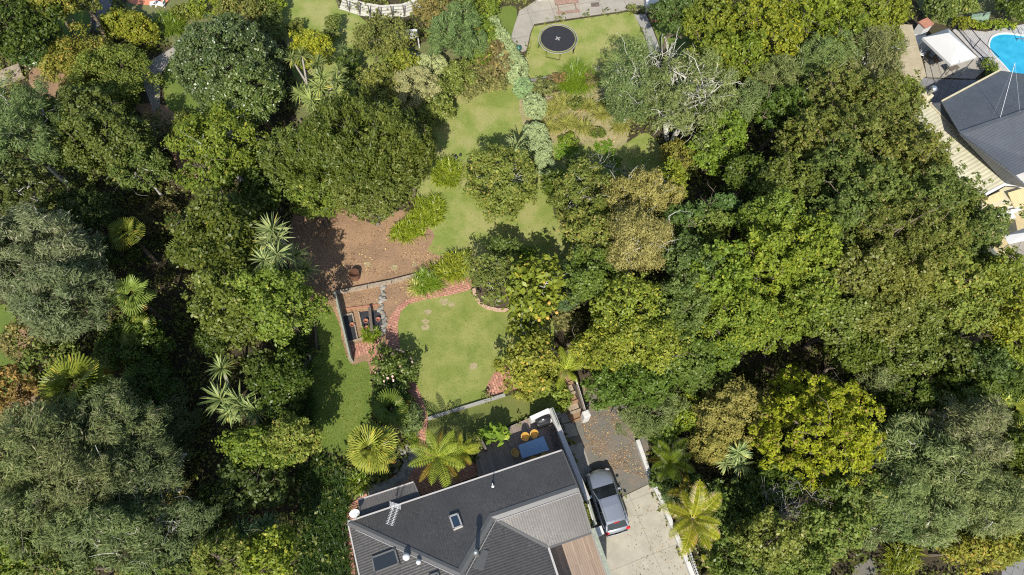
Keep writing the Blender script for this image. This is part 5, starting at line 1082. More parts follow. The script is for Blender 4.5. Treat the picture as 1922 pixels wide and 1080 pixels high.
t = empty('pool_fence', P(1800, 40, 0), 0, 'dark pool fence with mesh panels and leaning stays above the grey boards', 'fence'); fp = [P(a, b, 0) for a, b in ((1783, 62), (1800, 48), (1835, 43), (1870, 36), (1905, 32), (1950, 24))]; m = MB(); mm_ = MB()
for i, (a, b) in enumerate(zip(fp, fp[1:])):
    for z in (.15, 1.2): m.bar(a + Vector((0, 0, z)), b + Vector((0, 0, z)), .04, .04)
    m.bar(a, a + Vector((0, 0, 1.3)), .06, .06); k = int((b - a).length / .13)
    for j in range(k): p = a.lerp(b, j / k); mm_.tube([p + Vector((0, 0, .15)), p + Vector((0, 0, 1.2))], .009, 4)
m.build('rails', M['black'], t); mm_.build('bars', M['black'], t)
t = empty('pool_fence', P(1820, 80, 0), 0, 'dark fence with slender rails between the gazebo and the grey pool boards', 'fence'); fp = [P(a, b, 0) for a, b in ((1797, 58), (1825, 92), (1860, 125))]; m = MB(); mm_ = MB()
for a, b in zip(fp, fp[1:]):
    for z in (.15, 1.1): m.bar(a + Vector((0, 0, z)), b + Vector((0, 0, z)), .04, .04)
    m.bar(a, a + Vector((0, 0, 1.2)), .06, .06); k = int((b - a).length / .16)
    for j in range(k): p = a.lerp(b, j / k); mm_.tube([p + Vector((0, 0, .15)), p + Vector((0, 0, 1.1))], .008, 4)
m.build('rails', M['black'], t); mm_.build('bars', M['black'], t)
c = P(1843, 30, .9); m = MB(); m.box((c.x, c.y, .55), (1.7, .1, 1.1), .15, Matrix.Rotation(-.6, 3, 'X')); tag(m.build('green_screen', mat_plain('sage_green_panel', (.16, .24, .17), .8), None, (c.x, c.y, 0)), 'sage green panel leaning against the pool fence', 'panel')
# left side details
c0 = P(0, 150, .3); m = MB(); a, b = P(-20, 152, .4), P(38, 130, .4); m.bar(a - Vector((0, 0, .2)), b - Vector((0, 0, .2)), 1.5, .4); tag(m.build('timber_platform', M['timber'], None, a), 'weathered timber platform in the shade at the left edge', 'platform')
m = MB(); pl = [P(170, 60, .5), P(172, 25, .5), P(178, -20, .5)]; 
for a, b in zip(pl, pl[1:]): m.bar(a - Vector((0, 0, .25)), b - Vector((0, 0, .25)), .12, .6)
tag(m.build('drive_edging', M['dark_timber'], None, pl[0]), 'dark timber edging along the shaded driveway at the top left', 'edging')
for i, (x, y, a) in enumerate(((287, 6, .2), (299, 7, -.3))):
    c = P(x, y, .3); t = empty('sun_lounger', (c.x, c.y, 0), a, ['small white seat on the rim of the orange paving', 'white lounger on the rim of the orange paving, right of the small seat'][i], 'lounger'); s = (.6, 1.0)[i]; m = MB(); m.box((c.x, c.y, .3), (s, .5, .06), a, bev=.02); m.build('seat', M['white'], t)
    m = MB(); m.box((c.x + s * .5, c.y, .5), (.06, .5, .45), a, Matrix.Rotation(.4, 3, 'Y')); m.build('backrest', M['white'], t)
    for sx in (-.4, .4): m = MB(); m.bar((c.x + sx * s, c.y - .2, .02), (c.x + sx * s, c.y + .2, .3), .05, .05); m.build('leg', M['white'], t)
t = empty('plank_stack', P(576, 672, 0), 0, 'grey planks and blocks lying in the shade beside the side lawn', 'planks')
for i, (A, B) in enumerate((((572, 662), (577, 680)), ((577, 658), (580, 678)), ((569, 684), (577, 688)))): m = MB(); m.bar(P(*A, .15), P(*B, .15), .35, .1); m.build('plank', M['green_timber'], t)
for i, (A, B) in enumerate((((560, 268), (548, 232)), ((572, 262), (556, 230)), ((580, 250), (562, 224)), ((548, 250), (566, 240)))): a, b = P(*A, .2 + .05 * i), P(*B, .2 + .05 * i); m = MB(); m.tube([a, a.lerp(b, .5) + Vector((0, 0, .05)), b], [.13, .11, .1], 8); tag(m.build('cut_log', M['bark'], None, a), 'cut brown log in the small pile left of the cabbage trees', 'log', 'cut logs by the cabbage trees')
for i, (x, y) in enumerate(((850, 292), (855, 293), (864, 291), (857, 296), (879, 315))): c = P(x, y, .1); m = MB(); m.blob(c, .12, 7, .2); tag(m.build('dark_ball', M['black'], None, c), 'small dark ball lying on the upper lawn', 'ball', 'dark balls on the upper lawn')
m = MB(); a = P(966, 172, 0); m.box((a.x, a.y, .3), (.12, .12, .6)); tag(m.build('marker_post', M['white'], None, a), 'short white post at the lower end of the clipped hedge', 'post')
pl = [P(978, 193, .2), P(1010, 187, .2), P(1060, 178, .2)]; m = MB()
for a, b in zip(pl, pl[1:]): m.bar(a - Vector((0, 0, .1)), b - Vector((0, 0, .1)), .18, .25)
tag(m.build('bed_edging', M['timber'], None, pl[0]), 'pale timber edging above the yellow flax bed', 'edging')
m = MB(); a, b = P(973, 162, .3), P(1000, 152, .3); m.bar(a, b, .16, .5); m.bar(b, P(1125, 130, .3), .12, .4); tag(m.build('stone_edging', M['stone'], None, a), 'thin stone edging along the bottom of the trampoline lawn', 'edging')
m = MB(); c = P(974, 90, .8); m.blob(c, .24, 10, .1, 1, 1, 1.1); tag(m.build('garden_bin', mat_plain('green_plastic', (.015, .09, .07), .5), None, c), 'dark green rounded bin against the pale hedge', 'bin')
# ------------------------------------------------------------------ trees and shrubs (centre and half size as surveyed, height in metres)
T, S = tree, shrub
GW, GL, GB = 'trees of the right hand wood', 'trees of the left hand wood', 'shrubs between the lawns'
# upper left
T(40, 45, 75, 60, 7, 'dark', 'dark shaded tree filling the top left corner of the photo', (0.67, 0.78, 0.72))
T(92, 2, 45, 24, 8, 'olive', 'yellow green tree hanging in at the top edge, left of the shaded driveway', (1.21, 1.11, 0.72))
T(146, -2, 30, 18, 7, 'mid', 'green tree at the top edge just left of the shaded driveway', (0.87, 0.87, 0.72))
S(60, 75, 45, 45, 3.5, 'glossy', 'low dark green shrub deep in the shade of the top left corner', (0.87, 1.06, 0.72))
S(150, 118, 58, 42, 3, 'olive', 'straggly yellow olive shrub on the upper end of the mound left of the paved path', (1.21, 1.06, 0.72))
S(212, 150, 66, 62, 3.4, 'olive', 'flower specked olive shrub at the lower right end of the mound', (0.91, 1.02, 0.72))
S(182, 98, 44, 24, 2.8, 'rust', 'brownish twiggy shrub on top of the long olive mound', (0.87, 1.06, 0.72))
S(222, 46, 38, 26, 2.6, 'olive', 'dense yellow green shrub below the orange paving, left half', (1.16, 1.16, 0.54), rz=1.5)
S(262, 58, 34, 28, 2.6, 'olive', 'dense yellow green shrub below the orange paving, right half above the path', (1.26, 1.21, 0.50), rz=1.5)
S(345, 26, 30, 16, 1.2, 'mid', 'low green hedge planting right of the orange paving', (1.1, 1.1, .9), rz=.8)
S(392, 10, 38, 18, 2, 'bright', 'yellow green shrub mass at the top edge above the big round dark tree', (.85, .9, .7))
S(455, 35, 55, 30, 2.8, 'olive', 'olive brown shrub behind the big round dark tree, left of the back lawn', (1, .95, .9))
S(500, 60, 25, 50, 2.8, 'mid', 'narrow shaded shrub between the big round dark tree and the back lawn', (.7, .8, .8))
T(432, 128, 94, 92, 8.5, 'glossy', 'very large dense round dark tree with glossy leaves beside the crescent lawn', rz=4.0)
T(475, 180, 52, 55, 7.0, 'glossy', 'lower right shoulder tree growing against the big round glossy tree', (1.3, 1.25, 1))
T(35, 255, 75, 90, 8.5, 'kanuka', 'tall grey green tree with pale twigs at the left edge, upper one of two', (0.77, 0.97, 0.77), bark='lichen', twigs=8)
T(20, 350, 70, 50, 7.5, 'mid', 'grey green leafy tree at the left edge below the tall one with pale twigs', (0.65, 0.70, 0.77), bark='lichen', twigs=4)
T(160, 210, 60, 42, 6.5, 'mid', 'mid green tree with a sunny top below the long olive mound', (0.69, 0.75, 0.73))
T(205, 270, 78, 58, 7.2, 'mid', 'broad mid green tree with coarse clumps in the middle of the upper left wood', (0.73, 0.79, 0.69))
T(130, 270, 42, 48, 6.2, 'dark', 'dark green tree between the two larger ones in the upper left wood', (0.69, 0.79, 0.77))
T(262, 320, 55, 42, 5.5, 'olive', 'greyish twiggy tree beside the brown track in the upper left wood', (0.69, 0.84, 0.77), bark='lichen', twigs=6)
S(290, 250, 32, 34, 3, 'rust', 'brown twiggy shrub at the bend of the track above the left wood', (0.60, 0.70, 0.69), bark='grey_bark', twigs=5, dens=.7)
T(408, 265, 68, 58, 7.5, 'bright', 'bright yellow green tree with forked white branches below the big round dark tree', (0.77, 0.84, 0.69), bark='lichen', twigs=8)
T(395, 330, 52, 42, 6.8, 'bright', 'bright green tree directly below the one with forked white branches', (0.65, 0.75, 0.65))
S(348, 240, 28, 30, 3, 'mid', 'small green shrub at the foot of the crescent lawn', (0.77, 0.79, 0.69))
T(545, 300, 45, 60, 6, 'mid', 'mid green tree at the left foot of the large dark green dome', (.8, .9, .8))
T(500, 345, 36, 60, 5, 'dark', 'dark tree in the gap left of the bark ground, under the cabbage trees', (.8, .9, .8))
# the big dark dome
T(680, 285, 118, 92, 9.5, 'shoot', 'large dark green dome of upright shoots left of the upper lawn', rz=4.2)
T(610, 320, 72, 62, 8, 'shoot', 'left shoulder tree of the large dark green dome', (.95, 1.0, .9), rz=3.2)
T(760, 302, 50, 60, 7.8, 'shoot', 'right shoulder tree of the dark green dome, nearest the upper lawn', (1.05, 1, 1), rz=3.2)
T(690, 370, 72, 42, 6, 'mid', 'green skirt tree below the dark green dome above the bark ground', (.85, .9, .8), rz=2.2)
T(590, 375, 50, 42, 6, 'bright', 'brighter green tree between the dark dome and the cabbage trees', (.7, .8, .8), rz=2.4)
# left of the middle
T(425, 470, 74, 90, 9, 'dark', 'tall dense dark green tree with small leaves standing over the black gully', (0.90, 0.88, 0.77), rz=3.8)
T(420, 405, 50, 36, 7.5, 'dark', 'dark green tree top just above the tall dense one over the gully', (0.77, 0.88, 0.77))
T(520, 575, 74, 66, 8, 'bright', 'sunlit green tree below the cabbage trees, left of the side lawn', (.75, .88, .85), rz=3.4)
T(445, 580, 55, 66, 8, 'mid', 'green tree with a light patch between the dense dark tree and the sunlit one', (0.82, 0.88, 0.65), rz=3.2)
T(90, 490, 96, 84, 9, 'silver', 'large feathery silver grey tree in the left wood, upper part', rz=3.4)
T(130, 570, 82, 66, 8, 'silver', 'feathery silver grey tree in the left wood, lower part', (0.77, 0.84, 0.77), rz=2.8)
T(30, 480, 62, 66, 8.5, 'silver', 'feathery silver grey tree touching the left edge', (0.69, 0.75, 0.73))
S(60, 640, 50, 36, 3, 'rust', 'reddish autumn shrub on the leafy bank at the left', (0.86, 0.88, 0.77), dens=.8)
S(25, 740, 44, 60, 3.5, 'rust', 'orange brown autumn shrub at the left edge above the feathery wood', (1.12, 0.88, 0.69))
S(90, 680, 48, 36, 3.4, 'olive', 'yellow green shrub above the large fan palm at the left', (0.77, 0.88, 0.77))
S(20, 430, 40, 26, 2.5, 'rust', 'brown dry shrub at the left edge above the silver trees', (0.60, 0.62, 0.60), dens=.6)
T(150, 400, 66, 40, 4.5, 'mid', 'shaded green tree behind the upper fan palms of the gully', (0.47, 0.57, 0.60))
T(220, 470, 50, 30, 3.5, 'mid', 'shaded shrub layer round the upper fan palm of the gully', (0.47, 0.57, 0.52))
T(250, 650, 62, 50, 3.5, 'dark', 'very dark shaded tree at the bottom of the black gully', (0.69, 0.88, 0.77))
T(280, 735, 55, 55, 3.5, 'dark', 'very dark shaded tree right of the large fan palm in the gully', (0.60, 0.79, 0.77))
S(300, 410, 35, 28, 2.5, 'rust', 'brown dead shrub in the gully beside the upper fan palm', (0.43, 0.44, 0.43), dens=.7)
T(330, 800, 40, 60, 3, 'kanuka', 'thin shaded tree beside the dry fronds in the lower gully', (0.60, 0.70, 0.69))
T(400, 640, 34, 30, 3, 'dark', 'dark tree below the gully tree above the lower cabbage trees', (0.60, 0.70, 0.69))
# feathery wood, bottom left
KL = 'feathery_tree'
T(130, 830, 105, 66, 9.5, 'kanuka', 'broad feathery olive tree below the large fan palm', (0.86, 0.88, 0.82), name=KL, rz=3.2)
T(230, 800, 66, 58, 9, 'kanuka', 'feathery olive tree at the upper right of the bottom left wood', (0.82, 0.88, 0.82), name=KL)
T(55, 880, 82, 60, 8.8, 'kanuka', 'feathery olive tree at the left edge of the bottom left wood', (0.86, 0.92, 0.77), name=KL)
T(160, 905, 86, 60, 9.2, 'kanuka', 'feathery olive tree in the middle of the bottom left wood', (0.90, 0.88, 0.82), name=KL, bark='lichen', twigs=4)
T(262, 895, 74, 62, 8, 'kanuka', 'darker feathery tree with pale twigs at the centre right of the bottom left wood', (0.69, 0.75, 0.73), name=KL, bark='lichen', twigs=8)
T(90, 975, 86, 58, 8.5, 'kanuka', 'feathery olive tree left of centre near the bottom edge', (0.77, 0.84, 0.73), name=KL)
T(200, 1000, 84, 60, 8.6, 'kanuka', 'feathery grey olive tree at the bottom of the left wood', (0.73, 0.84, 0.73), name=KL, bark='lichen', twigs=5)
T(320, 990, 72, 66, 7.5, 'kanuka', 'feathery grey green tree right of the others at the bottom of the left wood', (0.65, 0.75, 0.69), name=KL, bark='lichen', twigs=5)
T(45, 1030, 62, 44, 7.5, 'bright', 'bright leafy tree in the bottom left corner of the photo', (0.65, 0.75, 0.69))
T(120, 1060, 62, 36, 7.0, 'olive', 'dull green tree at the bottom edge right of the bright corner tree', (0.73, 0.84, 0.77))
T(330, 1070, 82, 40, 6.5, 'olive', 'olive green tree at the bottom edge left of the yellow speckled one', (0.69, 0.84, 0.73))
T(430, 1050, 60, 44, 6, 'olive', 'pale olive tree at the bottom edge left of the agapanthus bank', (0.86, 0.92, 0.69))
T(510, 1040, 52, 44, 5.5, 'bright', 'yellow green tree low at the bottom edge, left of the strap leaved bank', (.85, .9, .6))
T(490, 848, 70, 40, 5, 'bright', 'mid green tree with sunlit right half below the lower cabbage trees', (.7, .82, .7), rz=2.4)
T(555, 830, 46, 44, 5.5, 'olive', 'sunlit yellow olive tree top left of the side lawn foot', (1.1, 1.15, .8), rz=2.4)
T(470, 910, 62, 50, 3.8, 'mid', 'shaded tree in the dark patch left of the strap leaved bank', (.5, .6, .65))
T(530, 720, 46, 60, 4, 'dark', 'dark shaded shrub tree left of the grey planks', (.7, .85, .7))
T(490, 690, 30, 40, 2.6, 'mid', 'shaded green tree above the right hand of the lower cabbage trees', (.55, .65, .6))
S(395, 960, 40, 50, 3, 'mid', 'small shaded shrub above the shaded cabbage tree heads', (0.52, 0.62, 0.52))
# garden middle
S(585, 95, 42, 36, 4.6, 'lime', 'round bright yellow tree behind the tall cabbage trees', (1.1, 1.05, .8), rz=2)
S(512, 8, 24, 18, 2, 'bright', 'small green shrub at the top edge left of the back lawn', (.9, 1, .7))
S(627, 50, 14, 22, 2, 'olive', 'small narrow upright shrub standing on the back lawn', (.8, .9, .8))
S(553, 50, 16, 12, 1.2, 'mid', 'low round shrub on the left of the back lawn', (.9, .9, .8))
T(722, 74, 58, 36, 3.6, 'rust', 'wide spreading shrub tree with brown tinted leaves left of the white lattice', (.75, .95, .6), dens=.7, rz=1.4)
S(735, 112, 20, 20, 2.2, 'glossy', 'small round clipped dark bush below the white lattice', (1.95, 1.83, 1.25))
S(820, 22, 44, 22, 2.4, 'rust', 'brown twiggy shrub right of the curved boardwalk', (1.0, .98, .8), dens=.9)
S(840, 4, 30, 16, 2.4, 'mid', 'small green shrub at the top edge above the brown twiggy one', (.8, .9, .9))
S(905, 10, 34, 24, 3, 'bright', 'bright green shrub at the top edge above the pale clipped hedge', (.8, .9, .8))
S(872, 52, 28, 20, 2.2, 'rust', 'reddish brown shrub above the feathery grey green one', (1.1, .7, .8))
T(858, 72, 46, 44, 5, 'kanuka', 'round feathery grey green tree between lattice and pale hedge', (.8, 1.05, .85), rz=2.0, dens=1.3)
S(905, 80, 24, 44, 2.4, 'bright', 'narrow green shrub running along the left side of the pale hedge', (.8, .95, .8))
S(715, 160, 40, 32, 3, 'mid', 'green shrub with orange tips below the small dark clipped bush', (1.30, 1.22, 1.12))
S(780, 165, 44, 36, 3.2, 'pale', 'pale yellow green shrub in the middle of the planting above the dark dome', (0.91, 0.76, 0.62), rz=1.4)
S(808, 122, 32, 20, 2.6, 'pale', 'small pale green shrub curved above the pale yellow one', (0.98, 0.92, 0.75))
S(760, 128, 32, 24, 2.5, 'bright', 'yellow green shrub below the white lattice', (1.17, 1.10, 1.00))
S(850, 150, 40, 28, 2.4, 'mid', 'mid green shrub right of the pale yellow green one', (1.17, 1.22, 1.12))
S(900, 150, 48, 28, 2.0, 'rust', 'wide brown tinged shrub above the upper lawn, left of the hedge', (0.91, 1.04, 0.88), dens=.9)
S(930, 120, 30, 36, 2.2, 'rust', 'reddish green shrub tight against the left of the pale hedge', (0.98, 0.92, 0.88))
S(820, 205, 34, 26, 2.4, 'mid', 'green shrub at the upper left corner of the upper lawn', (1.17, 1.22, 1.06))
S(655, 190, 26, 36, 3, 'mid', 'shaded green shrub between tall cabbage trees and planting', (.6, .7, .7))
S(655, 120, 20, 24, 2.6, 'dark', 'dark grey green shrub right of the tall cabbage trees', (.8, .9, 1))
T(690, 215, 30, 26, 5, 'shoot', 'upper peak of the large dark dome', (1, 1, .9))
for (x, y, rx, ry, h_, lb_) in ((923, 55, 13, 22, 1.6, 'topmost pale clipped shrub of the hedge left of the trampoline'), (938, 82, 16, 24, 1.8, 'second pale clipped shrub from the top of the hedge'), (950, 108, 18, 24, 1.9, 'third pale clipped shrub of the hedge, beside the dark bin'), (966, 130, 19, 24, 2, 'fourth pale clipped shrub of the hedge at the corner of the trampoline lawn'), (982, 165, 15, 18, 1.6, 'greener clipped shrub below the hedge beside the white post'), (1004, 203, 19, 23, 2, 'pale round clipped shrub left of the yellow flax'), (1005, 255, 22, 22, 2.2, 'pale round clipped shrub below the flax bed, upper of the lower three'), (1014, 283, 20, 26, 2, 'pale round clipped shrub below the flax bed, middle of the lower three'), (1027, 318, 16, 18, 1.6, 'pale round clipped shrub lowest in the row beside the upper lawn')):
    S(x, y, rx * (1.3 if y < 140 else 1.1), ry * 1.12, h_, 'pale', lb_, (.84, .87, .76) if y != 165 else (.6, .75, .6), name='clipped_shrub', group='pale clipped shrubs', rz=h_ * .52)
S(1022, 165, 22, 18, 1.5, 'rust', 'olive brown shrub under the trampoline lawn edge', (.7, .9, .7))
S(1048, 148, 16, 10, 1.2, 'rust', 'reddish low shrub under the trampoline lawn edge', (1, .8, .8))
S(1110, 150, 14, 12, 1.2, 'rust', 'small brown shrub right of the tall grass clump', (.8, .8, .8))
T(943, 350, 60, 64, 4.8, 'olive', 'round olive green tree standing alone on the upper lawn', (1.05, 1.1, .85), bark='lichen', twigs=4, rz=2.2)
S(925, 520, 44, 44, 3.4, 'olive', 'airy tree with pale lichened branches in the curved bed', (.95, 1, .9), bark='lichen', twigs=9, dens=.55)
S(945, 466, 32, 18, 2.8, 'mid', 'dark green shrub top above the airy pale branched tree', (.7, .85, .8))
S(988, 478, 18, 14, 1.4, 'bright', 'small bright green bush on the upper lawn edge', (.7, .95, .7))
T(1010, 545, 46, 62, 4.8, 'big', 'large leaved yellow green tree with orange fruit beside the curved bed', (1, 1, .8), bark='lichen', twigs=5)
T(985, 615, 36, 32, 4.2, 'big', 'large leaved tree below the fruit tree at the lawn edge', (.9, .9, .8), bark='lichen', twigs=3)
S(1065, 535, 26, 42, 3, 'kanuka', 'dark feathery shrub right of the fruit tree', (.6, .85, .8))
T(990, 690, 50, 46, 3.8, 'olive', 'rounded yellow olive shrub tree above the round end of the brick path', (1.35, 1.25, .7), rz=1.8)
S(1035, 745, 38, 26, 3, 'olive', 'yellow green shrub behind the covered barbecue and white wall', (1.1, 1.25, .8), rz=1.4)
S(1068, 600, 22, 24, 2, 'rust', 'small brownish shrub above the leafy path', (.8, .9, .8))
S(738, 690, 40, 38, 2.4, 'rose', 'rose bush dotted with small pink flowers beside the brick path', (.75, .9, .8), rz=1.1)
S(735, 750, 40, 34, 2.6, 'rose', 'dark green shrub below the rose bush along the brick path', (.55, .75, .65), rz=1.1)
S(725, 720, 24, 24, 2.0, 'mid', 'leafy shrub between rose bush and side lawn', (.6, .8, .7))
S(775, 790, 16, 36, 1.2, 'kanuka', 'low grey green planting along the lower brick path', (.8, 1, .8))
S(925, 818, 26, 16, 1.8, 'big', 'planter shrub with round pale leaves along the upper edge of the deck', (.85, 1.1, .9), rz=.7)
S(893, 828, 14, 14, 1.4, 'olive', 'small shrub left of the dark deck screen', (.9, 1, .9))
# centre right
T(1096, 375, 64, 56, 5.4, 'olive', 'olive and yellow tree tinted brown, right of the upper lawn', (.9, .95, .75), bark='lichen', twigs=6)
T(1044, 352, 26, 30, 3.4, 'dark', 'dark green tree at the right edge of the upper lawn', (.85, .95, .8))
T(1105, 450, 50, 50, 6, 'olive', 'twiggy grey olive tree beside the lower right of the upper lawn', (1, 1, .8), bark='lichen', twigs=8)
T(1085, 305, 22, 16, 2.6, 'mid', 'shaded green tree at the upper rim of the grassy corner', (.7, .85, .7))
T(1110, 520, 46, 46, 6, 'mid', 'mid green rounded tree above the largest bright tree', (.75, .95, .7))
T(1210, 375, 58, 48, 7.6, 'birch', 'weeping golden olive tree, upper spread of drooping foliage', (1, 1.05, .8), bark='lichen', twigs=5)
T(1195, 460, 52, 62, 9, 'birch', 'weeping golden olive tree with a white stem showing through', (.95, 1.0, .85), bark='lichen', twigs=5)
T(1248, 355, 42, 38, 6, 'lime', 'yellow speckled tree right of the weeping tree', (.75, .8, .7))
T(1180, 352, 38, 26, 4.4, 'olive', 'olive green tree below the grassy corner', (.9, 1, .8))
T(1175, 590, 66, 58, 8.2, 'bright', 'large bright green tree above the gravel drive, upper part', (.9, .95, .85), rz=2.8)
T(1215, 645, 72, 56, 8.6, 'bright', 'large bright green tree above the gravel drive, right part', (1, 1, .85), rz=2.8)
T(1135, 655, 60, 48, 7.4, 'bright', 'large bright green tree overhanging the leafy steps', (1.05, 1, .8), rz=2.6)
T(1185, 720, 82, 46, 6.2, 'mid', 'dark green dense tree hanging over the top of the gravel drive', (.65, .9, .6), rz=2.4)
T(1215, 780, 56, 38, 4, 'kanuka', 'fine leaved grey green tree over the gravel drive', (.85, .95, .75))
S(1240, 805, 34, 26, 3, 'mid', 'green shrub beside the low white wall of the drive', (.8, 1.05, .6))
S(1290, 770, 30, 36, 3.6, 'bright', 'yellow green shrub between drive trees and the mossy round tree', (.95, 1.05, .7))
T(1290, 420, 46, 36, 7, 'mid', 'green tree with rounded clumps right of the weeping tree', (.6, .85, .85))
T(1330, 430, 42, 34, 7, 'olive', 'small olive tree in the dark gap right of the weeping tree', (.9, 1.05, .8))
T(1350, 395, 30, 24, 7, 'mid', 'blue green tree top rising from the dark gap', (.6, .9, 1))
T(1290, 500, 52, 50, 8, 'mid', 'blue green tree right of the weeping tree foot', (.7, .9, 1.0))
T(1270, 575, 48, 56, 8, 'mid', 'grey green tree between the bright drive tree and the yellow green wood', (.8, .95, .95))
T(1285, 660, 46, 56, 7, 'mid', 'mid green tree right of the bright drive trees', (.75, .95, .75))
T(1345, 520, 60, 56, 8.6, 'lime', 'bright yellow green tree in the centre of the right wood', (.62, .78, .8))
T(1425, 500, 62, 60, 9, 'lime', 'sunlit yellow green tree in the centre of the right wood, farther right', (.75, .85, .8))
T(1380, 600, 66, 56, 8.6, 'lime', 'yellow green tree below the centre of the right wood', (.62, .75, .8))
T(1440, 610, 56, 50, 8.2, 'lime', 'yellow tinted tree at the lower right of the yellow green wood', (.65, .75, .8))
T(1340, 660, 52, 36, 7, 'bright', 'green tree at the lower left of the yellow green wood', (.5, .65, .55))
T(1440, 420, 60, 50, 9, 'bright', 'bright green tree at the top of the yellow green wood', (.72, .85, .75))
T(1480, 360, 62, 50, 8.6, 'mid', 'leafy green tree between yellow green wood and olive wood', (.9, .95, .75))
T(1505, 470, 56, 60, 9, 'lime', 'tree with golden yellow patches beside the olive wood', (.7, .8, .8))
T(1510, 560, 56, 56, 8, 'bright', 'green tree with orange flecks right of the yellow green wood', (.75, .85, .75))
T(1360, 260, 36, 46, 6, 'bright', 'green tree below the big lichened tree', (.75, .95, .8))
S(1272, 290, 34, 28, 3.4, 'rust', 'round orange brown shrub at the foot of the big lichened tree', (.95, 1.05, .5))
S(1330, 290, 40, 34, 4, 'bright', 'bright green shrub right of the orange brown one', (.75, .95, .75))
T(1400, 330, 40, 36, 6.6, 'dark', 'dark green tree at the upper rim of the dark gap', (.9, 1, .9))
# top right
T(1265, 28, 42, 38, 6.5, 'mid', 'dark green tree beside the white garage at the top edge', (.6, .8, .85))
T(1330, 45, 52, 44, 7, 'lime', 'yellow green tree at the top edge right of the white garage', (0.61, 0.67, 0.75))
T(1345, 110, 50, 44, 7, 'lime', 'yellow green tree behind the lichened tree', (0.64, 0.71, 0.75))
T(1420, 45, 62, 46, 8, 'lime', 'sunlit lime tree at the top edge of the right wood', (0.72, 0.76, 0.70))
T(1400, 120, 50, 40, 7.5, 'bright', 'green tree below the lime tree at the top', (.8, .9, .7))
T(1450, 90, 46, 44, 8, 'lime', 'lime yellow tree in the upper right wood', (0.85, 0.84, 0.70))
T(1520, 50, 56, 46, 8.5, 'lime', 'lime green tree at the top edge, middle of the upper right wood', (0.72, 0.80, 0.70))
T(1600, 30, 62, 42, 8, 'bright', 'green tree at the top edge left of the shed', (.85, .9, .7))
T(1652, 30, 46, 36, 7, 'lime', 'yellow green tree overhanging the tan shed roof from the top', (0.77, 0.80, 0.70))
T(1580, 85, 50, 40, 8, 'bright', 'green tree above the grey twiggy trees', (.8, .9, .75))
T(1535, 125, 52, 44, 8, 'kanuka', 'grey olive feathery tree in the upper right wood', (.9, 1.1, .8), name=KL, bark='lichen', twigs=4)
T(1620, 130, 56, 56, 8, 'kanuka', 'grey brown feathery tree left of the tan shed', (1, .95, .85), name=KL, bark='lichen', twigs=6)
T(1450, 150, 46, 36, 7.5, 'kanuka', 'feathery grey tree at the left of the upper right wood', (.9, .95, .75), name=KL)
T(1470, 210, 48, 36, 7.5, 'dark', 'dark green tree above the olive wood', (.8, 1, .9))
T(1400, 200, 44, 40, 7, 'kanuka', 'feathery olive tree right of the lichened tree', (.85, 1, .8), name=KL)
T(1692, 172, 30, 26, 5, 'bright', 'bright green tree over the lower end of the tan shed roof', (.75, .85, .6))
T(1668, 85, 22, 30, 5, 'lime', 'small yellow tree against the left of the tan shed roof', (0.68, 0.76, 0.60))
S(1790, 12, 44, 16, 2, 'olive', 'olive shrub on the grassy slope above the pool fence', (1, 1.15, .9))
S(1760, 20, 24, 26, 2.6, 'mid', 'grey green shrub left of the pool fence', (.8, .9, .9))
S(1905, 8, 34, 22, 2.5, 'dark', 'dark green shrub in the top right corner of the photo', (1, 1.1, 1))
S(1808, 44, 22, 10, 1.2, 'lime', 'low yellow shrub inside the pool fence corner', (0.85, 0.84, 0.70))
S(1858, 128, 12, 18, .8, 'olive', 'low bushes between the gazebo legs and the pool boards', (.8, 1, .7))
S(1870, 48, 40, 8, 1.0, 'bright', 'low green hedge under the pool fence', (.9, 1, .7))
# olive wood, right
OW = dict(group=GW, name='broadleaf_tree')
for a in ((1560, 195, 62, 44, 8.4, 'olive green tree at the upper left of the broad olive wood', (1, 1, .9)), (1640, 215, 62, 48, 8.8, 'olive green tree at the top of the broad olive wood', (1.0, 1, .82)), (1665, 250, 44, 42, 8, 'olive green tree nearest the masonry chimney', (1, 1.02, .9)),
          (1520, 270, 60, 50, 8.6, 'brown tinted tree in the left of the broad olive wood', (1.0, .98, .8)), (1600, 285, 62, 52, 9.4, 'olive tree in the upper middle of the broad olive wood', (1, 1, .9)), (1685, 300, 62, 54, 9.4, 'rusty olive tree right of the middle of the broad olive wood', (1.05, .98, .8)), (1712, 325, 46, 48, 8.2, 'olive tree leaning over the cream verandah roof', (1, 1, .8)),
          (1540, 345, 58, 50, 9, 'green tree left of the middle of the broad olive wood', (.85, .98, .9)), (1630, 370, 64, 54, 9.8, 'tall green tree at the heart of the broad olive wood', (.9, 1, .9)), (1720, 385, 62, 54, 9.4, 'green tree below the cream verandah roof corner', (.88, 1, .9)), (1768, 400, 42, 42, 8, 'outermost tree of the olive wood beside the pine deck', (.95, 1, .9)),
          (1575, 425, 60, 48, 9.2, 'dark green tree low in the broad olive wood', (.8, .95, .9)), (1660, 450, 64, 50, 9.4, 'reddish olive tree low in the broad olive wood', (1.0, .98, .8)), (1745, 460, 60, 48, 9, 'brownish tree below the pine deck in the broad olive wood', (1.0, 1, .82)), (1815, 450, 46, 46, 7.5, 'grey green tree touching the pine deck corner', (.85, 1, .95))):
    T(a[0], a[1], a[2] * 1.06, a[3] * 1.1, a[4], 'oak', a[5], a[6], rz=2.4, **OW)
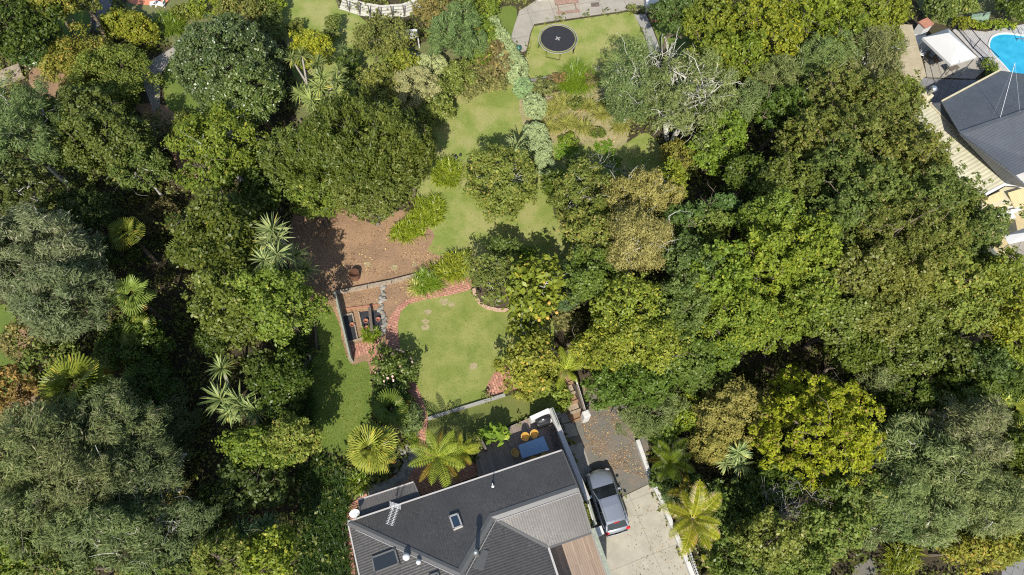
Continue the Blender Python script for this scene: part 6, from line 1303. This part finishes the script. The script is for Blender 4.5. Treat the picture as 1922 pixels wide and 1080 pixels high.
for a in ((1600, 520, 60, 46, 8.6, 'mid', 'pale green leafy tree below the olive wood, left', (1.05, 1.0, .95)), (1680, 530, 62, 46, 8.8, 'mid', 'pale green leafy tree below the olive wood, middle', (1.2, 1.1, .95)), (1760, 530, 56, 44, 8.2, 'olive', 'yellowish tree below the olive wood, right', (1.1, 1.15, .8)), (1640, 600, 66, 46, 8, 'mid', 'pale bamboo green tree in the middle of the lower right wood', (1.15, 1.1, 1)), (1570, 600, 50, 44, 7.5, 'mid', 'green tree above the golden conifer, left of the bamboo green tree', (.9, 1, .85)),
          (1720, 610, 50, 46, 7.5, 'mid', 'grey green tree right of the bamboo green tree', (.95, 1, .85)), (1860, 520, 52, 44, 7.5, 'lime', 'yellow green tree in the right wood below the pine deck', (.62, .68, .8)), (1885, 590, 52, 46, 7.5, 'lime', 'yellow tree at the right edge below the pine deck', (.85, .85, .8)), (1810, 580, 44, 46, 7, 'olive', 'olive tree above the pale leaning trunk', (1, 1.1, .8)), (1895, 650, 46, 36, 6.8, 'lime', 'yellow green tree at the right edge above the shaded hollow', (.75, .82, .8)),
          (1600, 660, 52, 36, 6.5, 'dark', 'dark green tree above the golden conifer', (1, 1.05, .9)), (1680, 670, 56, 40, 7, 'mid', 'green tree above the shaded hollow of the lower right wood', (.85, .95, .8)), (1760, 680, 46, 44, 7, 'dark', 'dark green tree right of the shaded hollow', (1, 1, 1)), (1830, 690, 50, 40, 6.5, 'mid', 'blue green tree in the lower right wood', (.6, .8, .85)), (1800, 740, 60, 38, 6.4, 'dark', 'dense dark tree above the grey feathery trees', (1.05, 1.1, .9)),
          (1880, 730, 40, 36, 5.5, 'dark', 'dark tree behind the small fan palm at the right edge', (.8, .95, .9)), (1700, 745, 46, 30, 6, 'dark', 'dark tree between golden conifer and grey feathery trees', (.9, 1, .9)), (1645, 715, 30, 26, 6, 'kanuka', 'small grey feathery tree right of the golden conifer top', (.95, 1, .9))):
    T(*a[:5], a[5], a[6], a[7], group='trees of the lower right wood')
# golden conifer as one tree plus its mossy neighbour
T(1536, 808, 96, 96, 9.5, 'gold', 'golden yellow conifer with lumpy branches in the lower right wood', (1, .98, 1), name='golden_conifer', rz=4.0)
T(1478, 730, 30, 36, 7, 'gold', 'upper left outlier of the golden conifer, a narrow yellow conifer', (1, 1, 1), name='golden_conifer')
T(1372, 780, 66, 56, 6, 'moss', 'rounded mossy olive tree left of the golden conifer', (1, 1, 1), rz=2.8)
T(1335, 835, 40, 34, 5, 'moss', 'smaller mossy olive tree below the rounded one', (1, 1, .9), rz=2)
for a in ((1705, 850, 60, 54, 8, 'grey green feathery tree right of the golden conifer', (1.05, 1.15, 1)), (1815, 820, 66, 56, 8.4, 'grey feathery tree with a purple cast in the lower right wood', (1.05, 1, 1.05)), (1765, 900, 56, 50, 8, 'pale feathery tree in the middle of the lower right wood', (1.1, 1.15, 1)), (1840, 945, 66, 56, 8, 'pale feathery tree near the lower right corner', (1.1, 1.15, 1)), (1680, 920, 50, 50, 7.5, 'feathery green grey tree below the golden conifer', (.95, 1.1, .9)), (1745, 960, 56, 44, 7.5, 'feathery tree above the strappy bushes near the bottom edge', (1, 1.1, .95)), (1700, 980, 46, 36, 6.5, 'dark feathery tree near the bottom edge, below the grey green one', (.75, .95, .75))):
    T(*a[:4], a[4], 'kanuka', a[5], a[6], name=KL, bark='lichen', twigs=3, group='feathery trees of the lower right wood')
for a in ((1900, 850, 36, 46, 6.5, 'dark', 'dark tree at the right edge beside the grey feathery trees', (1, 1.05, .9)), (1905, 930, 36, 50, 6.5, 'olive', 'yellow olive tree at the right edge near the bottom', (1.1, 1.1, .7)), (1600, 930, 60, 46, 6.5, 'olive', 'dull green tree below the golden conifer', (.8, .95, .8)), (1560, 990, 56, 46, 6.5, 'olive', 'dull olive tree near the bottom edge right of the bare grey tree', (.85, 1, .8)), (1440, 1020, 62, 50, 7, 'mid', 'pale green tree near the bottom edge left of the bare grey tree', (1.1, 1.1, .9)),
          (1380, 1060, 50, 40, 5.5, 'mid', 'green tree at the bottom edge right of the picket fence', (.8, .95, .8)), (1500, 1060, 50, 30, 6.5, 'olive', 'green tree at the bottom edge below the bare grey tree', (.9, 1.05, .8)), (1820, 1030, 60, 40, 6, 'olive', 'yellow brown tree at the bottom right', (1.3, 1.15, .7)), (1880, 1010, 40, 40, 5.5, 'olive', 'yellow olive tree above the grey paving in the bottom right corner', (1.2, 1.15, .7)), (1460, 905, 46, 40, 4.5, 'dark', 'shaded dark tree above the bare grey tree', (.8, .95, .9)),
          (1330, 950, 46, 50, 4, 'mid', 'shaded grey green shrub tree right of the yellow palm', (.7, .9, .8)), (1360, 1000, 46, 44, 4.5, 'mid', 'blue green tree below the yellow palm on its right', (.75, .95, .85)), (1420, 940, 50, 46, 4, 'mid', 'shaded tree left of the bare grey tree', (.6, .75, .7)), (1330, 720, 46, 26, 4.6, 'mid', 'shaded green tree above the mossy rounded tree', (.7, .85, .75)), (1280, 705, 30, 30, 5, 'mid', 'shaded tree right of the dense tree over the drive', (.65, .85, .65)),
          (1630, 1000, 30, 26, 3, 'kanuka', 'small grey tree above the bare concrete patch at the bottom edge', (.8, .9, .8))):
    T(*a[:5], a[5], a[6], a[7])
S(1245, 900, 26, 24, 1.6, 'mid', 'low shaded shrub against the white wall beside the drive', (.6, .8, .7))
S(1262, 935, 24, 20, 1.6, 'kanuka', 'grey green shrub spilling over the white wall', (.8, 1, .9))
S(1300, 905, 20, 18, 1.4, 'mid', 'small shrub between the yellow palm and the shaded bank', (.8, .95, .8))
S(1320, 880, 22, 22, 1.5, 'rust', 'small brown twiggy shrub on the shaded bank', (.6, .6, .6), dens=.6)
S(1085, 195, 18, 11, .8, 'mid', 'low green shrub in the upper middle of the flax bed', (.9, .95, .8))
S(1140, 195, 16, 11, .9, 'olive', 'low olive shrub at the upper right of the flax bed', (1, 1, .8))
S(1070, 262, 20, 9, .7, 'bright', 'low bright green ground cover under the flax bed', (.8, .95, .7))
S(1120, 250, 16, 10, .7, 'mid', 'low green ground cover right of the lowest flax', (.9, 1, .8))
# lichened tree by the trampoline lawn
T(1185, 165, 58, 66, 7, 'lichenk', 'dark green airy tree with pale lichen branches, left half of the lichened pair', (.82, 1.0, .8), bark='lichen', twigs=14, dens=.8, rz=2.4)
T(1290, 190, 80, 78, 8, 'lichenk', 'grey green airy tree with many pale lichen branches, right half of the lichened pair', (1.05, 1.12, .9), bark='lichen', twigs=24, dens=.75, trunkr=.24, rz=2.8)
bare_tree(1240, 120, 70, 7.4, 'bare crooked pale branches rising above the lichened pair of trees', seed=4, n=7, lv=3, r0=.17, base=(1252, 262))
bare_tree(1133, 325, 32, 6, 'small bare white twigged tree at the rim of the upper lawn', seed=9, n=6, lv=4, r0=.07, gnarl=.5)
bare_tree(1478, 955, 52, 6.2, 'bare silver grey twiggy tree below the golden conifer', bark='grey_bark', seed=12, n=8, lv=4, r0=.1)
bare_tree(705, 410, 16, 1.6, 'low dry twiggy bush on the bark ground', bark='grey_bark', seed=5, n=6, lv=3, r0=.03)
# ------------------------------------------------------------------ palms, ferns, cabbage trees
cabbage((600, 244), [(563, 175, 3.2), (575, 180, 3.6), (567, 106, 4.0), (594, 118, 4.4), (637, 133, 4.2), (603, 148, 4.8), (631, 152, 4.4), (630, 172, 4.0), (601, 165, 4.5), (585, 188, 3.8), (617, 192, 3.4), (595, 208, 3.0), (548, 112, 3.6)], 'tall many headed cabbage tree cluster left of the big dark dome', .92, (.85, .92, .7))
cabbage((560, 480), [(512, 432, 7.2), (522, 446, 6.9), (505, 455, 6.8), (495, 490, 7.4), (520, 478, 7.4), (552, 482, 5), (573, 505, 3.6)], 'cabbage tree group with pale heads left of the bark ground', 1.15, (.95, 1, .95))
cabbage((425, 760), [(417, 692, 3.6), (415, 750, 3.4), (432, 772, 3.0), (462, 768, 3.4), (448, 755, 3.2), (480, 770, 3.4)], 'cabbage tree group with five pale green heads in the dark gully', 1.2, (.9, 1, .85))
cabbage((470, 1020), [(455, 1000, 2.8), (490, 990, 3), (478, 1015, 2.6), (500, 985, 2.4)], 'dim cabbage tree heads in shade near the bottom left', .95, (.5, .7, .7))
cabbage((1385, 900), [(1386, 850, 4.2), (1388, 872, 3.8), (1362, 868, 3)], 'pale cabbage tree head pair right of the mossy tree', .85, (1, 1.1, 1.05))
cabbage((965, 285), [(962, 288, 3.6), (970, 272, 3.0)], 'cabbage tree head peeping above the round olive tree on the lawn', .95, (1, 1.05, 1))
cabbage((645, 110), [(645, 92, 3.4)], 'small dark cabbage tree right of the round yellow tree', .6, (.5, .6, .5))
palm(240, 440, 4.4, 'fan', 18, .8, 'fan palm lit on its right side in the upper gully', (.62, .7, .55))
palm(250, 555, 4.8, 'fan', 18, 1.0, 'fan palm with two broad silvery fronds in the gully', (.7, .9, .9), roll=.6)
palm(262, 620, 3.4, 'fan', 14, .85, 'fan palm below the one with silvery fronds', (.7, .85, .75))
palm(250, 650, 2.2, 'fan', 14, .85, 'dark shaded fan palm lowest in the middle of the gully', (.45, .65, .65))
palm(150, 728, 5.6, 'fan', 34, 1.2, 'large fan palm with yellow tipped fronds at the left', (.8, .88, .6), el0=-.3, pet=1.0, roll=.5)
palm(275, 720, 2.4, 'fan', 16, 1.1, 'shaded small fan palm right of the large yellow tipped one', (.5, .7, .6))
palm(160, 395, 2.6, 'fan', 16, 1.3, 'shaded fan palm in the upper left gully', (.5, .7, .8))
palm(350, 480, 2, 'fan', 14, 1, 'small fan palm at the left foot of the tall dense tree', (.6, .75, .7))
palm(410, 415, 8.0, 'fan', 10, .6, 'fan palm head emerging from the dark tree top', (.8, .9, .5))
palm(698, 842, 4.2, 'fan', 44, 1.0, 'large round fan palm with orange edged fronds above the house', (1.1, 1.15, .9), el0=-.5, el1=1.35, pet=.7, roll=.6)
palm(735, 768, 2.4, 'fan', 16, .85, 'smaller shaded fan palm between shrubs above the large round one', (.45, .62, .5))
palm(1895, 770, 4.0, 'fan', 18, 1.1, 'pale fan palm at the right edge', (1.1, 1.2, 1))
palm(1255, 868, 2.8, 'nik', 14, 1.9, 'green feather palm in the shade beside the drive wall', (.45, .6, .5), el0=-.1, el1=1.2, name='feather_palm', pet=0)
palm(1300, 975, 5.4, 'nik', 13, 2.35, 'yellow green feather palm with dry frond tips beside the concrete drive', (1.05, 1.05, .8), el0=-.35, el1=.9, name='feather_palm', pet=.1, roll=.2)
palm(1290, 925, 2.6, 'nik', 8, 1.3, 'small yellow feather palm above the large one', (1.1, .95, .8), el0=0, el1=1.2, name='feather_palm', pet=0)
palm(1345, 1075, 3.2, 'nik', 10, 1.6, 'yellow feather palm cut by the bottom edge', (.9, .95, .7), el0=-.2, el1=1.1, name='feather_palm', pet=0)
palm(822, 857, 2.6, 'fern', 13, 2.1, 'large tree fern with bright fronds left of the deck', (.78, .88, .75), el0=-.12, el1=.75, name='tree_fern', cat='tree fern', pet=.05, roll=.35)
palm(864, 848, 2.0, 'fern', 14, 1.5, 'smaller yellow tree fern tucked behind the large one, near the deck', (.95, .95, .8), el0=-.05, el1=.8, name='tree_fern', cat='tree fern', pet=.05)
palm(1062, 694, 3.4, 'fern', 9, 1.6, 'tree fern with two sunlit fronds beside the steps', (.9, 1, .9), el0=-.1, el1=.8, name='tree_fern', cat='tree fern', pet=.05)
# ------------------------------------------------------------------ strap leaved planting
strap_bed([(815, 312), (835, 302), (858, 312), (864, 332), (852, 350), (835, 352), (820, 346), (812, 330)], .85, 'round bright strap leaved clump at the left edge of the upper lawn', dens=5, tint=(1, 1.05, .9))
strap_bed([(785, 376), (810, 370), (828, 380), (834, 398), (822, 422), (800, 442), (770, 452), (742, 455), (732, 443), (748, 428), (765, 415), (786, 408), (776, 390)], .7, 'large crescent bed of bright strap leaves below the dark dome', dens=5, tint=(1, 1.05, .9))
strap_bed([(830, 495), (850, 480), (875, 478), (882, 500), (875, 525), (850, 530), (825, 520), (808, 505)], .8, 'bright strap leaved bush left of the timber steps', dens=6, tint=(1.1, 1.05, 1))
strap_bed([(782, 528), (795, 518), (815, 530), (828, 543), (800, 550), (778, 550)], .9, 'grassy green clump above the curve of the brick path', ln=.8, w=.035, tint=(.8, 1, .9), nl=22)
strap_bed([(776, 536), (786, 534), (788, 550), (776, 550)], .8, 'white striped grassy clump at the upper end of the brick path', tint=(2.2, 1.7, 6), w=.05, dens=5)
strap_bed([(684, 622), (700, 618), (712, 630), (700, 642), (685, 640)], .6, 'green leafy clump at the foot of the right black bed', tint=(.8, .9, .8))
strap_bed([(1060, 142), (1085, 135), (1112, 145), (1115, 168), (1090, 178), (1060, 172)], 1.1, 'tall bright green grass clump below the trampoline lawn', ln=.9, w=.03, nl=26, tint=(.75, .95, .7), dens=8)
for (x, y, r_, lb_) in ((1052, 198, 20, 'yellow flax clump nearest the pale round shrub above the others'), (1035, 212, 16, 'yellow flax clump at the left of the flax bed'), (1035, 245, 16, 'yellow flax clump lowest on the left of the flax bed'), (1064, 235, 22, 'large yellow flax clump in the middle of the flax bed'), (1094, 246, 18, 'yellow flax clump lowest on the right of the flax bed'), (1128, 218, 18, 'yellow flax clump right of the dry patch'), (1105, 205, 12, 'small faded flax clump in the dry patch'), (1163, 240, 18, 'yellow flax clump at the foot of the lichened tree')):
    strap_bed([(x + r_ * .6 * math.cos(a), y + r_ * .5 * math.sin(a)) for a in np.linspace(0, 6.28, 9)[:-1]], .95, lb_, 'flax', ln=.75, w=.05, dens=4, nl=20, name='flax_clump', group='yellow flax clumps', tint=(.82, .95, .9))
strap_bed([(1040, 272), (1070, 268), (1085, 280), (1070, 300), (1045, 300)], .4, 'low green leafy patch under the yellow flax', tint=(.6, .9, .6), ln=.4, dens=10)
strap_bed([(1115, 268), (1140, 262), (1170, 300), (1160, 330), (1120, 300)], .4, 'low green leafy patch right of the grassy corner trees', tint=(.6, .9, .6), ln=.4, dens=8)
strap_bed([(565, 880), (600, 860), (640, 870), (655, 900), (660, 930), (650, 985), (660, 1090), (570, 1090), (560, 1000), (575, 940)], .9, 'long bank of dark strap leaves along the left side of the house', 'darkstrap', dens=4, nl=14, tint=(1, 1, 1))
strap_bed([(540, 640), (575, 640), (585, 700), (590, 800), (560, 810), (535, 740)], .9, 'dark strap leaved hedge left of the grey planks', 'darkstrap', dens=4, nl=14, tint=(1.1, 1.1, 1))
strap_bed([(655, 905), (675, 890), (690, 905), (680, 925), (660, 928)], .8, 'bright leafy clump below the large round fan palm', tint=(.8, .95, .8))
strap_bed([(300, 30), (345, 35), (350, 62), (310, 70), (290, 55)], .8, 'green strap leaved bed above the paved path at the top left', tint=(.6, .75, .7), dens=5)
strap_bed([(1660, 1040), (1700, 1010), (1720, 1040), (1700, 1080), (1665, 1080)], .9, 'pale strappy bush at the bottom edge right of the bare concrete patch', tint=(1, .95, 1), dens=4)
strap_bed([(315, 900), (345, 880), (360, 930), (335, 960), (315, 940)], .8, 'dry straw coloured frond heap in the lower gully', 'flax', tint=(.75, .75, .9), dens=3)
strap_bed([(1880, 690), (1915, 700), (1910, 730), (1885, 725)], .8, 'pale strappy plant in the shade at the right edge', tint=(.8, 1, .9), dens=4)
strap_bed([(762, 800), (775, 800), (780, 830), (765, 830)], .5, 'low strappy plant in the rock edging beside the brick path', tint=(.8, .9, .7), dens=8)
sheet('bare_earth', [(1600, 1066), (1618, 1056), (1638, 1052), (1648, 1066), (1640, 1085), (1600, 1090)], DZ + .05, M['gravel'], jit=.2)
sheet('grey_paving', [(1880, 1050), (1930, 1030), (1960, 1110), (1880, 1110)], DZ + .05, M['dark_paving'])
a, b = G(1800, 628), P(1822, 600, 1.6); m = MB(); m.tube([a, a.lerp(b, .5) + Vector((0, 0, .6)), P(1822, 600, 3.0)], [.2, .18, .14], 8); tag(m.build('leaning_trunk', M['lichen'], None, a), 'pale leaning tree trunk in a gap at the right', 'trunk')
# flowers on the rose bush, fruit on the fruit tree
rr_ = np.random.default_rng(8)
for (px, py, z, n_, R_, mk, nm, lb_, sz) in ((738, 690, 2.1, 30, 1.3, 'flower', 'flower', 'small pink rose flowers', .06),):
    c = P(px, py, z); d = unit(n_, rr_); d[:, 2] = abs(d[:, 2]) * .5; V = leaf_quads(np.array(c) + d * R_ * np.array([1, 1, .6]), nrm(d + [0, 0, 1]), .16, .16, rr_); me = quads('flowers', V, 4, rr_.random(n_)); me.materials.append(LF['flower'])
    tag(link('rose_flowers', me), 'scattered small pink rose flowers on the rose bush', 'flowers', None, 'stuff')
for i, (x, y) in enumerate(((1031, 569), (1022, 530), (1045, 587), (1012, 601), (1028, 597))):
    c = P(x, y, 4.3); m = MB(); m.blob(c, .12, 10, .03); tag(m.build('orange_fruit', M['yellow'], None, c), 'round orange fruit on the large leaved fruit tree', 'fruit', 'orange fruit on the fruit tree')
# ------------------------------------------------------------------ undergrowth, litter, grass (too many to count)
r = np.random.default_rng(21)
def free(x, y):
    k = np.ones(x.shape, bool)
    for p in OPEN: k &= ~inpoly(x, y, p)
    hp = [tuple(HP(*q, 0)[:2]) for q in ((-.6, -.6), (14.2, -.6), (14.2, 12), (-.6, 12))]; k &= ~inpoly(x, y, hp)
    nb_ = [tuple(P(a, b, 0)[:2]) for a, b in ((1690, 40), (1960, 20), (1960, 560), (1890, 510), (1700, 250))]; k &= ~inpoly(x, y, nb_)
    k &= np.abs((x - WB.x) * wn_.x + (y - WB.y) * wn_.y) > .35
    return k
n = 46000; x = r.uniform(-66, 66, n); y = r.uniform(-8, 70, n); k = free(x, y) & (np.abs(x) < 40 + y * .42); x, y = x[k], y[k]; z = gz(x, y); n = len(x)
pn = np.sin(x * .7 + 3) * np.cos(y * .6) + np.sin(x * .23 - y * .31)
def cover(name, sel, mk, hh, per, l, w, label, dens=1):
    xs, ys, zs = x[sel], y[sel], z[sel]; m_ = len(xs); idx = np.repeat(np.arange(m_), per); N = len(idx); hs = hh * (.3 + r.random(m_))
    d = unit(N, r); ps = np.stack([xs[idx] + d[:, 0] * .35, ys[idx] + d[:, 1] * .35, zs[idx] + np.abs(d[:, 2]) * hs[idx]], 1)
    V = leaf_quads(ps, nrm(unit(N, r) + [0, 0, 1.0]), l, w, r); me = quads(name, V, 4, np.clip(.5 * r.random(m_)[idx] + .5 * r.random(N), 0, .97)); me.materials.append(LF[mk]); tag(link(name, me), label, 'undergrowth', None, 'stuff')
cover('undergrowth', pn > .1, 'mid', .9, 14, .24, .14, 'mixed green undergrowth covering the ground between the trees')
cover('olive_undergrowth', (pn <= .1) & (pn > -.8), 'olive', .8, 12, .2, .12, 'dull olive undergrowth covering the ground between the trees')
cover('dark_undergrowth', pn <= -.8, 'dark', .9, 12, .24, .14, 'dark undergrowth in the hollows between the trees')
def litter(name, px, z0, n, l, label, mk='litter'):
    poly = [tuple(P(a, b, z0)[:2]) for a, b in px]; xs = [p[0] for p in poly]; ys = [p[1] for p in poly]; a = r.uniform(min(xs), max(xs), n); b = r.uniform(min(ys), max(ys), n); k = inpoly(a, b, poly) & (r.random(n) < .12 + .9 * np.clip(.5 + np.sin(a * 1.3 + 1) * np.cos(b * 1.7) + .5 * np.sin(a * 3.1 - b * 2.3), 0, 1)); a, b = a[k], b[k]; n = len(a)
    V = leaf_quads(np.stack([a, b, np.full(n, z0 + .03)], 1), nrm(.35 * unit(n, r) + [0, 0, 1]), l, l * .6, r); me = quads(name, V, 4, r.random(n)); me.materials.append(LF[mk]); tag(link(name, me), label, 'leaves', None, 'stuff')
litter('fallen_leaves', [(600, 380), (640, 380), (760, 430), (860, 480), (860, 500), (700, 530), (630, 545), (560, 560), (560, 420)], .014, 5200, .12, 'brown fallen leaves scattered over the bark ground')
litter('fallen_leaves', [(1080, 700), (1130, 740), (1190, 830), (1215, 900), (1150, 880), (1100, 840), (1085, 770)], DZ + .02, 6000, .08, 'fallen leaves on the gravel drive')
litter('fallen_leaves', [(1170, 935), (1222, 910), (1262, 1000), (1300, 1080), (1180, 1080)], DZ + .034, 500, .07, 'small dark leaf bits on the concrete drive')
litter('fallen_leaves', [(980, 400), (1060, 430), (1060, 490), (900, 480), (900, 440)], .022, 260, .09, 'yellow fallen leaves on the upper lawn')
litter('fallen_leaves', [(630, 548), (740, 530), (860, 505), (880, 520), (745, 575), (728, 600), (640, 590)], .014, 2200, .1, 'brown leaves over the bed above the brick path')
litter('fallen_leaves', [(1010, 185), (1150, 175), (1180, 270), (1040, 265)], .018, 1800, .12, 'dry leaves over the flax bed')
litter('fallen_leaves', [(592, 600), (625, 585), (660, 684), (690, 700), (650, 840), (580, 740)], .024, 130, .1, 'pale fallen leaves on the side lawn')
def blades(name, px, z0, n, l, label, tint):
    poly = [tuple(P(a, b, z0)[:2]) for a, b in px]; xs = [p[0] for p in poly]; ys = [p[1] for p in poly]; a = r.uniform(min(xs), max(xs), n * 2); b = r.uniform(min(ys), max(ys), n * 2); k = inpoly(a, b, poly) ; a, b = a[k][:n], b[k][:n]; n = len(a)
    V = leaf_quads(np.stack([a, b, np.full(n, z0 + .02)], 1), nrm(unit(n, r) + [0, 0, .6]), l, l * .35, r); me = quads(name, V, 4, r.random(n) * .9); me.materials.append(LF['mid']); o = link(name, me); o.color = (*tint, 1); tag(o, label, 'grass', None, 'stuff')
UL = [(830, 240), (900, 190), (985, 192), (1030, 262), (1160, 275), (1230, 330), (1050, 350), (1040, 400), (1070, 440), (1060, 500), (868, 480), (815, 440), (800, 330)]
blades('grass', UL, .02, 7000, .07, 'short mown grass of the upper lawn', (1.7, 1.7, 1.1))
blades('grass', [(805, 783), (748, 610), (770, 571), (890, 550), (910, 578), (1040, 600), (1040, 680), (938, 690), (912, 748)], .03, 5000, .06, 'short mown grass of the round lawn', (1.7, 1.7, 1.0))
blades('grass', [(592, 600), (625, 585), (660, 684), (697, 690), (690, 800), (655, 850), (590, 830), (575, 680)], .022, 5000, .08, 'short green grass of the side lawn', (1.25, 1.4, .8))
blades('grass', [(985, 158), (990, 95), (1003, 49), (1180, 22), (1216, 95), (1200, 190)], .02, 5000, .07, 'short mown grass of the trampoline lawn', (1.7, 1.75, 1.1))
print('leaf faces', sum(len(m_.polygons) for m_ in bpy.data.meshes), 'objects', len(bpy.data.objects))
